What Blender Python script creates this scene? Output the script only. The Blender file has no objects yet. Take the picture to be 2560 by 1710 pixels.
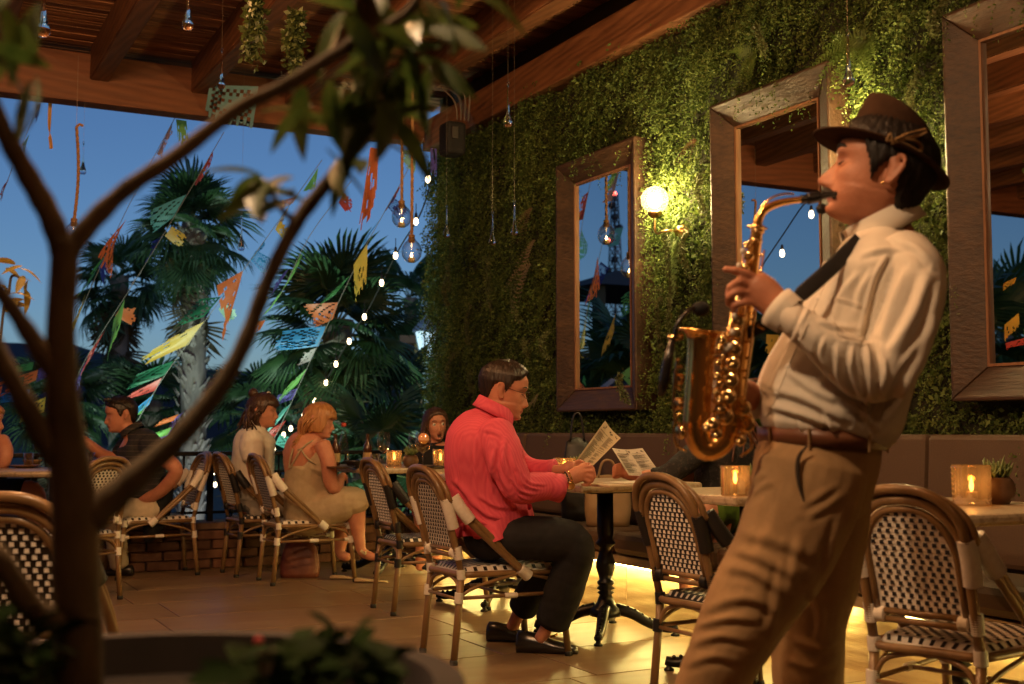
import bpy, bmesh, math, random
import numpy as np
from mathutils import Vector, Matrix, noise
R = math.radians
SC = bpy.context.scene
COL = SC.collection
rnd = random.Random(7)
# ------------------------------------------------------------------ camera
CAMZ = 1.02; YAW = R(27.6); PITCH = R(4.19); FPX = 3000.0
cam = bpy.data.cameras.new('camera'); camo = bpy.data.objects.new('camera', cam); COL.objects.link(camo)
camo.location = (0, 0, CAMZ); camo.rotation_euler = (R(90) + PITCH, 0, -YAW)
cam.sensor_width = 36; cam.lens = 36 * FPX / 2560; cam.clip_end = 3000; cam.clip_start = 0.05
cam.dof.use_dof = True; cam.dof.focus_distance = 5.6; cam.dof.aperture_fstop = 3.4
SC.camera = camo
# ------------------------------------------------------------------ sky and exposure
w = bpy.data.worlds.new('World'); SC.world = w; w.use_nodes = True
nt = w.node_tree; nt.nodes.clear()
sky = nt.nodes.new('ShaderNodeTexSky'); sky.sky_type = 'NISHITA'; sky.sun_disc = False
sky.sun_elevation = R(12); sky.sun_rotation = R(207); sky.altitude = 0; sky.dust_density = 0.6; sky.ozone_density = 3.0
hs = nt.nodes.new('ShaderNodeMix'); hs.data_type = 'RGBA'; hs.blend_type = 'MULTIPLY'; hs.inputs[0].default_value = 1; hs.inputs[7].default_value = (.80,1.0,1.36,1)
bg = nt.nodes.new('ShaderNodeBackground'); bg.inputs['Strength'].default_value = 0.055
ow = nt.nodes.new('ShaderNodeOutputWorld')
nt.links.new(sky.outputs[0], hs.inputs[6]); nt.links.new(hs.outputs[2], bg.inputs[0]); nt.links.new(bg.outputs[0], ow.inputs[0])
SC.view_settings.view_transform = 'Standard'; SC.view_settings.look = 'None'
SC.view_settings.exposure = 0; SC.view_settings.gamma = 1
SC.cycles.use_denoising = True; SC.cycles.max_bounces = 8; SC.cycles.transparent_max_bounces = 16
SC.cycles.sample_clamp_indirect = 4.0; SC.cycles.caustics_reflective = False; SC.cycles.caustics_refractive = False
SC.cycles.use_light_tree = True
# ------------------------------------------------------------------ picture rays to places
FWD = Vector((math.sin(YAW) * math.cos(PITCH), math.cos(YAW) * math.cos(PITCH), math.sin(PITCH)))
RGT = Vector((math.cos(YAW), -math.sin(YAW), 0)); UPV = RGT.cross(FWD)
CAM = Vector((0, 0, CAMZ))
def ray(px, py): return FWD + RGT * ((px - 1280) / FPX) + UPV * ((855 - py) / FPX)
def P(px, py, d): return CAM + ray(px, py) * d
def onx(px, py, X): r = ray(px, py); return CAM + r * (X / r.x)
def ony(px, py, Y): r = ray(px, py); return CAM + r * (Y / r.y)
def onz(px, py, Z): r = ray(px, py); return CAM + r * ((Z - CAMZ) / r.z)
# ------------------------------------------------------------------ mesh helpers
def frames(pts):
    pts = [Vector(p) for p in pts]; n = len(pts); T = []
    for i in range(n):
        a = pts[max(i - 1, 0)]; b = pts[min(i + 1, n - 1)]; t = b - a
        T.append(t.normalized() if t.length > 1e-9 else Vector((0, 0, 1)))
    u = T[0].orthogonal().normalized(); out = []
    for i in range(n):
        u = (u - T[i] * u.dot(T[i]))
        u = u.normalized() if u.length > 1e-6 else T[i].orthogonal().normalized()
        out.append((pts[i], T[i], u, T[i].cross(u)))
    return out
def smooth_path(pts, k=6):
    """Catmull-Rom through tuples of any length"""
    A = np.array(pts, float); n = len(A); out = []
    if n < 3: 
        return [tuple(A[0] + (A[-1] - A[0]) * i / k) for i in range(k + 1)]
    for i in range(n - 1):
        p0 = A[max(i - 1, 0)]; p1 = A[i]; p2 = A[i + 1]; p3 = A[min(i + 2, n - 1)]
        for j in range(k):
            t = j / k
            out.append(tuple(0.5 * ((2 * p1) + (p2 - p0) * t + (2 * p0 - 5 * p1 + 4 * p2 - p3) * t * t + (3 * p1 - p0 - 3 * p2 + p3) * t ** 3)))
    out.append(tuple(A[-1])); return out
class MB:
    def __init__(s): s.v = []; s.f = []; s.m = []
    def add(s, v, f, m=0):
        o = len(s.v); s.v += [tuple(p) for p in v]; s.f += [tuple(i + o for i in q) for q in f]; s.m += [m] * len(f); return s
    def box(s, x0, x1, y0, y1, z0, z1, m=0):
        return s.add([(x0,y0,z0),(x1,y0,z0),(x1,y1,z0),(x0,y1,z0),(x0,y0,z1),(x1,y0,z1),(x1,y1,z1),(x0,y1,z1)],
                     [(0,3,2,1),(4,5,6,7),(0,1,5,4),(1,2,6,5),(2,3,7,6),(3,0,4,7)], m)
    def tube(s, pts, r, n=8, caps=True, m=0, flat=1.0, up=None):
        fr = frames(pts); k = len(fr)
        if not hasattr(r, '__len__'): r = [r] * k
        V = []
        for (c, t, u, w2), rr in zip(fr, r):
            if up is not None:
                w2 = (Vector(up) - t * t.dot(Vector(up))).normalized(); u = w2.cross(t)
            for j in range(n):
                a = 2 * math.pi * j / n; V.append(c + u * (rr * math.cos(a)) + w2 * (rr * flat * math.sin(a)))
        F = [(i*n + j, i*n + (j+1) % n, (i+1)*n + (j+1) % n, (i+1)*n + j) for i in range(k-1) for j in range(n)]
        if caps: F += [tuple(range(n))[::-1], tuple((k-1)*n + j for j in range(n))]
        return s.add(V, F, m)
    def lathe(s, prof, n=16, c=(0,0,0), axis=None, m=0, closed=False):
        c = Vector(c); M = Matrix.Identity(3)
        if axis is not None: M = Vector((0,0,1)).rotation_difference(Vector(axis)).to_matrix()
        V = []; k = len(prof)
        for r_, z in prof:
            for j in range(n):
                a = 2 * math.pi * j / n; V.append(c + M @ Vector((r_*math.cos(a), r_*math.sin(a), z)))
        F = [(i*n + j, i*n + (j+1) % n, (i+1)*n + (j+1) % n, (i+1)*n + j) for i in range(k-1) for j in range(n)]
        if not closed:
            if prof[0][0] > 1e-5: F.append(tuple(range(n))[::-1])
            if prof[-1][0] > 1e-5: F.append(tuple((k-1)*n + j for j in range(n)))
        return s.add(V, F, m)
    def ball(s, c, r, n=10, sc=(1,1,1), m=0):
        k = max(5, n // 2 + 1); c = Vector(c); V = []
        for i in range(k + 1):
            t = math.pi * i / k
            for j in range(n):
                a = 2 * math.pi * j / n
                V.append(c + Vector((r*sc[0]*math.sin(t)*math.cos(a), r*sc[1]*math.sin(t)*math.sin(a), -r*sc[2]*math.cos(t))))
        F = [(i*n + j, i*n + (j+1) % n, (i+1)*n + (j+1) % n, (i+1)*n + j) for i in range(k) for j in range(n)]
        return s.add(V, F, m)
    def quad(s, a, b, c, d, m=0): return s.add([a, b, c, d], [(0,1,2,3)], m)
    def mesh(s, name, off=None, smooth=False, mats=()):
        me = bpy.data.meshes.new(name); V = s.v
        if off is not None: V = [(p[0]-off[0], p[1]-off[1], p[2]-off[2]) for p in V]
        me.from_pydata([tuple(p) for p in V], [], s.f)
        for k in mats: me.materials.append(k)
        if len(mats) > 1: me.polygons.foreach_set('material_index', s.m)
        if smooth: me.shade_smooth()
        me.update(); return me
    def build(s, name, mat, parent=None, smooth=False, local=False, weld=False, bevel=0, angle=None):
        """link as one mesh object; world coords are made relative to the parent's place unless local"""
        off = None
        if parent is not None and not local: off = WLOC(parent)
        me = s.mesh(name, off, smooth, mat if isinstance(mat, (list, tuple)) else [mat])
        if weld:
            bm = bmesh.new(); bm.from_mesh(me); bmesh.ops.remove_doubles(bm, verts=bm.verts, dist=1e-5); bmesh.ops.recalc_face_normals(bm, faces=bm.faces); bm.to_mesh(me); bm.free()
        o = bpy.data.objects.new(name, me); COL.objects.link(o)
        if parent is not None: o.parent = parent
        if bevel:
            b = o.modifiers.new('bevel', 'BEVEL'); b.width = bevel; b.segments = 2; b.limit_method = 'ANGLE'
        if angle is not None:
            me.shade_smooth(); me.set_sharp_from_angle(angle=R(angle))
        return o
def WLOC(o):
    v = Vector((0,0,0))
    while o is not None: v += o.location; o = o.parent
    return v
def thing(name, label, cat, loc=(0,0,0), rz=0, group=None):
    o = bpy.data.objects.new(name, None); COL.objects.link(o); o.empty_display_size = .05
    o.location = loc; o.rotation_euler = (0,0,rz); o['label'] = label; o['category'] = cat
    if group: o['group'] = group
    return o
def tag(o, label, cat, group=None):
    o['label'] = label; o['category'] = cat
    if group: o['group'] = group
    return o
def structure(o): o['kind'] = 'structure'; return o
def inst(name, me, parent=None, loc=(0,0,0), rot=(0,0,0), sc=(1,1,1)):
    o = bpy.data.objects.new(name, me); COL.objects.link(o); o.location = loc; o.rotation_euler = rot; o.scale = sc
    if parent is not None: o.parent = parent
    return o
def copy_tree(o, parent=None):
    c = o.copy(); COL.objects.link(c); c.parent = parent
    for ch in o.children: copy_tree(ch, c)
    return c
def pinmesh(name, V, F, mat=None, smooth=False):
    """numpy quads/tris to a mesh quickly; F is (n,k)"""
    me = bpy.data.meshes.new(name); V = np.asarray(V, np.float32); F = np.asarray(F, np.int32); n, k = F.shape
    me.vertices.add(len(V)); me.vertices.foreach_set('co', V.ravel())
    me.loops.add(n*k); me.loops.foreach_set('vertex_index', F.ravel())
    me.polygons.add(n); me.polygons.foreach_set('loop_start', np.arange(0, n*k, k, dtype=np.int32))
    if mat: me.materials.append(mat)
    me.update(calc_edges=True); me.validate()
    if smooth: me.shade_smooth()
    return me
# ------------------------------------------------------------------ materials
def newmat(name):
    m = bpy.data.materials.new(name); m.use_nodes = True; t = m.node_tree
    return m, t, t.nodes['Principled BSDF']
def N(t, kind, **kw):
    n = t.nodes.new(kind)
    for k, v in kw.items():
        if k in n.inputs: n.inputs[k].default_value = v
        else: setattr(n, k, v)
    return n
def col4(c): return (c[0], c[1], c[2], 1)
def mat(name, c, rough=.6, metal=0, c2=None, scale=8, stretch=(1,1,1), bump=0, bscale=None, spec=.5, detail=4, rand=0, contrast=(.35,.65), sss=0, transl=0, sheen=0, coat=0, coord='Object'):
    m, t, b = newmat(name); L = t.links
    b.inputs['Roughness'].default_value = rough; b.inputs['Metallic'].default_value = metal
    b.inputs['Specular IOR Level'].default_value = spec; b.inputs['Base Color'].default_value = col4(c)
    if sheen: b.inputs['Sheen Weight'].default_value = sheen
    if coat: b.inputs['Coat Weight'].default_value = coat; b.inputs['Coat Roughness'].default_value = .15
    if sss:
        b.inputs['Subsurface Weight'].default_value = sss; b.inputs['Subsurface Radius'].default_value = (.012,.005,.003); b.inputs['Subsurface Scale'].default_value = 1
    out = None
    if c2 is not None or bump or rand:
        tc = N(t, 'ShaderNodeTexCoord'); mp = N(t, 'ShaderNodeMapping'); mp.inputs['Scale'].default_value = stretch
        L.new(tc.outputs[coord], mp.inputs['Vector'])
        if rand:
            oi = N(t, 'ShaderNodeObjectInfo'); vm = N(t, 'ShaderNodeVectorMath', operation='SCALE'); vm.inputs[0].default_value = (17.3, 5.1, 9.7)
            L.new(oi.outputs['Random'], vm.inputs['Scale']); L.new(vm.outputs[0], mp.inputs['Location'])
        ns = N(t, 'ShaderNodeTexNoise', Scale=scale, Detail=detail, Roughness=.6); L.new(mp.outputs[0], ns.inputs['Vector'])
        if c2 is not None:
            cr = N(t, 'ShaderNodeValToRGB'); e = cr.color_ramp.elements
            e[0].position = contrast[0]; e[1].position = contrast[1]; e[0].color = col4(c); e[1].color = col4(c2)
            L.new(ns.outputs['Fac'], cr.inputs[0]); out = cr.outputs[0]
        if rand:
            hv = N(t, 'ShaderNodeHueSaturation'); mr = N(t, 'ShaderNodeMapRange'); mr.inputs['To Min'].default_value = 1 - rand; mr.inputs['To Max'].default_value = 1 + rand
            L.new(oi.outputs['Random'], mr.inputs['Value']); L.new(mr.outputs[0], hv.inputs['Value'])
            if out: L.new(out, hv.inputs['Color'])
            else: hv.inputs['Color'].default_value = col4(c)
            out = hv.outputs[0]
        if bump:
            n2 = ns
            if bscale:
                n2 = N(t, 'ShaderNodeTexNoise', Scale=bscale, Detail=detail); L.new(mp.outputs[0], n2.inputs['Vector'])
            bp = N(t, 'ShaderNodeBump', Strength=bump, Distance=.01); L.new(n2.outputs['Fac'], bp.inputs['Height']); L.new(bp.outputs[0], b.inputs['Normal'])
    if out: L.new(out, b.inputs['Base Color'])
    if transl:
        tr = N(t, 'ShaderNodeBsdfTranslucent'); tr.inputs[0].default_value = col4(c2 or c)
        if out: L.new(out, tr.inputs[0])
        mx = N(t, 'ShaderNodeMixShader'); mx.inputs[0].default_value = transl
        L.new(b.outputs[0], mx.inputs[1]); L.new(tr.outputs[0], mx.inputs[2]); L.new(mx.outputs[0], t.nodes['Material Output'].inputs[0])
    return m
def wood(name, c, c2, rough=.5, axis='X', scale=3, bump=.25, rand=.12, fine=40, spec=.4, coat=0, wave=.22):
    st = {'X': (.12,1,1), 'Y': (1,.12,1), 'Z': (1,1,.12)}[axis]
    m, t, b = newmat(name); L = t.links
    tc = N(t,'ShaderNodeTexCoord'); mp = N(t,'ShaderNodeMapping'); mp.inputs['Scale'].default_value = st
    oi = N(t,'ShaderNodeObjectInfo'); vm = N(t,'ShaderNodeVectorMath', operation='SCALE'); vm.inputs[0].default_value = (17.3, 5.1, 9.7)
    L.new(oi.outputs['Random'], vm.inputs['Scale']); L.new(vm.outputs[0], mp.inputs['Location']); L.new(tc.outputs['Object'], mp.inputs['Vector'])
    n1 = N(t,'ShaderNodeTexNoise', Scale=scale, Detail=3, Distortion=1.2); n2 = N(t,'ShaderNodeTexNoise', Scale=fine, Detail=5, Roughness=.65)
    wv = N(t,'ShaderNodeTexWave', Scale=scale*4, Distortion=5, Detail=2); wv.bands_direction = 'DIAGONAL'
    for q in (n1, n2, wv): L.new(mp.outputs[0], q.inputs['Vector'])
    a = N(t,'ShaderNodeMix', data_type='FLOAT'); a.inputs[0].default_value = wave; L.new(n2.outputs['Fac'], a.inputs[2]); L.new(wv.outputs['Fac'], a.inputs[3])
    a2 = N(t,'ShaderNodeMix', data_type='FLOAT'); a2.inputs[0].default_value = .4; L.new(a.outputs[0], a2.inputs[2]); L.new(n1.outputs['Fac'], a2.inputs[3])
    cr = N(t,'ShaderNodeValToRGB'); e = cr.color_ramp.elements; e[0].position = .3; e[1].position = .68; e[0].color = col4(c); e[1].color = col4(c2)
    L.new(a2.outputs[0], cr.inputs[0])
    hv = N(t,'ShaderNodeHueSaturation'); mr = N(t,'ShaderNodeMapRange'); mr.inputs['To Min'].default_value = 1-rand; mr.inputs['To Max'].default_value = 1+rand
    L.new(oi.outputs['Random'], mr.inputs['Value']); L.new(mr.outputs[0], hv.inputs['Value']); L.new(cr.outputs[0], hv.inputs['Color']); L.new(hv.outputs[0], b.inputs['Base Color'])
    rr = N(t,'ShaderNodeMapRange'); rr.inputs['To Min'].default_value = rough-.1; rr.inputs['To Max'].default_value = min(1, rough+.15); L.new(n2.outputs['Fac'], rr.inputs['Value']); L.new(rr.outputs[0], b.inputs['Roughness'])
    b.inputs['Specular IOR Level'].default_value = spec
    if coat: b.inputs['Coat Weight'].default_value = coat
    bp = N(t,'ShaderNodeBump', Strength=bump, Distance=.01); L.new(a2.outputs[0], bp.inputs['Height']); L.new(bp.outputs[0], b.inputs['Normal'])
    return m
def emis(name, c, s):
    m, t, b = newmat(name); b.inputs['Base Color'].default_value = col4(c); b.inputs['Emission Color'].default_value = col4(c); b.inputs['Emission Strength'].default_value = s
    return m
def thin_glass(name, tint=(1,1,1), refl=.12, rough=.02):
    m, t, b = newmat(name); L = t.links; t.nodes.remove(b)
    tr = N(t,'ShaderNodeBsdfTransparent'); tr.inputs[0].default_value = col4(tint)
    gl = N(t,'ShaderNodeBsdfGlossy'); gl.inputs['Roughness'].default_value = rough
    lw = N(t,'ShaderNodeLayerWeight'); lw.inputs['Blend'].default_value = .35
    mr = N(t,'ShaderNodeMapRange'); mr.inputs['To Min'].default_value = refl*.4; mr.inputs['To Max'].default_value = min(.95, refl*5)
    L.new(lw.outputs['Facing'], mr.inputs['Value'])
    mx = N(t,'ShaderNodeMixShader'); L.new(mr.outputs[0], mx.inputs[0]); L.new(tr.outputs[0], mx.inputs[1]); L.new(gl.outputs[0], mx.inputs[2])
    L.new(mx.outputs[0], t.nodes['Material Output'].inputs[0]); return m
def solid_glass(name, tint=(1,1,1), rough=.0):
    m, t, b = newmat(name); b.inputs['Base Color'].default_value = col4(tint); b.inputs['Transmission Weight'].default_value = 1; b.inputs['Roughness'].default_value = rough; b.inputs['IOR'].default_value = 1.45
    return m
def point(name, loc, power, c, radius=.03, parent=None):
    l = bpy.data.lights.new(name, 'POINT'); l.energy = power; l.color = c; l.shadow_soft_size = radius
    o = bpy.data.objects.new(name, l); COL.objects.link(o)
    if parent is not None: o.parent = parent; o.location = Vector(loc) - WLOC(parent)
    else: o.location = loc
    return o
def spot(name, loc, tgt, power, c, angle=60, radius=.04, blend=.6, parent=None):
    l = bpy.data.lights.new(name, 'SPOT'); l.energy = power; l.color = c; l.spot_size = R(angle); l.spot_blend = blend; l.shadow_soft_size = radius
    o = bpy.data.objects.new(name, l); COL.objects.link(o)
    o.rotation_euler = (Vector(tgt) - Vector(loc)).to_track_quat('-Z', 'Y').to_euler()
    if parent is not None: o.parent = parent; o.location = Vector(loc) - WLOC(parent)
    else: o.location = loc
    return o
WARM = (1, .57, .29)
M_BLACKIRON = mat('black_iron', (.012,.011,.010), .35, .6, bump=.15, bscale=60)
M_BRASS = mat('brass', (.65,.42,.16), .3, 1)
# ================================================================== the terrace
WX = 4.2        # plane of the planted wall
# floor of large wood-look tiles
M_TILE = wood('floor_tile', (.155,.097,.054), (.265,.178,.102), rough=.32, axis='X', scale=1.2, bump=.05, rand=.07, fine=9, spec=.5, wave=.12)
M_GROUT = mat('grout', (.035,.025,.018), .8)
fl = structure(MB().box(-9, 4.6, -3, 9.35, -.3, -.004).build('floor', M_GROUT))
tm = MB().box(-.5965,.5965,-.2965,.2965,-.02,0)
tme = tm.mesh('tile', None, False, [M_TILE])
bm = bmesh.new(); bm.from_mesh(tme); bmesh.ops.bevel(bm, geom=[e for e in bm.edges if all(v.co.z > -.01 for v in e.verts)], offset=.0025, segments=1, affect='EDGES'); bm.to_mesh(tme); bm.free()
for j in range(-4, 9):
    y = 4.95 + .3 + .6*j - .6
    if y > 9.1: continue
    off = 2.076 if j % 2 == 0 else 1.34+.6
    for i in range(-6, 3):
        x = off + 1.2*i + (.6 if False else 0)
        if x > 4.2: continue
        inst('tile', tme, fl, (x, y, .0), (0,0,0))
# low brick wall under the railing
M_BRICK = mat('brick', (.085,.032,.018), .85, c2=(.17,.078,.045), scale=9, bump=.6, bscale=35, rand=.25)
M_MORTAR = mat('mortar', (.07,.05,.038), .95, bump=.5, bscale=50)
lw_ = thing('low_wall', 'low brick wall under the black railing along the terrace edge', 'wall', (0, 9.05, 0))
MB().box(-9, 4.1, 9.0, 9.28, -.3, .27).build('core', M_MORTAR, lw_)
MB().box(-9, 4.1, 8.97, 9.31, .285, .335).build('cap', mat('wall_cap', (.13,.075,.045), .8, c2=(.2,.12,.075), scale=12, bump=.4), lw_, bevel=.006)
bme = MB().box(-.112,.112,-.03,.03,-.032,.032).mesh('brick', None, False, [M_BRICK])
bm = bmesh.new(); bm.from_mesh(bme); bmesh.ops.bevel(bm, geom=list(bm.edges), offset=.006, segments=1, affect='EDGES'); bm.to_mesh(bme); bm.free()
for k in range(4):
    for i in range(33):
        x = -3.6 + .236*i + (.118 if k % 2 else 0)
        inst('brick', bme, lw_, (x, 8.985-9.05 + rnd.uniform(-.006,.006), .036 + .07*k), (rnd.uniform(-.03,.03), rnd.uniform(-.02,.02), rnd.uniform(-.03,.03)), (rnd.uniform(.95,1.02),1,1))
# railing
rl = thing('railing', 'black wrought iron railing on the low brick wall', 'railing', (0, 9.14, .335))
MB().box(-9, 4.0, 9.095, 9.185, .825, .858).build('top_rail', M_BLACKIRON, rl, bevel=.006)
MB().tube([(-9,9.14,.70),(4,9.14,.70)], .009, 6).build('mid_rail', M_BLACKIRON, rl)
MB().tube([(-9,9.14,.40),(4,9.14,.40)], .011, 6).build('bottom_rail', M_BLACKIRON, rl)
pr = [(.008,0),(.008,.05),(.018,.055),(.02,.07),(.012,.085),(.009,.1),(.009,.31),(.02,.33),(.026,.345),(.018,.36),(.010,.372),(.009,.40),(.009,.49)]
ble = MB().lathe(pr, 8).mesh('baluster', None, True, [M_BLACKIRON])
pst = MB().box(-.02,.02,-.02,.02,0,.49).mesh('post', None, False, [M_BLACKIRON])
for i in range(44):
    x = -4.0 + .182*i
    inst('baluster', ble, rl, (x, 0, 0))
for x in (-3.3, -1.1, .87, 2.115, 3.4): inst('post', pst, rl, (x+.09, 0, 0))
# pergola roof
M_BEAM = wood('beam_wood', (.070,.026,.012), (.23,.095,.042), rough=.5, axis='Y', scale=3, bump=.7, rand=.12, fine=26, spec=.4)
M_HEAD = wood('header_wood', (.10,.034,.014), (.22,.08,.033), rough=.5, axis='X', scale=2.5, bump=.35, rand=0, fine=26, spec=.4)
M_SLAT = wood('slat_wood', (.17,.072,.034), (.38,.18,.085), rough=.55, axis='X', scale=5, bump=.2, rand=.35, fine=30)
pg = thing('pergola_roof', 'dark reddish timber pergola ceiling of heavy beams and thin slats', 'pergola', (0, 9.45, 3.48))
MB().box(-10, 4.05, 9.36, 9.54, 3.485, 3.86).build('header_beam', M_HEAD, pg, bevel=.008)
bmm = MB().box(-.07,.07,-6.2,6.2,-.13,.13)
bmsh = bmm.mesh('beam', None, False, [M_BEAM])
bm = bmesh.new(); bm.from_mesh(bmsh); bmesh.ops.subdivide_edges(bm, edges=[e for e in bm.edges if abs(e.verts[0].co.y-e.verts[1].co.y)>1], cuts=60)
bmesh.ops.bevel(bm, geom=[e for e in bm.edges if e.calc_face_angle(0) > 1], offset=.009, segments=2, affect='EDGES')
for v in bm.verts:
    q = noise.noise(Vector((v.co.x*6, v.co.y*1.1, v.co.z*6)))*.007; v.co.x += q; v.co.z += noise.noise(Vector((v.co.x*5+9, v.co.y*1.3, v.co.z*5)))*.006
bm.to_mesh(bmsh); bm.free()
for i in range(-11, 4):
    inst('beam', bmsh, pg, (1.365 + .757*i, 3.17-9.45, 3.79-3.48))
MB().box(4.08, 4.34, -3, 9.5, 3.44, 3.70).build('wall_beam', M_BEAM, pg, bevel=.01)
sl = MB().box(-7.2, 7.2, -.021, .021, -.011, .011).mesh('slat', None, False, [M_SLAT])
k = 0; y = -2.9
while y < 9.9:
    inst('slat', sl, pg, (-2.85 + rnd.uniform(-.05,.05), y - 9.45, 3.934 - 3.48 + rnd.uniform(-.003,.003)), (rnd.uniform(-.06,.06), 0, rnd.uniform(-.0006,.0006)))
    y += .0515; k += 1
M_DECK = mat('deck', (.035,.016,.009), .9)
MB().box(-10, 4.4, -3, 9.95, 3.965, 4.0).build('deck', M_DECK, pg)
# wall body behind the plants
M_WALL = mat('plaster', (.05,.045,.03), .9)
wl = thing('terrace_wall', 'dark wall behind the hanging green plants', 'wall', (4.4, 3, 0))
MB().box(4.26, 4.6, -3, 9.52, -.3, 3.96).build('wall_core', M_WALL, wl)
rw = thing('added_rear_wall', 'added dark plaster wall closing the terrace behind the camera', 'wall', (-2.5, -3.1, 0))  # unseen wall added to block sky light from behind the camera
MB().box(-9.2, 4.26, -3.25, -3.0, -.3, 3.96).build('wall_core', mat('plaster_brown', (.09,.05,.03), .9, c2=(.12,.07,.042), scale=3, bump=.2), rw)
sw = thing('added_side_wall', 'added dark plaster wall closing the far left side of the terrace', 'wall', (-9.1, 2.0, 0))  # also added out of view, keeps sky fill off the terrace from the left
MB().box(-9.25, -9.0, -3.0, 6.2, -.3, 3.96).build('wall_core', mat('plaster_brown_side', (.09,.05,.03), .9, c2=(.12,.07,.042), scale=3, bump=.2), sw)
# planted wall
rng = np.random.default_rng(3)
M_LEAF, t, b = newmat('wall_leaf'); L = t.links
gm = N(t,'ShaderNodeNewGeometry'); tc = N(t,'ShaderNodeTexCoord'); ns = N(t,'ShaderNodeTexNoise', Scale=2.2, Detail=3)
L.new(tc.outputs['Object'], ns.inputs['Vector'])
ad = N(t,'ShaderNodeMath', operation='MULTIPLY_ADD'); ad.inputs[1].default_value = .45; L.new(gm.outputs['Random Per Island'], ad.inputs[0])
ml = N(t,'ShaderNodeMath', operation='MULTIPLY'); ml.inputs[1].default_value = .6; L.new(ns.outputs['Fac'], ml.inputs[0]); L.new(ml.outputs[0], ad.inputs[2])
cr = N(t,'ShaderNodeValToRGB'); e = cr.color_ramp.elements; e[0].position = .1; e[0].color = (.018,.046,.008,1); e[1].position = .9; e[1].color = (.23,.29,.07,1)
q = cr.color_ramp.elements.new(.5); q.color = (.078,.128,.022,1)
L.new(ad.outputs[0], cr.inputs[0]); L.new(cr.outputs[0], b.inputs['Base Color']); b.inputs['Roughness'].default_value = .72
tr = N(t,'ShaderNodeBsdfTranslucent'); L.new(cr.outputs[0], tr.inputs[0]); mx = N(t,'ShaderNodeMixShader'); mx.inputs[0].default_value = .3
L.new(b.outputs[0], mx.inputs[1]); L.new(tr.outputs[0], mx.inputs[2]); L.new(mx.outputs[0], t.nodes['Material Output'].inputs[0])
def sprigs(roots, dirs, length, nleaf, leaf, rng, curl=.6):
    """hanging sprigs of small pointed leaves: returns V,F"""
    n = len(roots); s = (np.arange(nleaf)+.5)/nleaf
    d = dirs/np.linalg.norm(dirs, axis=1)[:,None]
    down = np.array([0,0,-1.0])
    dd = d[:,None,:]*(1-s[None,:,None]*curl) + down[None,None,:]*s[None,:,None]*curl
    pos = roots[:,None,:] + np.cumsum(dd, 1)*(length[:,None,None]/nleaf)
    pos = pos + rng.normal(0, .006, pos.shape)
    side = rng.normal(0,1,(n,nleaf,3)); ax = side + dd*.8; ax /= np.linalg.norm(ax,axis=2)[...,None]
    nr = rng.normal(0,1,(n,nleaf,3)) + np.array([-.9,0,.5]); wv_ = np.cross(ax, nr); wv_ /= np.linalg.norm(wv_,axis=2)[...,None]
    ln = leaf*rng.uniform(.6,1.5,(n,nleaf,1)); wd = ln*.28
    p0 = pos; p1 = pos + ax*ln*.5 + wv_*wd; p2 = pos + ax*ln; p3 = pos + ax*ln*.5 - wv_*wd
    V = np.stack([p0,p1,p2,p3],2).reshape(-1,3); F = np.arange(len(V)).reshape(-1,4); return V, F
gw = thing('living_wall', 'tall vertical garden of fine hanging greenery covering the right wall', 'plant wall', (WX, 5.5, .9))
nS = 17000
yy = rng.uniform(1.7, 9.46, nS); zz = rng.uniform(.93, 3.55, nS)
MIR = [(6.16,7.15),(4.427,5.396),(2.734,3.713)]
keep = np.ones(nS, bool)
for a, b_ in MIR: keep &= ~((yy > a+.01) & (yy < b_-.01) & (zz > 1.15) & (zz < 2.90))
yy = yy[keep]; zz = zz[keep]; nS = len(yy)
bumpy = np.array([noise.noise(Vector((0, a*2.3, c*2.3))) + .5*noise.noise(Vector((3, a*7, c*4))) for a, c in zip(yy, zz)])
roots = np.stack([WX + .045 - .085*bumpy - rng.uniform(0,.03,nS), yy, zz], 1)
nearm = np.zeros(nS)
for a, b_ in MIR: nearm = np.maximum(nearm, ((yy < a) & (yy > a-.16) & (zz > 1.1) & (zz < 2.9)))
dirs = np.stack([-rng.uniform(.2,1.1,nS), rng.normal(.25,.45,nS)*(1-nearm) - .5*nearm, -rng.uniform(.1,1,nS)], 1)
V1, F1 = sprigs(roots, dirs, rng.uniform(.06,.17,nS), 21, .0175, rng)
sel = rng.choice(nS, 1200, replace=False)   # coarser leaves and long drooping shoots of other species
Va, Fa = sprigs(roots[sel] - np.array([.03,0,0]), dirs[sel]*np.array([1.3,1.4,.4]), rng.uniform(.10,.20,1200), 10, .027, rng, .5)
sel = rng.choice(nS, 3300, replace=False)
Vb, Fb = sprigs(roots[sel] - np.array([.05,0,0]), dirs[sel]*np.array([.8,.5,1.6]), rng.uniform(.18,.38,3300), 34, .0135, rng, .9)
F1 = np.concatenate([F1, Fa+len(V1), Fb+len(V1)+len(Va)]); V1 = np.concatenate([V1, Va, Vb])
# extra greens round the free end by the railing
nE = 1300
roots = np.stack([rng.uniform(WX-.06, WX+.34, nE), 9.44+rng.uniform(0,.1,nE), rng.uniform(.5,3.4,nE)], 1)
dirs = np.stack([-rng.uniform(-.2,.6,nE), rng.uniform(.1,1,nE), -rng.uniform(0,1,nE)], 1)
V2, F2 = sprigs(roots, dirs, rng.uniform(.06,.18,nE), 15, .022, rng)
me = pinmesh('foliage', np.concatenate([V1, V2]) - np.array(gw.location)[None], np.concatenate([F1, F2+len(V1)]), M_LEAF)
o = inst('foliage', me, gw); o['kind'] = 'stuff'
MB().box(4.235, 4.262, 1.2, 9.5, .5, 3.6).build('felt_backing', mat('felt', (.02,.022,.01), .95), gw)
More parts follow.
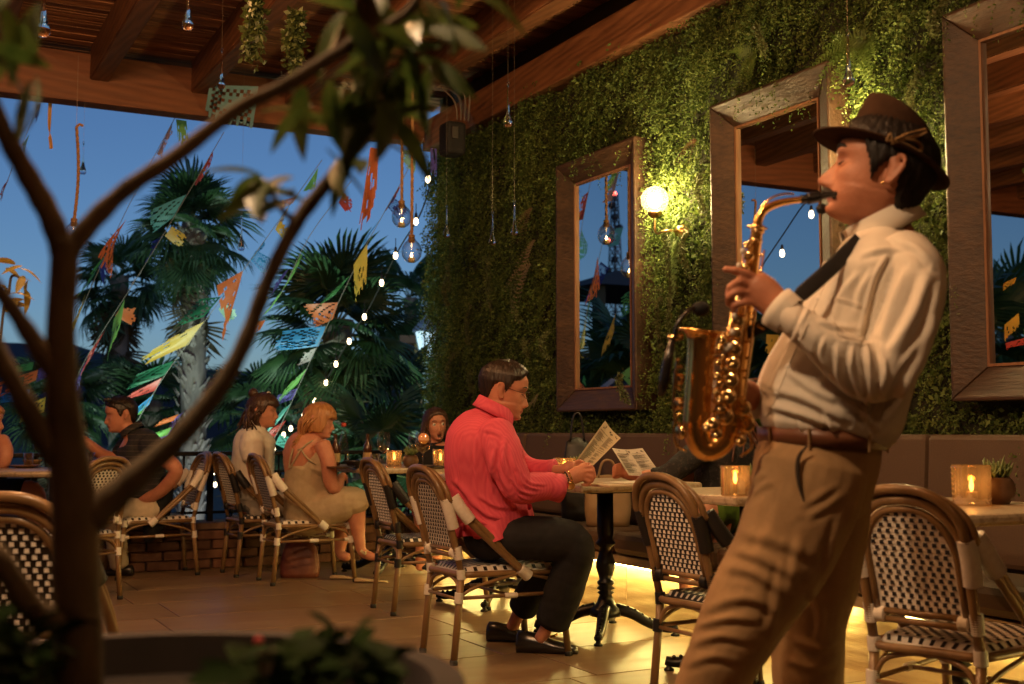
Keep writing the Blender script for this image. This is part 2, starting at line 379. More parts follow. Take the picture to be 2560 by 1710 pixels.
# longer hanging tails, ferns and dry sprays among them
M_TAIL = mat('tail_green', (.07,.09,.025), .6, c2=(.13,.14,.05), scale=14, transl=.3)
M_DRY = mat('dry_leaf', (.20,.15,.07), .7, c2=(.28,.22,.11), scale=20, transl=.25)
M_FERN = mat('fern_green', (.06,.12,.02), .5, c2=(.14,.2,.05), scale=12, transl=.3)
def tail(px, py0, py1, m=M_TAIL, bend=.05):
    a = onx(px, py0, WX-.14); b_ = onx(px, py1, WX-.17); L_ = (a-b_).length
    path = [a.lerp(b_, s) + Vector((-.03*math.sin(s*3.1), bend*math.sin(s*2.6+px), 0)) for s in np.linspace(0,1,14)]
    pts = np.array(path); d = np.gradient(pts, axis=0); rr = np.repeat(pts, 14, 0); dd = np.repeat(d, 14, 0); dd /= np.linalg.norm(dd,axis=1)[:,None]
    V, F = sprigs(rr + rng.normal(0,.004,rr.shape), rng.normal(0,.6,rr.shape)+dd*1.2, np.full(len(rr), .022), 2, .016, rng, .4)
    inst('hanging_tail', pinmesh('hanging_tail', V - np.array(gw.location)[None], F, m), gw)
for a in [(1130,610,720),(1222,640,770),(1173,760,850),(1295,690,800),(1130,880,960),(1370,830,890),(1178,930,975),(1316,850,880),(1235,420,520),(1668,560,700),(1722,560,680),(1675,700,830),(2300,180,330),(1900,60,130),(2355,0,70),(1650,720,860),(1755,430,520),(2215,250,330),(1440+120,930,1000),(1090+25,700,760)]: tail(*a, bend=rnd.uniform(.01,.05))
def spray(px, py, n, size, m, leaf, spread=1.0, down=.5, name='fern'):
    c = onx(px, py, WX-.12); Vs = []; Fs = []; o_ = 0
    for i in range(n):
        a = rng.uniform(-math.pi, 0)*spread if name != 'fern' else rng.uniform(0, 2*math.pi)
        d0 = Vector((-.7, math.cos(a), math.sin(a))).normalized(); pts = []
        for s in np.linspace(0,1,14): pts.append(c + d0*size*s + Vector((0,0,-down*size*s*s)))
        pts = np.array(pts); d = np.gradient(pts,axis=0); d /= np.linalg.norm(d,axis=1)[:,None]
        sd = np.cross(d, np.array([-1,0,.3])); sd /= np.linalg.norm(sd,axis=1)[:,None]
        for sg in (1,-1):
            tp = (1-np.linspace(0,1,14)**2*.8)[:,None]*leaf
            tip = pts + (sd*sg + d*.6)*tp; w_ = d*leaf*.17
            V = np.stack([pts-w_*.5, pts+w_, tip, tip-w_*.3],1).reshape(-1,3); Vs.append(V); Fs.append(np.arange(len(V)).reshape(-1,4)+o_); o_ += len(V)
    inst(name, pinmesh(name, np.concatenate(Vs)-np.array(gw.location)[None], np.concatenate(Fs), m), gw)
spray(2165,105,8,.22,M_FERN,.05); spray(1690,600,9,.26,M_FERN,.05,down=.9); spray(1880,140,6,.15,M_FERN,.04); spray(2120,125,6,.18,M_FERN,.04); spray(2225,300,7,.2,M_FERN,.045); spray(1690,885,6,.09,M_FERN,.02,down=.2)
spray(1335,600,8,.24,M_DRY,.03,.7,.7,'dry_spray'); spray(1325,660,7,.22,M_DRY,.03,.7,.8,'dry_spray'); spray(1330,520,6,.18,M_DRY,.025,.7,.6,'dry_spray'); spray(1345,985,5,.14,M_DRY,.02,1,.1,'dry_spray'); spray(1740,350,4,.13,mat('rust_leaf',(.2,.1,.06),.7,transl=.2),.02,.7,.8,'dry_spray'); spray(1250,900,6,.2,M_TAIL,.03,.8,.6,'dry_spray')
# ================================================================== mirrors
M_FRAME = wood('frame_wood', (.008,.004,.002), (.085,.043,.021), rough=.46, axis='Y', scale=5, bump=1.0, rand=.12, fine=55, spec=.5, coat=0, wave=.06)
M_LIP = wood('lip_wood', (.16,.07,.03), (.3,.15,.07), rough=.4, axis='Z', scale=4, bump=.2, rand=0)
M_MIRROR = mat('mirror_glass', (.86,.9,.9), .004, 1)
def mirror(y0, y1, z0, z1, label, rough_lean=0):
    xo, xi = WX-.12, WX-.055; wd = .145
    t_ = thing('wall_mirror', label, 'mirror', (WX-.1, (y0+y1)/2, z0), 0, 'tall wooden framed mirrors on the planted wall')
    MB().quad((xi+.012,y0+wd-.03,z0+wd-.03),(xi+.012,y0+wd-.03,z1-wd+.03),(xi+.012,y1-wd+.03,z1-wd+.03),(xi+.012,y1-wd+.03,z0+wd-.03)).build('glass', M_MIRROR, t_)
    def rail(o0, o1, i1, i0):
        # outer edge o0-o1, inner edge i0-i1 as (y,z); section: outer proud, inner low; sides closed
        m = MB(); g = .0012
        A = [Vector((xo,*o0)), Vector((xo,*o1)), Vector((xi,*i1)), Vector((xi,*i0))]
        mid0 = Vector((xo-.004, *(Vector(o0).lerp(Vector(i0), .10)))); mid1 = Vector((xo-.004, *(Vector(o1).lerp(Vector(i1), .10))))
        Bk = [Vector((WX+.03,*o0)), Vector((WX+.03,*o1)), Vector((WX+.03,*i1)), Vector((WX+.03,*i0))]
        V = [A[0],A[1],mid1,mid0,A[2],A[3]] + Bk
        m.add(V, [(0,1,2,3),(3,2,4,5),(0,6,7,1),(4,8,9,5),(6,9,8,7),(0,3,5,9,6),(1,7,8,4,2)])
        c = sum(V, Vector())/len(V)
        m.v = [tuple(Vector(p) + (c-Vector(p)).normalized()*g) for p in m.v]
        m.build('frame_rail', M_FRAME, t_, weld=True, bevel=.004)
    O = [(y0,z0),(y1,z0),(y1,z1),(y0,z1)]; I = [(y0+wd,z0+wd),(y1-wd,z0+wd),(y1-wd,z1-wd),(y0+wd,z1-wd)]
    for k in range(4): rail(O[k], O[(k+1)%4], I[(k+1)%4], I[k])
    m = MB(); g = .012
    for k in range(4):
        a, b_ = I[k], I[(k+1)%4]; n = Vector(((y0+y1)/2,(z0+z1)/2))
        q = [Vector(a), Vector(b_)]; inn = [p + Vector((g if p.x < n.x else -g, g if p.y < n.y else -g)) for p in q]
        m.add([(xi-.006,*q[0]),(xi-.006,*q[1]),(xi-.006,*inn[1]),(xi-.006,*inn[0]),(xi+.02,*q[0]),(xi+.02,*q[1]),(xi+.02,*inn[1]),(xi+.02,*inn[0])],[(0,1,2,3),(3,2,6,7),(0,4,5,1)])
    m.build('inner_lip', M_LIP, t_)
    return t_
mirror(6.16, 7.15, 1.142, 2.846, 'tall wooden framed mirror behind the man in pink, leftmost of the mirrors')
mirror(4.427, 5.396, 1.142, 2.846, 'tall wooden framed mirror partly behind the saxophone player, middle one')
mirror(2.734, 3.713, 1.142, 2.846, 'tall wooden framed mirror cut off by the right edge of the picture')
# ================================================================== wall lamps
def frosted(name, tint, tr=.45, tl=.4, rough=.1):
    m, t, b = newmat(name); L = t.links; t.nodes.remove(b)
    a = N(t,'ShaderNodeBsdfTransparent'); a.inputs[0].default_value = col4(tint); c = N(t,'ShaderNodeBsdfTranslucent'); c.inputs[0].default_value = col4(tint); g = N(t,'ShaderNodeBsdfGlossy'); g.inputs['Roughness'].default_value = rough
    m1 = N(t,'ShaderNodeMixShader'); m1.inputs[0].default_value = tl/(tr+tl); L.new(a.outputs[0], m1.inputs[1]); L.new(c.outputs[0], m1.inputs[2])
    m2 = N(t,'ShaderNodeMixShader'); m2.inputs[0].default_value = 1-tr-tl; L.new(m1.outputs[0], m2.inputs[1]); L.new(g.outputs[0], m2.inputs[2]); L.new(m2.outputs[0], t.nodes['Material Output'].inputs[0]); return m
M_GLOBE = frosted('globe_glass', (1,.95,.85), .84, .014)
M_BULB = emis('bulb_warm', (1,.80,.42), 60)
def sconce(y, z, label):
    g = Vector((WX-.22, y, z)); t_ = thing('wall_lamp', label, 'wall lamp', (WX-.1, y, z-.2), 0, 'globe wall lamps between the mirrors')
    wy = y - .13
    wp = Vector((WX-.10, wy, z-.2))
    MB().lathe([(.0,0),(.042,0),(.042,.012),(.036,.03),(.03,.032),(.03,.05),(0,.05)], 20, wp, (-1,0,0)).build('backplate', M_BRASS, t_, True)
    ar = smooth_path([wp+Vector((-.03,0,0)), wp+Vector((-.1,.01,0)), wp+Vector((-.122,.05,.0)), Vector((g.x,y-.03,z-.205)), Vector((g.x,y,z-.18)), Vector((g.x,y,z-.1))], 6)
    MB().tube(ar, .007, 8).build('arm', M_BRASS, t_, True)
    MB().lathe([(0,-.105),(.02,-.105),(.04,-.09),(.043,-.078),(.04,-.07),(0,-.07)], 20, g).build('cup', M_BRASS, t_, True)
    gl = MB().ball(g, .082, 24).build('globe', M_GLOBE, t_, True)
    MB().ball(g+Vector((0,0,-.015)), .030, 14, (1,1,1.2)).build('bulb', M_BULB, t_, True)
    point('lamp_light', g, 120, (1,.74,.34), .05, t_)
sconce(5.80, 2.37, 'lit glass globe wall lamp between the left and middle mirrors')
sconce(4.07, 2.37, 'lit glass globe wall lamp hidden behind the hat of the saxophone player')
# ================================================================== bench
M_VINYL = mat('bench_fabric', (.088,.054,.031), .68, c2=(.105,.065,.038), scale=180, bump=.12, detail=2)
M_BASE = wood('bench_base_wood', (.35,.24,.12), (.55,.42,.24), rough=.55, axis='Y', scale=2.4, bump=.9, rand=.1, fine=20)
M_LED = emis('led_strip', (1,.74,.22), 90)
bn = thing('banquette', 'long upholstered brown banquette glowing underneath along the planted wall', 'bench', (3.9, 5, 0))
BX0 = 3.62
xs = [1.05,1.98,2.91,3.84,4.77,5.70,6.63,7.56,8.52]
for a, b_ in zip(xs[:-1], xs[1:]):
    m = MB(); g = .004; y0, y1 = a+g, b_-g
    m.add([(4.02,y0,.46),(4.02,y1,.46),(4.06,y1,1.0),(4.06,y0,1.0),(4.2,y0,.42),(4.2,y1,.42),(4.2,y1,1.0),(4.2,y0,1.0)],[(0,1,2,3),(4,7,6,5),(0,3,7,4),(1,5,6,2),(3,2,6,7),(0,4,5,1)])
    m.build('back_cushion', M_VINYL, bn, weld=True, bevel=.022)
    MB().box(BX0-.02,4.01,y0,y1,.335,.455).build('seat_cushion', M_VINYL, bn, bevel=.035)
MB().box(BX0-.01,4.2,1.05,8.52,.285,.33).build('seat_board', M_BASE, bn)
for i, (a, b_) in enumerate(zip(xs[:-1], xs[1:])):
    MB().box(3.70,3.74,a+.003,b_-.003,.0,.27).build('base_panel', M_BASE, bn)
MB().box(3.74,4.2,1.1,8.5,.0,.28).build('base_core', M_WALL, bn)
for a, b_ in [(1.1,2.86),(3.0,3.62),(3.9,5.0),(5.1,6.5),(6.62,8.45)]:
    MB().box(3.652,3.672,a,b_,.272,.2835).build('light_strip', M_LED, bn)
# ================================================================== outside the terrace
GZ = -4.0
M_GROUND = mat('ground_dark', (.03,.03,.022), .95, c2=(.06,.055,.04), scale=.6)
structure(MB().box(-1500, 1500, 9.4, 2500, GZ-.2, GZ).build('ground', M_GROUND))
# far ridge
m = MB(); n = 120; pts = []
for i in range(n):
    px = -9000 + 13000*i/(n-1); e = 205 + 40*noise.noise(Vector((px/900, 1.3, 0))) + 16*noise.noise(Vector((px/240, 4, 0))) - (60 if px > 150 else 0)*min(1,(px-150)/250 if px > 150 else 0)
    c = CAM + (RGT*((px-1280)/FPX) + Vector((math.sin(YAW), math.cos(YAW), 0))).normalized()*420
    pts.append((c, 1.02 + e/3000*420))
V = []
for c, h in pts: V += [(c.x, c.y, GZ-1), (c.x*1.02, c.y*1.02, h*.55), (c.x*1.12, c.y*1.12, h), (c.x*1.3, c.y*1.3, GZ-1)]
m.add(V, [(4*i+k, 4*i+4+k, 4*i+5+k, 4*i+1+k) for i in range(n-1) for k in range(3)])
structure(m.build('hill', mat('hill_dark', (.016,.024,.045), .95), smooth=True))
# ---- fan palms
def fan_leaf(Rr, pl, n=30, spread=128, droop=.35, fold=.05, seed=1):
    q = random.Random(seed); m = MB(); c = Vector((0, pl, 0))
    for i in range(n):
        a0 = R(-spread + 2*spread*i/n); a1 = R(-spread + 2*spread*(i+1)/n); am = (a0+a1)/2
        rr = Rr*(.86 + .14*math.cos(am))*q.uniform(.92,1.03)
        def pt(a, r, z=0): return c + Vector((math.sin(a)*r, math.cos(a)*r, z - droop*Rr*(r/Rr)**2.4*(.5+.5*abs(math.sin(am)))))
        s0 = rr*.46; up = fold*Rr*.6; jit = q.uniform(-.06,.06)
        L0, L1, Mid = pt(a0, s0), pt(a1, s0), pt(am, s0, up)
        e = (a1-a0)*.26
        Q0, Q1 = pt(am-e+jit, rr*.78, up*.3), pt(am+e+jit, rr*.78, up*.3); T = pt(am+jit*2, rr, -q.uniform(.0,.12)*Rr)
        m.add([c, L0, Mid, L1, Q0, Q1, T], [(0,1,2),(0,2,3),(1,4,2),(2,4,5),(2,5,3),(4,6,5)])
    return m, pl
def fan_mesh(name, Rr, pl, m1, m2, **k):
    m, _ = fan_leaf(Rr, pl, **k); m.tube([(0,0,0),(0,pl*.5,.01),(0,pl,0)], [.022,.014,.009], 5, m=1)
    return m.mesh(name, None, False, [m1, m2])
M_PALM = mat('palm_leaf', (.030,.075,.030), .45, c2=(.055,.125,.045), scale=3, transl=.25, rand=.2)
M_PETI = mat('palm_stalk', (.09,.11,.03), .5)
M_DEADP = mat('palm_dead', (.05,.045,.022), .8, c2=(.09,.075,.04), scale=5, transl=.15, rand=.2)
FANS = [fan_mesh('frond', 1.0, .75, M_PALM, M_PETI, seed=s, droop=d) for s, d in ((1,.3),(2,.5),(3,.75),(4,.42))]
DEADF = [fan_mesh('dead_frond', .9, .6, M_DEADP, M_DEADP, seed=s, droop=.9, n=20, spread=100) for s in (5,6)]
M_TRUNK = mat('palm_trunk', (.14,.12,.10), .9, c2=(.30,.27,.23), scale=6, stretch=(1,1,.4), bump=.8, bscale=18)
M_HUSK = mat('palm_husk', (.20,.17,.14), .9, c2=(.36,.33,.29), scale=9, bump=.5)
def place_frond(me, name, parent, base, d, sc, roll, q):
    d = d.normalized(); side = d.cross(Vector((0,0,1)))
    side = side.normalized() if side.length > .05 else Vector((1,0,0))
    up = side.cross(d); Mx = Matrix((side, d, up)).transposed().to_4x4(); Mx = Mx @ Matrix.Rotation(roll, 4, 'Y')
    o = bpy.data.objects.new(name, me); COL.objects.link(o); o.parent = parent
    o.matrix_local = Matrix.Translation(base) @ Mx @ Matrix.Scale(sc, 4); return o
def palm(label, top, base, r0, r1, nf, size, dead=0, seed=0, emin=-55, emax=85, husk=True, group=None):
    q = random.Random(seed); t_ = thing('fan_palm', label, 'palm tree', base, 0, group); top = Vector(top); base = Vector(base)
    k = 26; pts = [base.lerp(top, s) + Vector((.08*math.sin(s*5+seed), .08*math.cos(s*4), 0))*(top-base).length*.05 for s in np.linspace(0,1,k)]
    mt = MB().tube(pts, [r0 + (r1-r0)*s + .012*math.sin(s*90) for s in np.linspace(0,1,k)], 14)
    mt.build('trunk', M_TRUNK, t_, True)
    if husk:
        m = MB(); H = (top-base).length
        for i in range(int(H*75)):
            s = q.random()**.8; c = base.lerp(top, s); a = q.uniform(0, 6.283); rr = (r0 + (r1-r0)*s)*.98
            o_ = Vector((math.cos(a), math.sin(a), 0)); sd = Vector((-math.sin(a), math.cos(a), 0)); h = q.uniform(.07,.15); ww = q.uniform(.03,.06); out = q.uniform(.03,.10)
            lean = sd*q.uniform(-.05,.05); p = c + o_*rr
            m.add([p - sd*ww, p + sd*ww, p + sd*ww*.45 + o_*out + Vector((0,0,h)) + lean, p - sd*ww*.45 + o_*out + Vector((0,0,h)) + lean, p + o_*out*.2 + Vector((0,0,-.02))], [(0,1,2,3),(0,3,4),(1,4,2)])
        o = m.build('husk', M_HUSK, t_); o['kind'] = 'stuff'
    tl = top - base
    for i in range(nf):
        az = i*2.39996 + q.uniform(-.3,.3); s = (i+.5)/nf; el = R(emax + (emin-emax)*s + q.uniform(-8,8))
        d = Vector((math.cos(az)*math.cos(el), math.sin(az)*math.cos(el), math.sin(el)))
        place_frond(FANS[q.randrange(4)], 'frond', t_, tl - Vector((0,0,.25*s)), d, size*q.uniform(.85,1.1), q.uniform(-.4,.4), q)
    for i in range(dead):
        az = i*2.39996 + q.uniform(-.4,.4); el = R(q.uniform(-88,-62))
        d = Vector((math.cos(az)*math.cos(el), math.sin(az)*math.cos(el), math.sin(el)))
        place_frond(DEADF[q.randrange(2)], 'dead_frond', t_, tl - Vector((0,0,.25+q.uniform(0,.8))), d, size*q.uniform(.8,1.1), q.uniform(-.6,.6), q)
    return t_
GP = 'fan palms in the garden beyond the railing'
def gb(px, d): p = P(px, 1075, d); return Vector((p.x, p.y, GZ))
palm('tall fan palm with a pale shaggy trunk standing in the middle of the view', P(478,560,16), gb(505,16), .21, .15, 34, .55, 6, 3, -68, 85, True, GP)
palm('dark fan palm behind the left side of the pale trunked palm', P(300,690,20), gb(300,20), .2, .15, 26, .60, 8, 5, -60, 70, False, GP)
palm('big fan palm with broad green fans to the right of the pale trunk', P(840,800,13.2), gb(850,13.2), .2, .17, 30, .62, 10, 8, -55, 80, False, GP)
palm('fan palm with hanging skirt just left of the planted wall', P(985,985,14.5), gb(985,14.5), .2, .17, 18, .52, 10, 13, -60, 60, False, GP)
palm('small dark fan palm behind the street lantern', P(1025,745,26), gb(1025,26), .2, .15, 24, .8, 6, 17, -60, 70, False, GP)
palm('low fan palm with large glossy fans behind the dining women', P(945,1135,11.6), gb(945,11.6), .16, .14, 14, .55, 0, 21, -25, 70, False, GP)
palm('low dark fan palm behind the left table', P(150,990,18), gb(150,18), .2, .16, 20, .6, 6, 23, -50, 70, False, GP)
palm('low dark fan palm between the man in stripes and the pale trunk', P(380,1000,19), gb(390,19), .2, .16, 20, .6, 6, 27, -60, 70, False, GP)
palm('low fan palm right of the pale trunk behind the brunette woman', P(640,1010,17), gb(640,17), .2, .16, 20, .58, 5, 29, -50, 70, False, GP)
# palms that only the mirrors show, left of the picture
def unfold(px, py, d):
    p = P(px, py, d); return Vector((2*(WX-.123) - p.x, p.y, p.z))
for px, py, d, lb in ((2500,830,22,'fan palm seen only in the mirror at the right edge'),(2440,900,18,'lower fan palm seen only in the mirror at the right edge'),(1960,960,20,'fan palm seen only in the mirror behind the saxophone player'),(1560,960,20,'dark palm crown seen only in the mirror behind the man in pink')):
    p = unfold(px, py, d); palm(lb, p, (p.x, p.y, GZ), .2, .15, 26, 1.1, 8, px, -60, 75, False, GP)
# lattice mast and pavilion that the left mirror shows
M_DARKST = mat('dark_steel', (.05,.05,.06), .6, .3)
tb = unfold(1535,715,120); tt = unfold(1548,480,120); Hm = tt.z - tb.z + 8
tw = thing('lattice_mast', 'distant steel lattice radio mast with red lights reflected in the left mirror', 'mast', (tb.x, tb.y, tb.z-8))
m = MB()
def corner(k, s): w2 = 1.15*(1-s) + .28*s; a = k*math.pi/2 + .5; return Vector((tb.x + w2*math.cos(a), tb.y + w2*math.sin(a), tb.z - 8 + Hm*s))
for k in range(4): m.tube([corner(k,0), corner(k,1)], .07, 4)
ns_ = 16
for i in range(ns_):
    for k in range(4):
        m.tube([corner(k,i/ns_), corner((k+1)%4,(i+1)/ns_)], .05, 3); m.tube([corner((k+1)%4,i/ns_), corner(k,(i+1)/ns_)], .05, 3); m.tube([corner(k,i/ns_), corner((k+1)%4,i/ns_)], .05, 3)
m.build('lattice', M_DARKST, tw)
m = MB()
for s, a in ((.55,0),(.62,1),(.8,2),(.86,3),(.93,0)): m.ball(corner(a,s), .38, 8)
m.build('antenna', M_DARKST, tw)
M_RED = emis('red_light', (1,.12,.08), 12)
for s, a in ((.99,1),(.72,0),(.38,2)): MB().ball(corner(a,s)+Vector((0,0,.2)), .22, 8).build('warning_light', M_RED, tw)
pc = unfold(1530,760,26); pv = thing('pavilion', 'dark hipped roof pavilion below the mast reflected in the left mirror', 'building', (pc.x, pc.y, GZ))
MB().add([(pc.x-1.6,pc.y-1.6,pc.z+.2),(pc.x+1.6,pc.y-1.6,pc.z+.2),(pc.x+1.6,pc.y+1.6,pc.z+.2),(pc.x-1.6,pc.y+1.6,pc.z+.2),(pc.x,pc.y,pc.z+.75)],[(0,1,4),(1,2,4),(2,3,4),(3,0,4),(3,2,1,0)]).build('roof', mat('roof_dark',(.05,.04,.04),.9), pv)
for sx in (-1.3,1.3):
    for sy in (-1.3,1.3): MB().box(pc.x+sx-.1,pc.x+sx+.1,pc.y+sy-.1,pc.y+sy+.1,GZ,pc.z+.2).build('column', M_WALL, pv)
# houses across the garden
M_HOUSE = mat('house_yellow', (.45,.36,.16), .9, c2=(.38,.31,.15), scale=2, bump=.2)
M_HOUSEW = mat('house_white', (.62,.58,.5), .9, c2=(.5,.47,.42), scale=2, bump=.2)
M_WINLIT = emis('window_lit', (1,.78,.42), 1.6)
def house(px0, px1, d, ztop, m_, label, wins, depth=3):
    a = P(px0,1075,d); b_ = P(px1,1075,d); f = Vector((math.sin(YAW), math.cos(YAW), 0))
    t_ = thing('house', label, 'house', ((a.x+b_.x)/2, (a.y+b_.y)/2, GZ)); o3 = [Vector((p.x,p.y,0)) for p in (a, b_, b_+f*depth, a+f*depth)]
    MB().add([(p.x,p.y,GZ) for p in o3]+[(p.x,p.y,ztop) for p in o3], [(0,1,5,4),(1,2,6,5),(2,3,7,6),(3,0,4,7),(4,5,6,7)]).build('wall', m_, t_)
    ex = (b_-a).normalized()
    c4 = [o3[0]-ex*.25-f*.25, o3[1]+ex*.25-f*.25, o3[2]+ex*.25+f*.25, o3[3]-ex*.25+f*.25]
    MB().add([(p.x,p.y,ztop+.002) for p in c4]+[(p.x,p.y,ztop+.14) for p in c4], [(0,1,5,4),(1,2,6,5),(2,3,7,6),(3,0,4,7),(4,5,6,7),(3,2,1,0)]).build('roof_slab', mat('roof_slab',(.2,.12,.08),.9), t_)
    for (px, py0, py1, wpx) in wins:
        p0 = P(px-wpx/2, py1, d-.05); p1 = P(px+wpx/2, py0, d-.05); e = f*-.04
        fr = MB(); 
        q0 = Vector((p0.x,p0.y,p0.z)); q1 = Vector((p1.x,p1.y,p0.z)); q2 = Vector((p1.x,p1.y,p1.z)); q3 = Vector((p0.x,p0.y,p1.z))
        wo = MB().quad(q0,q1,q2,q3).build('window', M_WINLIT, t_)
        for s0, s1 in ((q0,q1),(q1,q2),(q2,q3),(q3,q0),((q0+q1)/2,(q2+q3)/2)): fr.tube([s0+e,s1+e], .035, 4)
        fr.build('window_frame', M_DARKST, wo)
house(1035,1120,22,2.6,M_HOUSE,'yellow house wall glimpsed behind the palms beside the planted wall',[(1060,1020,1060,22)])
house(850,985,19,.25,M_HOUSEW,'pale lit house front glimpsed under the table through the railing',[(895,1215,1290,30),(930,1215,1290,26)])
house(60,160,20,.1,M_HOUSEW,'pale house front glimpsed under the left table through the railing',[(92,1205,1260,30),(135,1205,1260,26)])
# street lantern
lp = P(1064,905,17); ln = thing('street_lantern', 'pale blue lit street lantern in front of the palms beside the planted wall', 'street lamp', (lp.x, lp.y, GZ))
M_LANT = mat('lantern_metal', (.35,.45,.5), .5)
M_LGLASS = emis('lantern_glass', (.62,.88,1.0), .95)
k = 17/3000
MB().lathe([(.03,GZ-lp.z),(.05,-.05),(.045,0),(.1,.02),(.02,.06)], 10, lp).build('post', M_LANT, ln, True)
b0 = lp + Vector((0,0,.06))
MB().lathe([(.075,0),(.165,.36),(.165,.365),(.075,.0)], 6, b0, closed=True).build('lantern_glass', M_LGLASS, ln)
m = MB()
for j in range(6):
    a = 2*math.pi*j/6; m.tube([b0+Vector((.078*math.cos(a),.078*math.sin(a),0)), b0+Vector((.17*math.cos(a),.17*math.sin(a),.365))], .011, 5)
m.lathe([(.06,-.02),(.085,-.01),(.085,.01),(.06,.012)], 6, b0)
m.build('cage', M_LANT, ln)
MB().lathe([(.205,.365),(.2,.39),(.15,.45),(.085,.52),(.06,.545),(.05,.56),(.02,.58),(.012,.64),(0,.66)], 6, b0).build('roof', mat('lantern_roof',(.45,.55,.6),.5), ln)
point('lantern_light', b0+Vector((0,0,.2)), 30, (.6,.85,1), .12, ln)
# assumed garden uplights, unseen fixtures added to light the palms from below
def uplight(loc, tgt, power, c, ang, label):
    t_ = thing('assumed_uplight', label, 'garden light', loc); d = (Vector(tgt)-Vector(loc)).normalized()
    MB().lathe([(.0,-.1),(.05,-.1),(.06,0),(.05,.0),(.045,-.02),(0,-.02)], 12, loc, d).build('housing', M_DARKST, t_)
    spot('assumed_uplight_beam', Vector(loc)+d*.02, tgt, power, c, ang, .05, .7, t_)
g0 = gb(505,16); f2 = Vector((math.sin(YAW), math.cos(YAW), 0))
uplight(g0 - f2*2.2 + RGT*1.0 + Vector((0,0,2.3)), P(490,1000,16), 230, (.75,.9,1), 75, 'assumed garden uplight at the foot of the pale trunked palm')  # assumed from the cool light on the trunk, fixture itself unseen
uplight(gb(860,13) - f2*3.0 - RGT*1.8 + Vector((0,0,2.0)), P(880,860,13.2), 1100, (.72,1,.78), 85, 'assumed garden uplight below the broad fans')  # assumed source for the greenish light on the fans, no lamp in view
uplight(gb(330,20) - f2*3.5 + RGT*.6 + Vector((0,0,1.6)), P(300,800,20), 400, (.75,1,.85), 90, 'assumed garden uplight below the dark palm')  # likewise an assumed lamp, added to light this palm
# ================================================================== string lights
M_CORD = mat('black_cord', (.015,.014,.013), .6)
M_SOCK = mat('bulb_socket', (.02,.02,.02), .5)
M_SBULB = emis('string_bulb', (1,.74,.42), 9)
sb = MB().lathe([(.004,-.10),(.016,-.092),(.024,-.075),(.025,-.06),(.018,-.035),(.012,-.02),(.012,-.015)], 10).mesh('bulb', None, True, [M_SBULB])
ss = MB().lathe([(.006,.03),(.012,.02),(.015,.0),(.015,-.022),(.012,-.025)], 8).mesh('socket', None, True, [M_SOCK])
def string_light(label, wire, bulbs):
    W = [P(*p) for p in wire]; t_ = thing('string_light', label, 'string light', W[0])
    MB().tube(smooth_path(W, 5), .0075, 5).build('cable', M_CORD, t_)
    for px, py, d in bulbs:
        p = P(px, py, d) + Vector((0,0,.06)); so = inst('socket', ss, t_, p - W[0]); bo = inst('bulb', sb, so, sc=(.85,.85,.85))
        MB().tube([p + Vector((0,0,.02)), p + Vector((.0,0,.11))], .004, 4).build('drop_wire', M_CORD, so).location = (0,0,0)
dz = lambda py: 9.9 + max(0, py-390)/740*3.6
B1 = [(1070,450),(1040,556),(989,641),(954,709),(911,794),(873,855),(840,912),(815,958),(785,1002),(759,1040),(727,1073),(709,1089),(684,1123)]
string_light('string of warm bulbs sloping from the wall corner down behind the women', [(1084,372,9.62)] + [(x+14-6*(y>900), y-28+8*(y>900), dz(y)) for x, y in B1], [(x,y,dz(y)) for x, y in B1])
B2 = [(536,1181),(545,1196),(562,1195),(580,1193),(538,1213),(556,1223)]
string_light('small cluster of warm bulbs glowing below the railing behind the palm trunk', [(470,1160,14.5),(536,1172,14.5),(562,1186,14.5),(600,1178,14.5)], [(x,y,14.3+.1*i) for i,(x,y) in enumerate(B2)])
def hidden(px, py, d=9):
    while True:
        v = unfold(px, py, d) - CAM; f = v.dot(FWD)
        if f < .5 or 1280 + FPX*v.dot(RGT)/f < -70 or d > 45: return d
        d += .25
mb3 = [(2546,905),(1996,530),(1924,628)]
ub = [unfold(a, b_, hidden(a, b_)) for a, b_ in mb3]
tq = thing('string_light', 'warm bulbs on a sloping cable seen only in the mirrors', 'string light', ub[0])
MB().tube(smooth_path([unfold(2080,455,hidden(2080,455)), ub[1]+Vector((0,0,.16)), ub[2]+Vector((0,0,.16)), unfold(1820,745,hidden(1820,745))], 5), .0075, 5).build('cable', M_CORD, tq)
for p in ub:
    so = inst('socket', ss, tq, p - ub[0] + Vector((0,0,.05))); inst('bulb', sb, so)
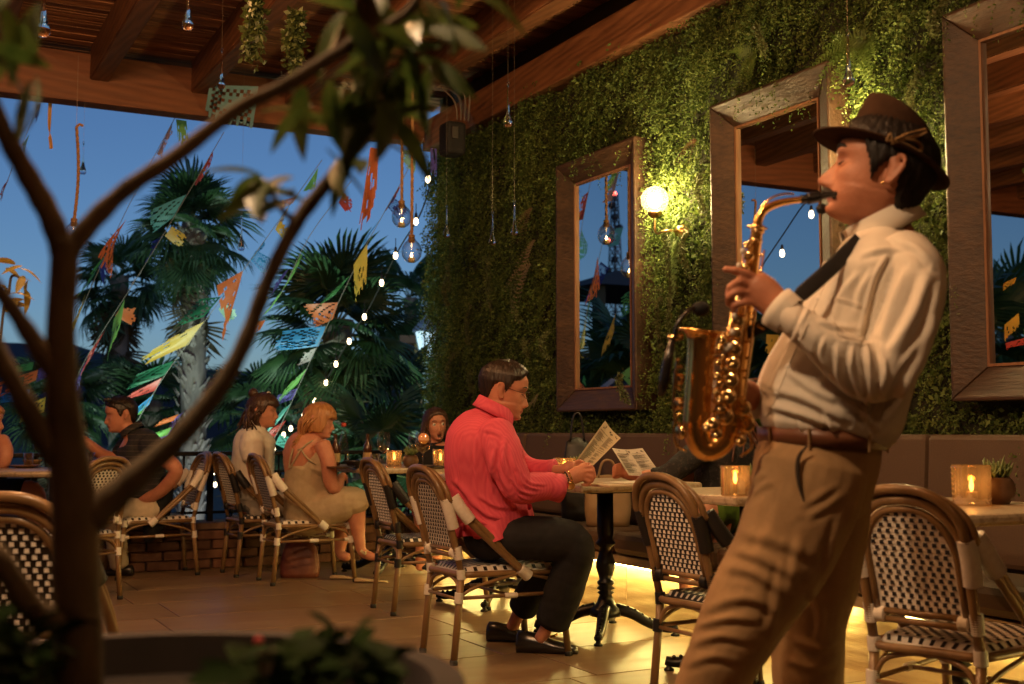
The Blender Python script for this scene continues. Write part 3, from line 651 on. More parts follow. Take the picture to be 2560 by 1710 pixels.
# ================================================================== paper flags
PAL = {'orange':(.80,.20,.06),'red':(.70,.09,.07),'green':(.10,.42,.12),'lime':(.25,.62,.16),'dgreen':(.03,.22,.11),'teal':(.16,.55,.48),'blue':(.06,.36,.80),'navy':(.03,.05,.28),'violet':(.16,.12,.50),'yellow':(.85,.55,.08),'white':(.75,.70,.68),'pink':(.80,.50,.45),'mint':(.40,.72,.55),'sky':(.24,.52,.62)}
MF = {k: mat('paper_'+k, c, .45, transl=.45, c2=tuple(min(1,x*1.15) for x in c), scale=6, bump=.3, bscale=18) for k, c in PAL.items()}
FD = lambda py: 9.75 + max(0, py-290)/810*1.7
def flag_mesh(A, B, C, D, style, seed, curl=.06):
    """A-B top edge on the cord, D-C lower edge; cells cut away as in cut paper"""
    q = random.Random(seed); nx, ny = 14, 10; A, B, C, D = map(Vector, (A, B, C, D))
    nrm = (B-A).cross(D-A); nrm = nrm.normalized() if nrm.length > 1e-9 else Vector((0,-1,0)); size = ((B-A).length + (D-A).length)/2
    def pt(u, v):
        p = A*(1-u)*(1-v) + B*u*(1-v) + C*u*v + D*(1-u)*v
        return p + nrm*size*curl*(math.sin(u*5+seed)*v + .8*math.sin(v*4+u*2+seed*1.7)*v) + Vector((0,0,-.03*size*math.sin(u*3.14)*v))
    m = MB(); ln = [ny*(1 if style != 'torn' else q.uniform(.45,1)) for _ in range(nx+1)]
    if style == 'torn':
        for i in range(1, nx): ln[i] = (ln[i-1]*.5 + ln[i]*.5)
    fr = [q.uniform(-.05,.08) for _ in range(nx*2)]
    for j in range(ny):
        for i in range(nx):
            if style == 'torn' and j > (ln[i]+ln[i+1])/2: continue
            cx, cy = min(i, nx-1-i), j
            if style == 'lattice' and 1 <= j < ny-1 and 0 < i < nx-1:
                if (i+j) % 2 == 0 and not (4 <= i <= 9 and 3 <= j <= 6 and q.random() < .6): continue
            if style == 'cut' and 1 <= j < ny-1 and cx >= 1:
                if (cx*7 + cy*5 + seed) % 4 == 0 or ((cx-4)**2 + (cy-5)**2 in (4,5) and seed % 2): continue
            if style == 'torn' and j > 1 and q.random() < .12: continue
            v0, v1 = j/ny, (j+1)/ny
            e = .0
            if j == ny-1: v1 += fr[i] + (.05 if i % 2 else -.03)
            m.quad(pt(i/nx, v0), pt((i+1)/nx, v0), pt((i+1)/nx - (.012 if j == ny-1 else 0), v1), pt(i/nx + (.012 if j == ny-1 else 0), v1))
    return m
nfl = 0
def flag(color, x0, y0, x1, y1, hx, hy, style, label, hx2=None, hy2=None, d=None, curl=.06, un=False):
    global nfl; nfl += 1
    d0 = d or FD(y0); d1 = d or FD(y1); f = unfold if un else P
    if hx2 is None: hx2, hy2 = hx, hy
    if not un and color != 'sky': hx, hy, hx2, hy2 = hx*1.4, hy*1.4, hx2*1.4, hy2*1.4
    A = f(x0,y0,d0); B = f(x1,y1,d1); C = f(x1+hx2,y1+hy2,d1+.12); D = f(x0+hx,y0+hy,d0+.12)
    m = flag_mesh(A, B, C, D, style, nfl*3+1, curl); o = m.build('paper_flag', MF[color], None, True, weld=True)
    c = A; o.data.transform(Matrix.Translation(-c)); o.location = c
    tag(o, label, 'paper flag', 'cut paper flags strung beyond the terrace'); return o
# first cords on the left
flag('navy',92,262,101,258,-6,38,'torn','small navy paper flag under the header beam at the far left')
flag('mint',74,335,62,372,-22,28,'torn','mint green torn flag below the small navy one at far left',-2,30)
flag('red',22,448,4,490,-16,20,'torn','narrow red flag cut by the left edge of the picture',-4,14)
flag('pink',434,300,392,385,-4,10,'torn','pale pink shredded flag hanging under the header beam',12,8)
flag('lime',440,298,466,302,6,54,'torn','lime green flag hanging straight down from the header beam')
flag('sky',372,424,338,470,-22,24,'lattice','grey blue cut paper flag partly behind the curved branch',-6,22)
flag('orange',316,548,286,600,-50,62,'cut','long orange flag left of the palm crown',-4,64)
flag('green',262,640,226,702,-28,30,'torn','green flag just below the long orange one',-24,32)
flag('yellow',215,732,196,790,-26,64,'cut','yellow flag half hidden behind the tree trunk',-8,28)
flag('red',532,378,487,458,2,22,'torn','red flag in front of the palm crown top',2,8)
flag('teal',466,486,432,544,-60,26,'cut','teal flag with ragged lower edge in front of the palm crown',-36,28)
flag('navy',408,588,368,652,-22,14,'torn','navy rolled flag below the teal one',-2,6)
flag('white',360,668,330,712,-12,14,'torn','white narrow flag right of the tree trunk',-10,14)
flag('lime',312,748,284,800,-20,90,'torn','lime green torn flag hanging low left of the palm trunk',-16,106)
flag('red',268,818,222,884,-26,44,'torn','dull red flag below the lime one, right of the tree trunk',-14,44)
flag('violet',226,888,186,958,-10,24,'lattice','blue violet flag close to the tree trunk',-6,20)
flag('lime',796,418,758,478,-6,42,'torn','lime green flag high between the branches in the open sky',26,-4)
flag('white',725,510,690,566,-4,12,'torn','white twisted flag in the open sky under the lime one',4,8)
flag('blue',663,598,626,648,-4,10,'torn','bright blue narrow flag right of the palm crown',4,6)
flag('orange',608,676,594,728,-58,32,'torn','orange torn flag right of the palm trunk top',-30,100)
flag('dgreen',552,742,510,792,-40,4,'lattice','dark green lattice flag crossing the palm trunk',-50,18)
flag('yellow',510,804,470,862,-108,52,'torn','large yellow torn flag left of the palm trunk',-128,58)
flag('dgreen',434,902,412,938,-64,24,'cut','dark green flag below the large yellow one')
flag('red',405,944,388,976,-78,40,'torn','red curved flag behind the head of the striped shirt man',-66,24)
flag('blue',384,986,372,1012,-38,30,'torn','small bright blue flag beside the head of the striped shirt man')
flag('orange',446,1036,434,1052,-44,14,'torn','orange flag low behind the diagonal branch')
flag('violet',462,1026,420,1090,-22,18,'lattice','violet flag beside the diagonal branch',-24,14)
flag('lime',430,1068,420,1088,-42,14,'torn','lime flag low behind the striped shirt man')
flag('lime',770,604,700,738,-14,24,'torn','long lime flag right of the diagonal branch',-30,48)
flag('violet',722,672,690,724,-16,12,'torn','violet flag tucked behind the long lime one')
flag('yellow',672,738,648,782,-12,10,'torn','thin yellow flag beside the diagonal branch')
flag('mint',1042,374,1006,376,-4,56,'torn','pale green flag behind the two rope lanterns',-2,24)
flag('red',998,464,962,526,2,8,'torn','thin red flag left of the rope lanterns',2,6)
flag('blue',950,548,918,588,-30,46,'torn','bright blue shredded flag left of the hanging glass lanterns',-14,26)
flag('yellow',918,608,884,662,-2,80,'torn','yellow torn flag below the blue shredded one',2,76)
flag('green',876,688,838,736,-44,40,'lattice','green flag folded along the cord under the yellow one',-40,30)
flag('orange',846,756,832,798,-58,2,'cut','orange cut flag above the sky blue lattice flag',-30,14)
flag('blue',814,816,796,866,-74,8,'lattice','sky blue lattice paper flag beside the bulbs')
flag('white',790,870,776,902,-26,10,'torn','small white flag under the sky blue lattice flag')
flag('lime',768,920,744,960,-48,46,'torn','lime flag above the head of the blonde woman')
flag('violet',746,970,730,998,-34,12,'lattice','violet flag above the teal one behind the brunette woman')
flag('teal',730,1006,698,1052,-30,24,'torn','teal flag between the two seated women',-36,36)
flag('red',716,1050,690,1088,-28,18,'cut','pinkish red flag right behind the face of the brunette woman')
flag('orange',926,368,946,372,-26,172,'torn','long orange shredded paper strip hanging left of the rope lanterns',-4,120,9.7)
flag('violet',1076,370,1092,372,0,54,'torn','violet flag in the corner beside the planted wall')
flag('orange',96,924,90,950,-82,28,'cut','orange flag low at the far left of the picture',-78,36)
flag('blue',74,974,70,1000,-50,6,'lattice','blue lattice flag low at the far left')
flag('yellow',116,992,110,1030,-40,18,'cut','yellow flag low left of the tree trunk')
flag('dgreen',116,1034,110,1060,-50,6,'torn','dark green flag low left of the tree trunk')
flag('green',86,904,80,924,-42,10,'torn','green flag above the low orange one at far left')
flag('sky',524,212,646,216,-12,68,'lattice','large pale blue cut paper sheet pinned to the header beam',-14,100,9.28,.02)
# smaller ones between
flag('navy',262,640,246,668,8,44,'torn','small navy flag hidden between the long orange flag and the green one',10,40)
flag('lime',184,812,168,860,-26,30,'torn','lime scrap low beside the tree trunk under the yellow flag',-22,30)
flag('teal',176,968,160,1010,-24,16,'cut','teal flag right against the tree trunk below the blue violet one',-20,20)
flag('orange',300,770,288,790,40,-2,'torn','short orange flag pointing right under the white narrow one',36,20)
flag('yellow',430,566,412,590,34,22,'torn','short yellow flag over the left half of the palm crown',30,26)
flag('mint',560,752,546,774,30,24,'torn','mint scrap beside the right edge of the palm trunk',22,28)
flag('blue',640,626,626,650,30,18,'lattice','pale blue flag tucked behind the bright blue narrow one',24,26)
flag('pink',745,488,732,508,-30,10,'torn','pink scrap under the lime flag in the open sky',-28,14)
flag('yellow',700,552,688,574,24,20,'torn','short yellow flag right of the white twisted flag',20,24)
flag('red',858,482,846,506,24,18,'torn','short red flag in the open sky left of the long orange strip',18,24)
flag('orange',664,800,650,824,-30,6,'torn','orange scrap at the lower end of the long lime flag',-26,14)
flag('teal',700,1086,688,1110,28,8,'cut','small teal flag low behind the neck of the brunette woman',26,12)
flag('navy',982,492,968,516,26,22,'lattice','small navy flag beside the thin red one',22,26)
flag('lime',364,1014,352,1034,-34,8,'torn','lime scrap behind the collar of the striped shirt man',-30,14)
flag('violet',150,900,140,930,-36,14,'lattice','violet flag left of the tree trunk above the low orange one',-34,18)
# reflected ones
for a in [('teal',1530,565,1518,610,-36,6,'torn','pale teal flag reflected at the top of the left mirror'),('navy',1494,668,1474,652,-22,44,'lattice','navy lattice flag reflected in the left mirror'),('green',1576,705,1574,760,-46,30,'lattice','green lattice flag reflected at the right of the left mirror'),
          ('yellow',1512,778,1480,860,-10,52,'torn','yellow torn flag reflected low in the left mirror'),('lime',1560,905,1520,935,30,36,'torn','lime flag reflected at the bottom of the left mirror'),('white',1500,945,1460,975,20,4,'torn','white scrap of paper reflected at the bottom of the left mirror'),
          ('orange',2060,645,2015,685,4,12,'lattice','orange flag reflected behind the black strap'),('green',1996,720,1970,745,-10,14,'lattice','green flag reflected behind the black strap'),('yellow',1916,836,1884,834,-4,58,'torn','yellow flag reflected beside the saxophone'),('red',1934,876,1884,908,4,34,'cut','red flag reflected beside the saxophone'),
          ('yellow',2506,690,2475,705,-4,16,'cut','yellow flag reflected high in the right mirror'),('yellow',2512,780,2476,810,4,48,'torn','yellow flag reflected low in the right mirror'),('red',2530,842,2478,856,4,22,'torn','red flag reflected low in the right mirror'),('green',2558,805,2524,820,4,32,'lattice','green flag reflected at the right edge of the right mirror')]:
    flag(*a, d=hidden(a[1], a[2]), un=True)
# cords
M_TWINE = mat('white_twine', (.28,.27,.25), .7)
def cord(label, pts, m_=M_TWINE, r=.0028):
    W = [P(x,y,FD(y)) for x, y in pts]; o = MB().tube(smooth_path(W,4), r, 4).build('bunting_cord', m_); tag(o, label, 'cord', 'cords of the paper flags')
cord('white cord of the paper flags at the far left', [(108,250),(92,275),(45,385),(0,500)])
cord('white cord running behind the upper fork of the tree', [(440,290),(365,430),(290,580),(196,790),(150,900)])
cord('white cord crossing the palm crown', [(560,330),(487,455),(400,600),(330,714),(222,884),(170,990)])
cord('white cord crossing the pale palm trunk', [(805,400),(725,512),(608,676),(510,805),(412,938),(345,1050),(330,1080)])
cord('white cord along the long lime flag', [(880,450),(775,588),(700,738),(640,800)])
cord('white cord closest to the string of bulbs', [(1060,345),(998,465),(918,608),(846,756),(776,902),(690,1088),(650,1150)])
# ================================================================== hanging glass drops and rope lanterns
M_DROP = solid_glass('drop_glass', (.95,.97,.97))
M_WIRE = mat('thin_wire', (.25,.2,.15), .4, .8)
M_ROPE = mat('rope', (.30,.15,.06), .9, c2=(.42,.23,.10), scale=60, bump=.6)
M_CLEAR = thin_glass('clear_glass', (.97,.98,1), .3, .01)
M_WAX = mat('wax', (.75,.60,.35), .5, sss=.3)
M_FLAME = emis('flame', (1,.55,.16), 22)
def drop(px, y0, y1, d, label, ztop=3.92):
    a = P(px, y0, d); b_ = P(px, y1, d); h = a.z - b_.z; a = Vector((b_.x, b_.y, a.z)); r = h*.085 + .004
    t_ = thing('glass_drop', label, 'glass ornament', (b_.x,b_.y,b_.z), 0, 'glass teardrops hung on wires from the pergola')
    MB().lathe([(0,0),(r*.6,.008*h),(r*.95,.05*h),(r,.10*h),(r*.8,.18*h),(r*.45,.3*h),(r*.27,.45*h),(r*.2,.65*h),(r*.17,.9*h),(r*.2,.96*h),(0,.975*h)], 14, b_).build('drop', M_DROP, t_, True)
    m = MB(); rr = .006 + .03*h*.3
    m.tube([a + Vector((rr*math.cos(x)*.8, 0, rr*math.sin(x))) for x in np.linspace(-1.5,4.7,12)], .0022, 5); m.build('ring', M_DROP, t_, True)
    MB().tube([a + Vector((0,0,rr)), Vector((a.x,a.y,ztop))], .0007, 4).build('wire', M_WIRE, t_)
for q in [(107,-90,92,5.0,'glass teardrop cut by the top edge at the far left'),(469,-60,75,4.2,'large glass teardrop cut by the top edge left of centre'),(553,122,223,7.0,'glass teardrop hanging in front of the second beam'),(207,355,436,9.0,'glass teardrop against the sky beside the long rope lantern'),
          (603,540,627,9.0,'glass teardrop against the right side of the palm crown'),(1270,206,318,6.0,'glass teardrop with ring below the wall beam'),(1116,515,594,8.2,'glass teardrop near the left edge of the planted wall'),(1231,530,612,7.6,'faint glass teardrop in front of the planted wall between two others'),
          (1286,502,588,7.2,'glass teardrop nearest to the left mirror'),(2122,76,216,4.0,'glass teardrop above the hat of the saxophone player'),(2045+6,308,412,9.6,'glass teardrop reflected beside the hat brim')]:
    if 'reflected' in q[4]:
        continue
    drop(*q)
def lantern(label, p, ztop, rg=.072, sway=0):
    """p: centre of the glass; rope up to ztop"""
    t_ = thing('rope_lantern', label, 'hanging lantern', (p.x,p.y,p.z-rg), 0, 'glass candle lanterns on ropes')
    pr = [(.028,1.62),(.03,1.45),(.045,1.2),(.075,.9),(.095,.5),(.1,.1),(.092,-.35),(.07,-.7),(.035,-.95),(0,-1)]
    MB().lathe([(r*rg/.1, z*rg) for r, z in pr], 22, p).build('glass', M_CLEAR, t_, True)
    top = p + Vector((0,0,1.5*rg)); n = 60; h = ztop - top.z; m = MB()
    for ph in (0, 2.09, 4.19):
        m.tube([top + Vector((.0055*math.cos(i*.55+ph) + sway*math.sin(i/n*3.1)*.02, .0055*math.sin(i*.55+ph), h*i/n)) for i in range(n+1)], .0068, 5)
    m.build('rope', M_ROPE, t_, True)
    m = MB(); [m.tube([top + Vector((.018*math.cos(x),.018*math.sin(x),-.03+.011*k)) for x in np.linspace(0,6.283,10)], .0065, 5, False) for k in range(5)]
    m.build('knot', M_ROPE, t_, True)
    MB().lathe([(0,-.93),(.34,-.93),(.34,-.55),(.30,-.5),(0,-.52)], 12, p).build('candle', M_WAX, t_, True) if False else MB().lathe([(0,-.93*rg),(.34*rg,-.93*rg),(.34*rg,-.5*rg),(.3*rg,-.47*rg),(0,-.48*rg)], 12, p).build('candle', M_WAX, t_, True)
    MB().lathe([(0,-.48*rg),(.10*rg,-.4*rg),(.13*rg,-.28*rg),(.07*rg,-.1*rg),(0,.05*rg)], 8, p).build('flame', M_FLAME, t_, True)
def tri_mirror(px, pxm, py):
    """place seen straight at px and in the wall mirror at pxm"""
    a = ray(px, py); X0 = 2*(WX-.123); best = None
    for i in range(4000):
        d = 6 + i*.001; p = CAM + a*d; qx = X0 - p.x; v = Vector((qx, p.y, 0)); f = v.dot(Vector((math.sin(YAW),math.cos(YAW),0))); r_ = v.dot(RGT)
        e = abs(1280 + FPX*r_/(f*math.cos(PITCH)) - pxm)
        if best is None or e < best[0]: best = (e, p)
    return best[1]
p1 = tri_mirror(1004, 1475, 545); p2 = tri_mirror(1029, 1532, 632)
lantern('glass candle lantern on a rope, the upper left of the pair beside the wall', p1, 3.5)
lantern('glass candle lantern on a rope, the lower one of the pair beside the wall', p2, 3.5)
p3 = P(184, 588, 8.4); p3t = P(184, 312, 8.4)
lantern('glass candle lantern on a rope at the left behind the tree fork', p3, p3t.z, .066, 1)
rt = p3t; t3 = [o for o in COL.objects if o.name.startswith('rope_lantern')][-1]
MB().tube([Vector((p3.x,p3.y,p3t.z)), Vector((p3.x+.02,p3.y,p3t.z+.02)), Vector((p3.x+.045,p3.y,p3t.z+.012))], .011, 6).build('rope_end', M_ROPE, t3)
MB().tube([Vector((p3.x,p3.y,p3t.z)), Vector((p3.x,p3.y,3.66))], .0012, 4).build('wire', M_WIRE, t3)
pm = unfold(2548, 745, 10.2); lantern('glass candle lantern on a rope seen only in the right mirror', Vector((pm.x, 9.2, pm.z)), 3.5)
# ================================================================== ribbons, vines, speaker in the corner
M_RIBY = mat('ribbon_yellow', (.75,.36,.06), .5, transl=.3); M_RIBG = mat('ribbon_green', (.03,.22,.07), .5, transl=.3); M_RIBR = mat('ribbon_red', (.45,.05,.07), .6, transl=.2)
def ribbon(label, pts, d, w_, m_, cat='ribbon'):
    W = [P(x,y,d + (q[0] if q else 0)) for x, y, *q in pts]; S = smooth_path(W, 6); m = MB()
    for i in range(len(S)-1):
        a, b_ = Vector(S[i]), Vector(S[i+1]); n_ = Vector((math.cos(i*.18),.3*math.sin(i*.3),.35)).normalized()*w_; 
        n2 = Vector((math.cos((i+1)*.18),.3*math.sin((i+1)*.3),.35)).normalized()*w_; m.quad(a-n_, a+n_, b_+n2, b_-n2)
    o = m.build('ribbon', m_, weld=True); c = Vector(o.data.vertices[0].co); o.data.transform(Matrix.Translation(-c)); o.location = c; tag(o, label, cat)
ribbon('yellow paper ribbon looped under the header beam with a long hanging tail', [(104,124),(106,165),(92,186),(66,184),(62,172,.1),(80,160,.1),(108,170),(124,182),(126,240),(124,290),(123,330),(126,350),(128,372)], 9.2, .014, M_RIBY)
ribbon('dark green paper ribbon between the yellow ribbon and the first beam', [(130,178),(150,176),(180,160),(200,148),(205,160),(204,200),(196,220)], 9.2, .02, M_RIBG)
ribbon('red paper tangle in the loop of the yellow ribbon', [(66,140),(86,150),(70,165),(90,160),(72,175),(84,180),(78,192),(74,170),(92,150)], 9.25, .014, M_RIBR)
M_VINE = mat('vine_leaf', (.05,.075,.018), .5, c2=(.09,.11,.03), scale=20, transl=.3)
def vine(label, px, y0, y1, d, n=16):
    a = P(px,y0,d); b_ = P(px-6,y1,d); t_ = thing('hanging_vine', label, 'hanging plant', a); Vs = []; Fs = []; o_ = 0; m = MB()
    for i in range(n):
        s1 = rng.uniform(.35,1); off = Vector((rng.normal(0,.03),rng.normal(0,.03),0))
        pth = [a.lerp(b_, s1*s) + off*s*(1.2 if s < .8 else .7) for s in np.linspace(0,1,9)]; m.tube(pth, .0018, 4)
        pp = np.array(pth); dd = np.gradient(pp,axis=0); dd /= np.linalg.norm(dd,axis=1)[:,None]; rr = np.repeat(pp,3,0); d3 = np.repeat(dd,3,0)
        V, F = sprigs(rr, d3 + rng.normal(0,.7,rr.shape), np.full(len(rr),.03), 2, .032, rng, .3); Vs.append(V); Fs.append(F+o_); o_ += len(V)
    m.build('stem', M_VINE, t_); me = pinmesh('leaves', np.concatenate(Vs)-np.array(a)[None], np.concatenate(Fs), M_VINE); inst('leaves', me, t_)['kind'] = 'stuff'
vine('green vine hanging off the second beam, left of the two', 640, -20, 150, 5.6)
vine('green vine hanging off the second beam, right of the two', 742, 30, 190, 6.2)
sp_ = P(1132,335,9.0); sk = thing('wall_speaker', 'black speaker box with cables in the dark corner under the header', 'speaker', sp_)
M_SPK = mat('speaker_black', (.006,.005,.005), .8)
m = MB(); X = Vector((.10,0,0)); MB().box(sp_.x-.07,sp_.x+.09,sp_.y-.06,sp_.y+.12,sp_.z-.16,sp_.z+.09).build('cabinet', M_SPK, sk, bevel=.03)
MB().box(sp_.x-.04,sp_.x+.01,sp_.y-.08,sp_.y-.06,sp_.z-.05,sp_.z+.04).build('junction_box', mat('box_grey',(.04,.035,.03),.6), sk, bevel=.004)
for k in range(4):
    MB().tube(smooth_path([sp_+Vector((-.02+.03*k,-.12,.08)), sp_+Vector((-.06+.04*k,-.16,.2+.03*k)), sp_+Vector((.05*k-.12,-.05,.33))],5), .006, 5).build('cable', mat('cable_grey',(.12,.09,.07),.5), sk)
# ================================================================== bistro chairs
M_RATT = mat('rattan_pole', (.17,.098,.040), .36, c2=(.25,.15,.065), scale=10, stretch=(1,1,.3), bump=.08, rand=.1, coat=.2)
M_WHITE = mat('weave_white', (.84,.80,.72), .5, c2=(.76,.71,.62), scale=60)
M_BLACK = mat('weave_black', (.014,.013,.013), .45)
M_CAP = mat('foot_cap', (.012,.012,.012), .6)
def postx(z): return -.235 - .03*max(0,(z-.385)/.165) - .045*max(0, z-.55)/.3 if z > .385 else -.27 + .035*z/.385
def ridged(path, r, n=12, turns=6, amp=.0016):
    S = smooth_path(path, 3*turns//max(1,len(path)-1)+2); return S, [r + (amp if i % 2 else -amp) for i in range(len(S))]
def make_chair(field, check, wrap, tname):
    t_ = thing('bistro_chair', 'x', 'chair', (0,0,0), 0, 'rattan bistro chairs')
    for s in (1,-1):
        lg = MB().tube([(-.272,.168*s,.012),(-.253,.166*s,.2),(-.235,.165*s,.385)], [.0155,.0155,.0155], 10).build('leg', M_RATT, t_, True, True)
        MB().lathe([(0,0),(.017,0),(.018,.014),(.0165,.022)], 10, (-.273,.168*s,0)).build('foot_cap', M_CAP, lg, True, True)
        lg = MB().tube([(.282,.205*s,.012),(.262,.2*s,.2),(.240,.192*s,.385)], .0155, 10).build('leg', M_RATT, t_, True, True)
        MB().lathe([(0,0),(.017,0),(.018,.014),(.0165,.022)], 10, (.283,.205*s,0)).build('foot_cap', M_CAP, lg, True, True)
    arch = lambda hw, zs, zt, dx, z0: [(postx(z0)+dx, hw, z0)] + [(postx(z)+dx, hw*math.cos(a)**.8 if math.cos(a) > 1e-6 else 0, z) for a, z in [(math.pi/2*i/7, zs + (zt-zs)*math.sin(math.pi/2*i/7)) for i in range(8)]]
    def full(h): return h + [(x,-y,z) for x, y, z in h[::-1][1:]]
    MB().tube(smooth_path(full(arch(.165,.66,.822,0,.385)),2), .0145, 10).build('back_hoop', M_RATT, t_, True, True)
    MB().tube(smooth_path(full(arch(.138,.65,.796,-.002,.485)),2), .011, 8).build('panel_hoop', M_RATT, t_, True, True)
    for k, (hw, zt, dx, r_) in enumerate(((.177,.854,-.008,.0145),(.193,.844,.016,.0125))):
        h = arch(hw,.715,zt,dx,.715)[1:]; low = smooth_path([(.055-.012*k,.212,.378+.02*k),(-.11+.012*k,.214,.520+.016*k),(-.238+.016*k,.202,.640+.012*k),(-.277+.018*k,.186,.70+.008*k)],4)
        MB().tube(smooth_path(full(low + h),2), r_, 10).build('arm_hoop', M_RATT, t_, True, True)
    for z_ in (.492,.467): MB().tube([(postx(z_),-.165,z_),(postx(z_),.165,z_)], .0105, 8).build('back_rail', M_RATT, t_, True, True)
    ring = smooth_path([(-.235,-.165,.385),(0,-.195,.385),(.240,-.192,.385),(.255,0,.385),(.240,.192,.385),(0,.195,.385),(-.235,.165,.385),(-.24,0,.385),(-.235,-.165,.385)],3)
    MB().tube(ring, .0135, 8).build('seat_frame', M_RATT, t_, True, True)
    for s in (1,-1):
        MB().tube([(-.248,.166*s,.285),(.255,.197*s,.285)], .0085, 8).build('stretcher', M_RATT, t_, True, True)
        MB().tube(smooth_path([(-.245,.166*s,.29),(-.16,.18*s,.335),(.04,.205*s,.385)],5), .008, 8).build('brace', M_RATT, t_, True, True)
        MB().tube(smooth_path([(.252,.197*s,.29),(.2,.2*s,.345),(.06,.206*s,.38)],5), .008, 8).build('brace', M_RATT, t_, True, True)
        MB().tube(smooth_path([(-.25,.16*s,.28),(-.24,.13*s,.345),(-.235,.05*s,.372),(-.235,0,.374)],5), .0085, 8).build('brace', M_RATT, t_, True, True)
    for q_ in (((-.25,-.166,.28),(-.25,.166,.28)), ((0,-.18,.285),(0,.18,.285))): MB().tube(q_, .0075, 8).build('cross_stretcher', M_RATT, t_, True, True)
    # wrapped joints
    def bind(path, r, turns=6, flat=1.0):
        S, rr = ridged(path, r, turns=turns); MB().tube(S, rr, 12, flat=flat).build('binding', wrap, t_, True, True)
    for s in (1,-1):
        bind([(postx(.59)+.002,.168*s,.59),(postx(.65)+.003,.172*s,.65),(postx(.72)+.004,.172*s,.72)], .026, 10)
        bind([(-.212,.206*s,.622),(-.250,.197*s,.672),(-.284,.180*s,.728)], .0285, 10)
        bind([(postx(.455),.165*s,.452),(postx(.505),.165*s,.508)], .0195, 5)
        bind([(postx(.48),.145*s,.48),(postx(.48),.115*s,.48)], .0235, 4)
        bind([(-.236,.165*s,.365),(-.238,.165*s,.408)], .0195, 5); bind([(-.249,.166*s,.262),(-.246,.166*s,.31)], .0195, 5)
        bind([(.241,.192*s,.355),(.239,.192*s,.402)], .020, 5); bind([(.254,.197*s,.262),(.250,.196*s,.308)], .0195, 5)
        bind([(.075,.211*s,.367),(.03,.213*s,.405)], .026, 5)
        bind([(.19,.196*s,.386),(.22,.194*s,.386)], .0175, 3)
        bind([(.21,.194*s,.285),(.24,.196*s,.285)], .0125, 3); bind([(-.03,.182*s,.285),(.03,.186*s,.285)], .012, 4)
    # woven back: strands with bulges, checks woven in
    def hwb(z):
        if z <= .655: return .136
        s = min(1, (z-.65)/(.796-.65)); return .136*max(0, math.cos(math.asin(s)))**.8 if s < 1 else 0
    m = MB(); ck = MB(); nz = 17; z0, z1 = .500, .790; dzr = (z1-z0)/nz; nxs = 10
    for side in (1,-1):
        for j in range(nz):
            za, zb = z0 + j*dzr, z0 + (j+1)*dzr; zm = (za+zb)/2; h = max(.012, (hwb(za)+hwb(zb))/2 - .002); x0 = postx(zm)
            nseg = 12
            for i in range(nseg):
                ya, yb = -h + 2*h*i/nseg, -h + 2*h*(i+1)/nseg; e = .0035*side; e2 = .0012*side
                m.quad((postx(za)+e2,ya,za),(postx(za)+e2,yb,za),(x0+e,yb,zm),(x0+e,ya,zm)); m.quad((x0+e,ya,zm),(x0+e,yb,zm),(postx(zb)+e2,yb,zb),(postx(zb)+e2,ya,zb))
            cw = .272/nxs
            for i in range(-nxs, nxs+1):
                yc = (i + (.16 if j % 2 else -.16))*cw*1.0
                if abs(yc) > h - cw*.4: continue
                wv = cw*.22; hv = dzr*.34; e = .0046*side
                ck.add([(x0+e,yc-wv,zm-hv),(x0+e,yc+wv,zm-hv),(x0+e,yc+wv,zm+hv),(x0+e,yc-wv,zm+hv),(x0,yc-wv*1.1,zm-hv*1.1),(x0,yc+wv*1.1,zm-hv*1.1),(x0,yc+wv*1.1,zm+hv*1.1),(x0,yc-wv*1.1,zm+hv*1.1)],[(0,1,2,3),(0,4,5,1),(1,5,6,2),(2,6,7,3),(3,7,4,0)])
    bk = m.build('back_weave', field, t_, True, True, weld=True); c_ = ck.build('back_checks', check, bk, False, True); c_['kind'] = 'stuff'
    # woven seat, rolled over its edges
    m = MB(); ck = MB(); nx, ny = 20, 18
    def hws(x): return (.168 + (.205-.168)*(x+.225)/.47)*(1 - .10*max(0,(x-.19)/.055)**2 - .12*max(0,(-.17-x)/.055)**2)
    def top(u, v):   # u 0..1 back-front, v -1..1
        x = -.225 + .47*u; ed = max(abs(v), abs(2*u-1)); ed = max(0, (ed-.82)/.18); return Vector((x, hws(x)*v, .418 - .026*ed**2 + .002))
    for i in range(nx):
        for j in range(ny):
            u0, u1, v0, v1 = i/nx, (i+1)/nx, -1+2*j/ny, -1+2*(j+1)/ny; m.quad(top(u0,v0),top(u1,v0),top(u1,v1),top(u0,v1))
            if (i+j) % 2 == 0:
                um, vm = (u0+u1)/2, (v0+v1)/2; a, b2 = .36/nx, .36*2/ny; ck.quad(*[top(um+p*a, vm+q_*b2)+Vector((0,0,.0016)) for p, q_ in ((-1,-1),(1,-1),(1,1),(-1,1))])
    per = [top(u,-1) for u in np.linspace(0,1,21)] + [top(1,v) for v in np.linspace(-1,1,19)] + [top(u,1) for u in np.linspace(1,0,21)] + [top(0,v) for v in np.linspace(1,-1,19)]
    for i in range(len(per)):
        a, b2 = per[i], per[(i+1) % len(per)]
        if (a-b2).length < 1e-6: continue
        dn = Vector((0,0,-.024)); m.quad(a, a+dn, b2+dn, b2)
        if i % 2 == 0:
            o2 = Vector((a.x-.01, a.y, 0)).normalized()*.0015; f1, f2_ = a.lerp(b2,.1), a.lerp(b2,.9); ck.quad(f1+o2+dn*.2, f1+o2+dn*.75, f2_+o2+dn*.75, f2_+o2+dn*.2)
    st = m.build('seat_weave', field, t_, True, True, weld=True); c_ = ck.build('seat_checks', check, st, False, True); c_['kind'] = 'stuff'
    return t_
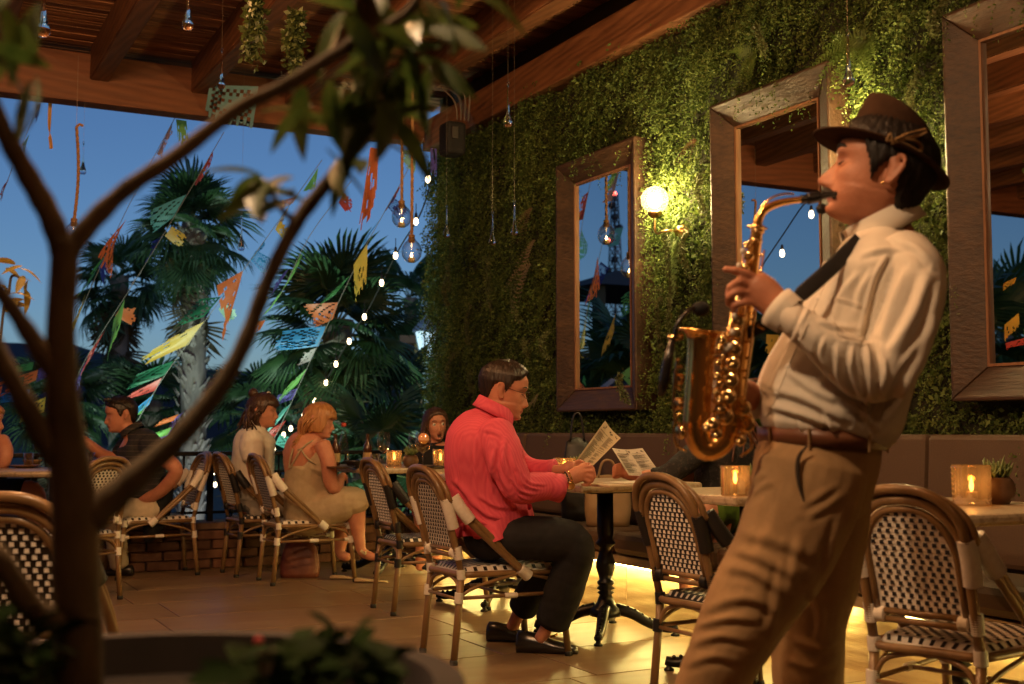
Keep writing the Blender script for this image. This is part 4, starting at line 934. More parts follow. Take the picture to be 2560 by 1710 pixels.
CW = make_chair(M_WHITE, M_BLACK, M_WHITE, 'w'); CB = make_chair(M_BLACK, M_WHITE, M_BLACK, 'b'); used = set()
def chair(kind, x, y, face, label):
    p = CW if kind == 'w' else CB
    o = copy_tree(p) if kind in used else p; used.add(kind)
    o.location = (x, y, 0); o.rotation_euler = (0,0,R(face)); o['label'] = label; return o
chair('w', 2.505, 4.985, 0, 'white woven rattan bistro chair under the man in the pink shirt')
chair('b', 2.80, 6.39, -2, 'black woven rattan bistro chair, empty, left behind the man in pink')
chair('w', 2.57, 7.945, 0, 'white woven rattan bistro chair under the blonde woman')
chair('b', 2.47, 8.52, 2, 'dark bound rattan bistro chair under the brunette woman')
chair('w', 1.72, 8.77, 182, 'white bound rattan bistro chair under the man in the striped shirt')
chair('w', 1.02, 7.75, 120, 'white woven rattan bistro chair half hidden behind the tree trunk')
chair('b', .40, 3.62, 68, 'large blurred dark woven rattan chair at the left edge of the picture')
chair('b', 2.87, 3.66, 2, 'black woven rattan bistro chair beside the legs of the saxophone player')
chair('w', 2.91, 2.62, 15, 'white woven rattan bistro chair at the right edge in front of the table')
# ================================================================== tables
M_STONE = mat('table_stone', (.50,.40,.27), .35, c2=(.26,.18,.11), scale=42, detail=6, contrast=(.5,.72), bump=.1)
M_UNDER = mat('table_under', (.02,.017,.014), .6)
TZ = .762
def table(x, y, label, w_=.70, l_=.70, round_=False):
    t_ = thing('cafe_table', label, 'table', (x,y,0), 0, 'stone topped pedestal tables')
    if round_: MB().lathe([(0,TZ-.038),(w_-.01,TZ-.038),(w_,TZ-.03),(w_+.004,TZ-.018),(w_,TZ-.006),(w_-.01,TZ),(0,TZ)], 40, (x,y,0)).build('table_top', M_STONE, t_, angle=35)
    else: MB().box(x-w_/2,x+w_/2,y-l_/2,y+l_/2,TZ-.038,TZ).build('table_top', M_STONE, t_, bevel=.012)
    MB().box(x-.2,x+.2,y-.2,y+.2,TZ-.052,TZ-.040).build('mounting_plate', M_UNDER, t_)
    pr = [(.042,.72),(.042,.5),(.036,.47),(.05,.455),(.05,.445),(.03,.43),(.034,.40),(.048,.36),(.05,.33),(.04,.30),(.032,.27),(.044,.26),(.044,.25),(.034,.24),(.047,.225),(.03,.215),(.045,.205),(.03,.195),(.042,.17),(.05,.15),(.075,.13),(.085,.11),(.08,.09),(0,.09)]
    MB().lathe([(a, b_) for a, b_ in pr], 18, (x,y,0)).build('column', M_BLACKIRON, t_, True)
    for k in range(4):
        a = R(45+90*k+7); d = Vector((math.cos(a), math.sin(a), 0)); c = Vector((x,y,0))
        pth = smooth_path([c+d*.05+Vector((0,0,.125)), c+d*.13+Vector((0,0,.105)), c+d*.22+Vector((0,0,.058)), c+d*.31+Vector((0,0,.035)), c+d*.36+Vector((0,0,.042))],5)
        lg = MB().tube(pth, [.034-.014*i/len(pth) for i in range(len(pth))], 10, flat=.8).build('leg', M_BLACKIRON, t_, True)
        mm = MB(); [mm.ball(Vector(p)+Vector((0,0,.022)), .010, 6) for p in pth[4:-3:2]]; mm.build('ornament', M_BLACKIRON, lg, True).location = (0,0,0)
        MB().lathe([(0,0),(.022,0),(.022,.008),(.012,.014),(.012,.03),(0,.03)], 10, c+d*.345).build('foot', M_BLACKIRON, lg, True).location = (0,0,0)
    return t_
table(3.25,5.2,'stone topped pedestal table in front of the man in pink')
table(3.25,6.42,'stone topped pedestal table hidden behind the man in pink')
table(3.26,8.12,'long stone topped table of the women by the railing', .78, 1.05)
table(3.27,4.08,'stone topped pedestal table behind the legs of the saxophone player')
table(3.27,2.98,'stone topped pedestal table at the right edge of the picture', .74, .74)
table(1.03,8.5,'round stone topped table at the left behind the tree trunk', .47, .47, True)
# ================================================================== things on the tables
def ontab(px, d): p = P(px, 1200, d); return Vector((p.x, p.y, TZ))
M_RIB = frosted('ribbed_glass', (1,.82,.58), .56, .07, .05)
CG = 'ribbed glass candle holders on the tables'
def candle(px, d, label, r_=.056, h=.135, power=.8):
    c = ontab(px, d); t_ = thing('candle_holder', label, 'candle holder', c, 0, CG); n = 44; V = []; rows = 16
    pts = []
    for z, rr in [(h*i/rows, r_*(.96+.04*i/rows)) for i in range(rows+1)]: pts.append((z, rr))
    for k, (z, rr) in enumerate(pts):
        for j in range(n):
            a = 2*math.pi*j/n; q = rr*(1 + (.05 if j % 2 else -.03)) + (.0022 if k % 2 else -.0012); V.append((c.x+q*math.cos(a), c.y+q*math.sin(a), c.z+z))
    m = MB(); m.add(V, [(i*n+j, i*n+(j+1)%n, (i+1)*n+(j+1)%n, (i+1)*n+j) for i in range(rows) for j in range(n)])
    V2 = []
    for z, rr in ((h,r_*.9),(.014,r_*.86)):
        for j in range(n): a = 2*math.pi*j/n; V2.append((c.x+rr*math.cos(a), c.y+rr*math.sin(a), c.z+z))
    o0 = len(m.v); m.add(V2, [(j,(j+1)%n,n+(j+1)%n,n+j) for j in range(n)] + [tuple(n+j for j in range(n))])
    top = rows*n; m.f += [(top+j, top+(j+1)%n, o0+(j+1)%n, o0+j) for j in range(n)]; m.m += [0]*n
    m.f.append(tuple(range(n))[::-1]); m.m.append(0)
    m.build('glass', M_RIB, t_, True)
    MB().lathe([(0,.015),(.02,.015),(.02,.045),(.017,.048),(0,.046)], 12, c).build('candle', M_WAX, t_, True)
    MB().lathe([(0,.046),(.005,.052),(.0085,.064),(.005,.085),(0,.1)], 10, c).build('flame', M_FLAME, t_, True)
    point('candle_glow', c+Vector((0,0,.09)), power, (1,.50,.16), .012, t_)
candle(2428, 4.12, 'lit ribbed glass candle holder on the right edge table', .062, .138)
candle(1838, 4.72, 'lit ribbed glass candle holder behind the hip of the saxophone player', .054,.118)
candle(1412, 6.15, 'lit ribbed glass candle holder behind the hands of the man in pink', .054,.115)
candle(985, 8.35, 'lit ribbed glass candle holder beside the small pot on the women\'s table', .052,.115)
candle(1101, 8.30, 'lit ribbed glass candle holder right against the pink shirt', .052,.125)
M_POT = mat('pot_clay', (.10,.055,.03), .45, c2=(.16,.09,.05), scale=10); M_SUC = mat('succulent', (.10,.16,.05), .5, c2=(.2,.24,.08), scale=15)
def succulent(px, d, label, r_=.055, n=60):
    c = ontab(px, d); t_ = thing('potted_succulent', label, 'potted plant', c, 0, 'small potted succulents on the tables')
    MB().lathe([(0,0),(r_*.6,0),(r_*.95,r_*.5),(r_,r_*.9),(r_*.85,r_*1.35),(r_*.7,r_*1.5),(r_*.6,r_*1.48),(r_*.6,r_*1.3),(0,r_*1.3)], 20, c).build('pot', M_POT, t_, True)
    m = MB(); q = random.Random(px)
    for i in range(n):
        a = q.uniform(0,6.283); e = q.uniform(.25,1.4); s = c + Vector((q.uniform(-.5,.5)*r_, q.uniform(-.5,.5)*r_, r_*1.35 + q.uniform(0,.5)*r_)); dd = Vector((math.cos(a)*math.cos(e), math.sin(a)*math.cos(e), math.sin(e)))
        L_ = q.uniform(.35,.8)*r_; m.tube([s, s+dd*L_*.5+Vector((0,0,.08*L_)), s+dd*L_+Vector((0,0,.2*L_))], [.004,.0055,.001], 5)
    m.build('rosettes', M_SUC, t_, True)
succulent(2492, 4.2, 'dark round pot with green succulent beside the right candle', .062, 90)
succulent(1884, 4.85, 'small succulent pot behind the hip of the saxophone player', .05)
succulent(1437, 6.3, 'small succulent behind the raised menu', .05)
succulent(1026, 8.25, 'brown round pot with yellow green succulent on the women\'s table', .056, 90)
M_WINE = thin_glass('wine_glass', (1,1,1), .16, .01); M_LIQ = thin_glass('pale_wine', (.95,.85,.6), .1)
def wineglass(px, d, label, s=1.0, balloon=False):
    c = ontab(px, d); t_ = thing('wine_glass', label, 'wine glass', c, 0, 'stemmed glasses')
    pr = [(.036,0),(.034,.003),(.006,.008),(.004,.02),(.004,.085),(.008,.095),(.028,.11),(.042,.135),(.045,.16),(.042,.19),(.036,.225)] if not balloon else [(.036,0),(.034,.003),(.006,.008),(.0045,.02),(.0045,.085),(.01,.095),(.036,.112),(.05,.145),(.052,.17),(.046,.205),(.040,.225)]
    MB().lathe([(0,0)]+[(a*s, b_*s) for a, b_ in pr], 24, c, closed=True).build('bowl', M_WINE, t_, True)
    k = [(a*s*.95,b_*s) for a, b_ in pr if .095 <= b_ <= (.15 if not balloon else .2)]; MB().lathe([(0,.098*s)]+k+[(0,k[-1][1])], 20, c).build('drink', M_LIQ, t_, True)
    return t_, c
wineglass(958, 8.3, 'white wine glass standing between the bottles and the candle', 1.08)
wineglass(1036, 8.5, 'wine glass behind the cocktail in front of the laughing woman', 1.05)
t_, c = wineglass(1057, 8.1, 'balloon cocktail glass with a grapefruit slice', 1.1, True)
MB().lathe([(0,-.003),(.036,-.003),(.038,0),(.036,.003),(0,.003)], 20, c+Vector((0,-.01,.2)), (-.3,-.9,.2)).build('grapefruit_slice', mat('grapefruit',(.8,.28,.14),.5,c2=(.85,.45,.2),scale=30), t_, True)
wineglass(97, 8.3, 'wine glass left of the tree trunk on the left table', 1.1)
def bottle(px, d, label, pr, m_, capm=None, lab=None):
    c = ontab(px, d); t_ = thing('bottle', label, 'bottle', c, 0, 'bottles on the women\'s table')
    MB().lathe(pr, 20, c).build('body', m_, t_, True)
    if capm: MB().lathe([(0,pr[-1][1]-.02),(pr[-1][0]+.004,pr[-1][1]-.02),(pr[-1][0]+.004,pr[-1][1]+.006),(0,pr[-1][1]+.008)], 14, c).build('cap', capm, t_, True)
    if lab: MB().lathe([(lab[0],lab[1]),(lab[0],lab[2])], 20, c, closed=True).build('paper_label', lab[3], t_, True)
BB = [(0,0),(.03,0),(.031,.01),(.031,.125),(.027,.15),(.015,.175),(.0125,.2),(.0125,.225),(.014,.23)]
M_AMBER = mat('amber_glass', (.05,.018,.006), .1, spec=.8); M_LABEL = mat('label_paper', (.45,.32,.15), .6)
bottle(838, 8.15, 'brown beer bottle beside the arm of the blonde woman', BB, M_AMBER, None, (.0317,.04,.1,M_LABEL))
bottle(918, 8.4, 'brown beer bottle left of the wine glass', BB, M_AMBER, None, (.0317,.04,.1,M_LABEL))
bottle(858, 8.3, 'clear water bottle with a red cap', [(0,0),(.038,0),(.04,.01),(.04,.10),(.036,.14),(.022,.2),(.016,.25),(.014,.29),(.014,.3)], thin_glass('bottle_clear',(.9,.97,1),.2), mat('red_cap',(.6,.08,.05),.4))
def tumbler(px, d, label, r_=.034, h=.1):
    c = ontab(px, d); t_ = thing('tumbler', label, 'glass', c, 0, 'water tumblers'); MB().lathe([(0,.004),(r_*.85,.004),(r_,h),(r_*.95,h),(r_*.8,.012),(0,.012)], 20, c).build('glass', M_WINE, t_, True); MB().lathe([(0,.014),(r_*.8,.014),(r_*.88,h*.5),(0,h*.5)], 16, c).build('water', M_LIQ, t_, True)
tumbler(938, 8.05, 'water tumbler in front of the wine glass'); tumbler(224, 8.45, 'tumbler on the left table beside the tree trunk'); tumbler(70, 8.2, 'tumbler at the far left table')
M_DISH = mat('dish_black', (.02,.018,.016), .3); M_DISHB = mat('dish_brown', (.30,.16,.07), .4)
def dish(px, d, r_, h, m_, label):
    c = ontab(px, d); o = MB().lathe([(0,.0),(r_*.5,.0),(r_*.9,h*.8),(r_,h),(r_*.95,h),(r_*.5,.008),(0,.008)], 24, (0,0,0)).build('dish', m_, None, True); o.location = c; tag(o, label, 'dish', 'dishes on the tables')
dish(888, 8.2, .085, .05, M_DISH, 'black bowl between the bottles'); dish(852, 7.95, .1, .018, M_DISH, 'flat black plate at the blonde woman\'s elbow'); dish(926, 8.22, .07, .02, M_DISH, 'small black plate beside the water tumbler')
dish(262, 8.4, .11, .02, M_DISHB, 'brown plate on the left table right of the tree trunk'); dish(60, 8.15, .11, .02, M_DISHB, 'brown plate at the far left table'); dish(80, 8.45, .07, .05, M_DISHB, 'brown bowl on the left table')
dish(1060+30, 7.9, .07, .02, M_DISH, 'small plate beside the candle at the pink shirt')
tray = MB().box(-.16,.17,-.11,.11,0,.012).build('folded_menu', mat('menu_cover',(.7,.55,.38),.6), None, bevel=.004); pz = ontab(1556,5.55); tray.location = pz; tray.rotation_euler = (0,0,.1); tag(tray, 'closed pale menu lying on the table beside the hands', 'menu')
sh = MB().box(-.10,.15,-.095,.09,0,.003).build('white_sheet', mat('sheet_white',(.75,.66,.55),.6)); sh.location = pz + Vector((.02,0,.0145)); sh.rotation_euler = (0,0,.18); tag(sh, 'white sheet on top of the closed menu', 'paper')
# menus held up
M_MENU = mat('menu_paper', (.62,.52,.34), .7, c2=(.56,.46,.30), scale=12, transl=.15); M_MENUW = mat('menu_paper_pale', (.66,.58,.50), .7, c2=(.6,.52,.44), scale=10, transl=.15); M_INK = mat('ink', (.03,.025,.02), .8)
def menu(label, q, ds, m_, seed, cols):
    A, B, C, D = [P(x,y,d) for (x,y), d in zip(q, ds)]; t_ = thing('menu', label, 'menu', D); rr = random.Random(seed); nrm = (B-A).cross(D-A).normalized()
    if nrm.dot(CAM-A) < 0: nrm = -nrm
    bow = lambda u, v: nrm*(-.012*math.sin(u*3.1) )
    pt = lambda u, v: A*(1-u)*(1-v)+B*u*(1-v)+C*u*v+D*(1-u)*v + bow(u,v)
    m = MB(); n = 10
    for i in range(n):
        u0, u1 = i/n, (i+1)/n; m.quad(pt(u0,0),pt(u1,0),pt(u1,1),pt(u0,1)); m.quad(pt(u0,1)-nrm*.0012,pt(u1,1)-nrm*.0012,pt(u1,0)-nrm*.0012,pt(u0,0)-nrm*.0012)
    m.build('sheet', m_, t_, True)
    ink = MB()
    for c0, c1 in cols:
        v = .18
        while v < .95:
            if rr.random() < .1: v += .03
            L_ = rr.uniform(.45,1); e = nrm*.0012; u1 = c0 + (c1-c0)*L_
            ink.quad(pt(c0,v)+e, pt(u1,v)+e, pt(u1,v+.008)+e, pt(c0,v+.008)+e); v += .020
    for k in range(10):
        u = rr.uniform(.1,.9); v = rr.uniform(.03,.14); e = nrm*.0014; ink.quad(pt(u,v)+e, pt(u+.045,v+.012)+e, pt(u+.05,v+.045)+e, pt(u+.01,v+.03)+e)
    ink.build('print', M_INK, t_)
menu('tall printed menu held up by the man in pink', [(1513,1051),(1552,1095),(1484,1163),(1440,1152)], (5.75,5.75,5.62,5.62), M_MENU, 2, ((.08,.55),(.6,.92)))
menu('printed menu held by the woman in black lace', [(1530,1120),(1606,1120),(1650,1182),(1572,1188)], (6.15,6.2,6.1,6.05), M_MENUW, 5, ((.06,.48),(.55,.95)))
# bags
M_LEATH = mat('red_leather', (.14,.035,.02), .5, c2=(.2,.06,.03), scale=6, bump=.5, bscale=14)
def bag(label, px, py, d, w_, dp, h, m_, cat='bag', slump=.2, handles=True, base=None):
    c = base if base is not None else onz(px, py, 0); t_ = thing('hand_bag', label, cat, c); n = 24; V = []; rows = 9
    for k in range(rows+1):
        s = k/rows; ww = w_/2*(1 - slump*s**2)*(.9+.1*math.sin(s*3.14)); dd = dp/2*(1-.75*s**1.5)
        for j in range(n):
            a = 2*math.pi*j/n; f = 1 + .05*noise.noise(Vector((j*.6, k*.7, px))); q = RGT*(ww*f*abs(math.cos(a))**.6*(1 if math.cos(a) > 0 else -1)) + f2*(dd*f*abs(math.sin(a))**.7*(1 if math.sin(a) > 0 else -1)); V.append(c + q + Vector((0,0,h*s*(1-.06*abs(math.cos(a))*s))))
    m = MB().add(V, [(i*n+j, i*n+(j+1)%n, (i+1)*n+(j+1)%n, (i+1)*n+j) for i in range(rows) for j in range(n)] + [tuple(range(n))[::-1], tuple(rows*n+j for j in range(n))])
    m.build('body', m_, t_, True)
    if handles:
        for s in (1,-1): MB().tube(smooth_path([c+RGT*(-w_*.2)+f2*(.02*s)+Vector((0,0,h*.95)), c+RGT*(-w_*.1)+f2*(.03*s)+Vector((0,0,h*1.25)), c+RGT*(w_*.1)+f2*(.03*s)+Vector((0,0,h*1.25)), c+RGT*(w_*.2)+f2*(.02*s)+Vector((0,0,h*.95))],5), .006, 6).build('handle', m_, t_, True)
bag('slumped dark red leather bag on the floor under the blonde woman\'s chair', 750, 1442, 0, .29, .16, .27, M_LEATH, slump=.35, handles=False)
b0_ = Vector((3.80,6.05,.457)); bag('tan paper bag with thin handles on the bench behind the man in pink', 1360, 1300, 0, .28, .14, .30, mat('tan_paper',(.28,.18,.09),.8,c2=(.33,.22,.12),scale=5), base=b0_, slump=.05)
b1_ = Vector((3.86,6.5,.457)); bag('black bag on the bench behind the forearm of the man in pink', 1440, 1300, 0, .22, .14, .52, M_BLACK, base=b1_, slump=.3)
# ================================================================== people: tools
def skin(name, c, c2): return mat(name, c, .5, c2=c2, scale=22, sss=.12, bump=.12, bscale=160, spec=.4)
M_SKIN = skin('skin', (.50,.205,.125), (.58,.26,.165)); M_SKIN2 = skin('skin_tan', (.37,.145,.080), (.45,.19,.11)); M_LIP2 = mat('lips', (.36,.10,.08), .45); M_MOUTH = mat('mouth_dark', (.05,.012,.01), .6)
M_EYEW = mat('eye_white', (.7,.66,.6), .25); M_IRIS = mat('iris', (.03,.02,.012), .2)
def hairmat(name, c, c2): return mat(name, c, .42, c2=c2, scale=60, stretch=(1,1,.10), bump=.7, detail=3, spec=.5)
def cloth(name, c, c2=None, scale=30, bump=.15, rough=.8, **k): return mat(name, c, rough, c2=c2 or tuple(x*.88 for x in c), scale=scale, bump=bump, spec=.25, **k)
def pxm(px, d): return px/FPX*d
def loft(mb, pts, base_d, k=5, n=18, cap=True):
    """pts: (px, py, depth offset, half width px[, half depth m]) -> smooth tapered limb or trunk"""
    Q = []
    for p in pts:
        d = base_d + p[2]; w3 = P(p[0], p[1], d); a = pxm(p[3], d); Q.append((w3.x, w3.y, w3.z, a, p[4] if len(p) > 4 else a))
    S = smooth_path(Q, k); C = [Vector(s[:3]) for s in S]; V = []; rings = []
    for i, s in enumerate(S):
        t = (C[min(i+1,len(C)-1)] - C[max(i-1,0)]); t = t.normalized() if t.length > 1e-6 else Vector((0,0,1))
        v = (C[i]-CAM).normalized(); sd = t.cross(v); sd = sd.normalized() if sd.length > .05 else RGT; dp = sd.cross(t).normalized()
        rings.append((C[i], sd, dp, max(s[3],.002), max(s[4],.002), t))
    if cap:
        r0, r1 = rings[0], rings[-1]
        rings = [(r0[0]-r0[5]*min(r0[3],r0[4])*f, r0[1], r0[2], r0[3]*g, r0[4]*g, r0[5]) for f, g in ((.5,.35),(.35,.72))] + rings + [(r1[0]+r1[5]*min(r1[3],r1[4])*f, r1[1], r1[2], r1[3]*g, r1[4]*g, r1[5]) for f, g in ((.35,.72),(.5,.35))]
    for c, sd, dp, a, b_, t in rings:
        for j in range(n): th = 2*math.pi*j/n; V.append(c + sd*(a*math.cos(th)) + dp*(b_*math.sin(th)))
    kk = len(rings); F = [(i*n+j, i*n+(j+1)%n, (i+1)*n+(j+1)%n, (i+1)*n+j) for i in range(kk-1) for j in range(n)]
    F += [tuple(range(n))[::-1], tuple((kk-1)*n+j for j in range(n))]
    mb.add(V, F); return mb
def remeshed(mb, name, voxel, smooth=3, mats=(), disp=None):
    """union of the closed pieces as one continuous surface"""
    me = mb.mesh('tmp'); bm = bmesh.new(); bm.from_mesh(me); bmesh.ops.recalc_face_normals(bm, faces=bm.faces); bm.to_mesh(me); bm.free()
    o = bpy.data.objects.new('tmp', me); COL.objects.link(o)
    r_ = o.modifiers.new('r', 'REMESH'); r_.mode = 'VOXEL'; r_.voxel_size = voxel
    if smooth: s_ = o.modifiers.new('s', 'SMOOTH'); s_.factor = .5; s_.iterations = smooth
    dg = bpy.context.evaluated_depsgraph_get(); ev = o.evaluated_get(dg); out = bpy.data.meshes.new_from_object(ev); bpy.data.objects.remove(o); bpy.data.meshes.remove(me)
    out.name = name; out.materials.clear()
    for m_ in mats: out.materials.append(m_)
    if disp:
        n = len(out.vertices); co = np.empty(n*3, np.float32); out.vertices.foreach_get('co', co); co = co.reshape(-1,3); nr = np.empty(n*3, np.float32); out.vertices.foreach_get('normal', nr); nr = nr.reshape(-1,3)
        co = co + nr*(disp(co, nr) if getattr(disp,'wants_normals',False) else disp(co))[:,None]; out.vertices.foreach_set('co', co.astype(np.float32).ravel())
    out.shade_smooth(); out.update(); return out
def folds(amp, freq, seed, axis=(.3,.2,1), spots=()):
    """cloth folds: warped ridges, stronger near the given places (point, radius, strength)"""
    r_ = np.random.default_rng(seed); D = r_.normal(0,1,(7,3)) + np.array(axis)*1.6; D /= np.linalg.norm(D,axis=1)[:,None]; ph = r_.uniform(0,6.28,7); fq = freq*r_.uniform(.6,1.7,7)
    Wd = r_.normal(0,1,(7,3)); Wd /= np.linalg.norm(Wd,axis=1)[:,None]; wp = r_.uniform(0,6.28,7)
    def f(co):
        out = np.zeros(len(co))
        for k in range(7):
            wv = np.sin(co@Wd[k]*freq*.45 + wp[k])*1.6; s = np.sin(co@D[k]*fq[k] + wv + ph[k]); msk = .5+.5*np.sin(co@Wd[(k+3)%7]*freq*.3 + ph[(k+2)%7]); out += (1-np.abs(s))**2*msk*(1 if k % 2 else -1)
        g = np.full(len(co), .45)
        for c, rad, st in spots: g += st*np.exp(-((co-np.array(c))**2).sum(1)/rad**2)
        return out*amp*g
    return f
def crease(lines, base=None, face=.05):
    """cloth creases laid along picture lines: (points, width px, height m); each is a ridge with a hollow beside it"""
    def f(co, nr):
        v = co - np.array(CAM)[None]; fz = v@np.array(FWD); X = 1280 + FPX*(v@np.array(RGT))/fz; Y = 855 - FPX*(v@np.array(UPV))/fz
        ok = np.clip((-(nr*v).sum(1)/np.linalg.norm(v,axis=1) - face)*4, 0, 1); out = np.zeros(len(co))
        for pts, w_, h in lines:
            S = np.array(smooth_path([tuple(map(float,p)) for p in pts], 5)) if len(pts) > 2 else np.array(smooth_path([tuple(map(float,p)) for p in pts], 8)); best = np.full(len(co), 1e9); sg = np.zeros(len(co)); tt = np.zeros(len(co))
            for i in range(len(S)-1):
                a, d = S[i], S[i+1]-S[i]; L2 = (d**2).sum(); t = np.clip(((X-a[0])*d[0] + (Y-a[1])*d[1])/L2, 0, 1); dx, dy = X-a[0]-t*d[0], Y-a[1]-t*d[1]; dist = np.hypot(dx, dy); m_ = dist < best
                best = np.where(m_, dist, best); sg = np.where(m_, np.sign(d[0]*dy - d[1]*dx), sg); tt = np.where(m_, (i+t)/(len(S)-1), tt)
            x = best*sg/w_; out += h*np.sin(np.pi*np.clip(tt*.94+.03,0,1))**.6*(np.exp(-x*x*1.6) - .75*np.exp(-((x-1.15)/.7)**2))
        out *= ok
        if base is not None: out += base(co)
        return out
    f.wants_normals = True; return f
def interp(z, tab): return np.interp(z, [a for a, _ in tab], [b_ for _, b_ in tab])
TF = [(-.122,.030),(-.115,.066),(-.108,.081),(-.098,.083),(-.088,.079),(-.08,.082),(-.07,.084),(-.058,.083),(-.03,.085),(0,.083),(.010,.086),(.02,.091),(.035,.093),(.055,.091),(.08,.076),(.1,.052),(.112,.026),(.118,.0)]
TB = [(-.122,.0),(-.115,.012),(-.1,.035),(-.08,.058),(-.05,.082),(0,.104),(.04,.108),(.07,.096),(.095,.068),(.11,.034),(.118,.0)]
TW = [(-.122,.012),(-.115,.026),(-.105,.038),(-.09,.050),(-.07,.059),(-.04,.068),(0,.074),(.03,.077),(.06,.073),(.085,.059),(.105,.036),(.118,0)]
def head_grid(nose=1.0, brow=1.0, hair=None, nz=84, nf=104, jaw=1.0, openm=0):
    """head facing -Y, ear level at z=0; hair(phi,z)->offset gives a hair shell instead"""
    z = -.122 + .240*(np.arange(nz)/(nz-1)); z = -.122 + .24*(.5-.5*np.cos(np.pi*np.arange(nz)/(nz-1)))*.35 + (z+.122)*.65
    f = 2*np.pi*np.arange(nf)/nf; Z, PH = np.meshgrid(z, f, indexing='ij'); F_, B_, W_ = interp(Z,TF), interp(Z,TB), interp(Z,TW)*np.where(Z < -.05, jaw, 1)
    c, s = np.cos(PH), np.sin(PH); X = W_*np.sign(s)*np.abs(s)**.86; Y = np.where(c > 0, -F_*np.abs(c)**.92, B_*np.abs(c)**.92)
    front = np.clip(c*1.6, 0, 1)
    ax = np.abs(X); nz_ = interp(Z, [(-.066,0),(-.060,.010),(-.054,.021),(-.047,.0265),(-.038,.022),(-.02,.0135),(-.005,.007),(.008,.0035),(.018,0)])*nose; sg = interp(Z, [(-.066,.014),(-.05,.0135),(-.03,.0095),(0,.0075),(.02,.01)])
    d = nz_*np.exp(-(X/sg)**2)
    d = d + .006*np.exp(-((ax-.0135)/.006)**2 - ((Z+.053)/.007)**2)*nose
    d = d - .0105*np.exp(-((ax-.032)/.017)**2 - ((Z-.002)/.0125)**2) + .0050*np.exp(-((ax-.032)/.011)**2 - ((Z+.000)/.008)**2)
    d = d + .0045*brow*np.exp(-((ax-.028)/.022)**2 - ((Z-.020)/.008)**2)
    lip = np.exp(-(X/.021)**2)
    d = d + lip*(.0055*np.exp(-((Z+.0725)/.0042)**2) + .0060*np.exp(-((Z+.0815)/.0046)**2) - .0035*np.exp(-((Z+.0772)/.0020)**2)) - .004*np.exp(-(X/.016)**2)*np.exp(-((Z+.0915)/.005)**2)
    d = d + .0045*np.exp(-((ax-.045)/.018)**2 - ((Z+.028)/.018)**2)
    d = d + .003*np.exp(-(X/.02)**2 - ((Z+.105)/.010)**2)
    if openm: d = d - openm*np.exp(-(X/.017)**4 - ((Z+.082)/.013)**4)
    Y = Y - d*front
    co = np.stack([X,Y,Z],-1)
    if hair is not None:
        rad = co.copy(); rad[...,2] -= .0; n = np.linalg.norm(rad,axis=-1)[...,None]; co = co + rad/np.maximum(n,1e-4)*hair(PH,Z)[...,None]
    V = co.reshape(-1,3); Fc = [(i*nf+j, i*nf+(j+1)%nf, (i+1)*nf+(j+1)%nf, (i+1)*nf+j) for i in range(nz-1) for j in range(nf)]
    Fc += [tuple(range(nf))[::-1], tuple((nz-1)*nf+j for j in range(nf))]
    return V, Fc
def head_matrix(px, py, d, yaw, pitch=0, roll=0, sc=1.0):
    """yaw 0 looks at the camera, +90 looks to picture right, -90 to picture left; pitch up positive; roll clockwise"""
    fr = (CAM - P(px,py,d)); fr.z = 0; fr.normalize(); up = Vector((0,0,1)); rt = RGT.copy()
    look = Matrix.Rotation(R(yaw), 3, 'Z') @ fr; side = look.cross(up)
    M3 = Matrix((-side, -look, up)).transposed()      # columns: x, y(back), z
    M3 = M3 @ Matrix.Rotation(R(-pitch), 3, 'X') @ Matrix.Rotation(R(roll), 3, 'Y')
    return Matrix.Translation(P(px,py,d)) @ M3.to_4x4() @ Matrix.Scale(sc, 4)
def put(mb, V, F, M): mb.add([M @ Vector(p) for p in V], F)
def ear(mb, M, s, y=.020, z=-.004):
    pth = [(-.013,.020),(-.006,.030),(.006,.033),(.016,.026),(.018,.010),(.013,-.006),(.006,-.020),(-.003,-.030),(-.009,-.024)]
    out = lambda a, b_, o=.0: M @ Vector((s*(.077 + o + .012*max(0,(a+.013)/.03)), y + a, z + b_))
    mb.tube(smooth_path([out(a,b_,.002) for a, b_ in pth],4), .0052, 7)
    mb.tube([out(-.002,.026,-.006), out(.004,.005,-.007), out(-.002,-.022,-.006)], [.014,.015,.009], 9)
    mb.tube(smooth_path([out(-.006,.012,.002), out(.006,.012,.002), out(.007,-.004,.002), out(-.002,-.012,.002)],3), .0035, 6)
def add_head(mb, M, nose=1, brow=1, ears=(1,-1), jaw=1.0, eary=.020, openm=0):
    V, F = head_grid(nose, brow, jaw=jaw, openm=openm); put(mb, V, F, M)
    for s in ears: ear(mb, M, s, eary)
def face_mats(me, M, lips=True, off=Vector((0,0,0)), openm=False):
    """slot 1 on the lips, slot 2 inside an open mouth"""
    Mi = M.inverted()
    for p in me.polygons:
        q = Mi @ (Vector(p.center) + off)
        if q.y < -.05 and abs(q.x) < .026*(1 if True else 1):
            zl = q.z + .0770
            if openm and abs(q.x) < .016 and abs(q.z + .082) < .0125 and q.y > -.082: p.material_index = 2
            elif openm and abs(q.x) < .022 and .010 < abs(q.z+.082) < .0175 : p.material_index = 1
            elif not openm and abs(zl) < .0095*(1-(abs(q.x)/.026)**2): p.material_index = 1
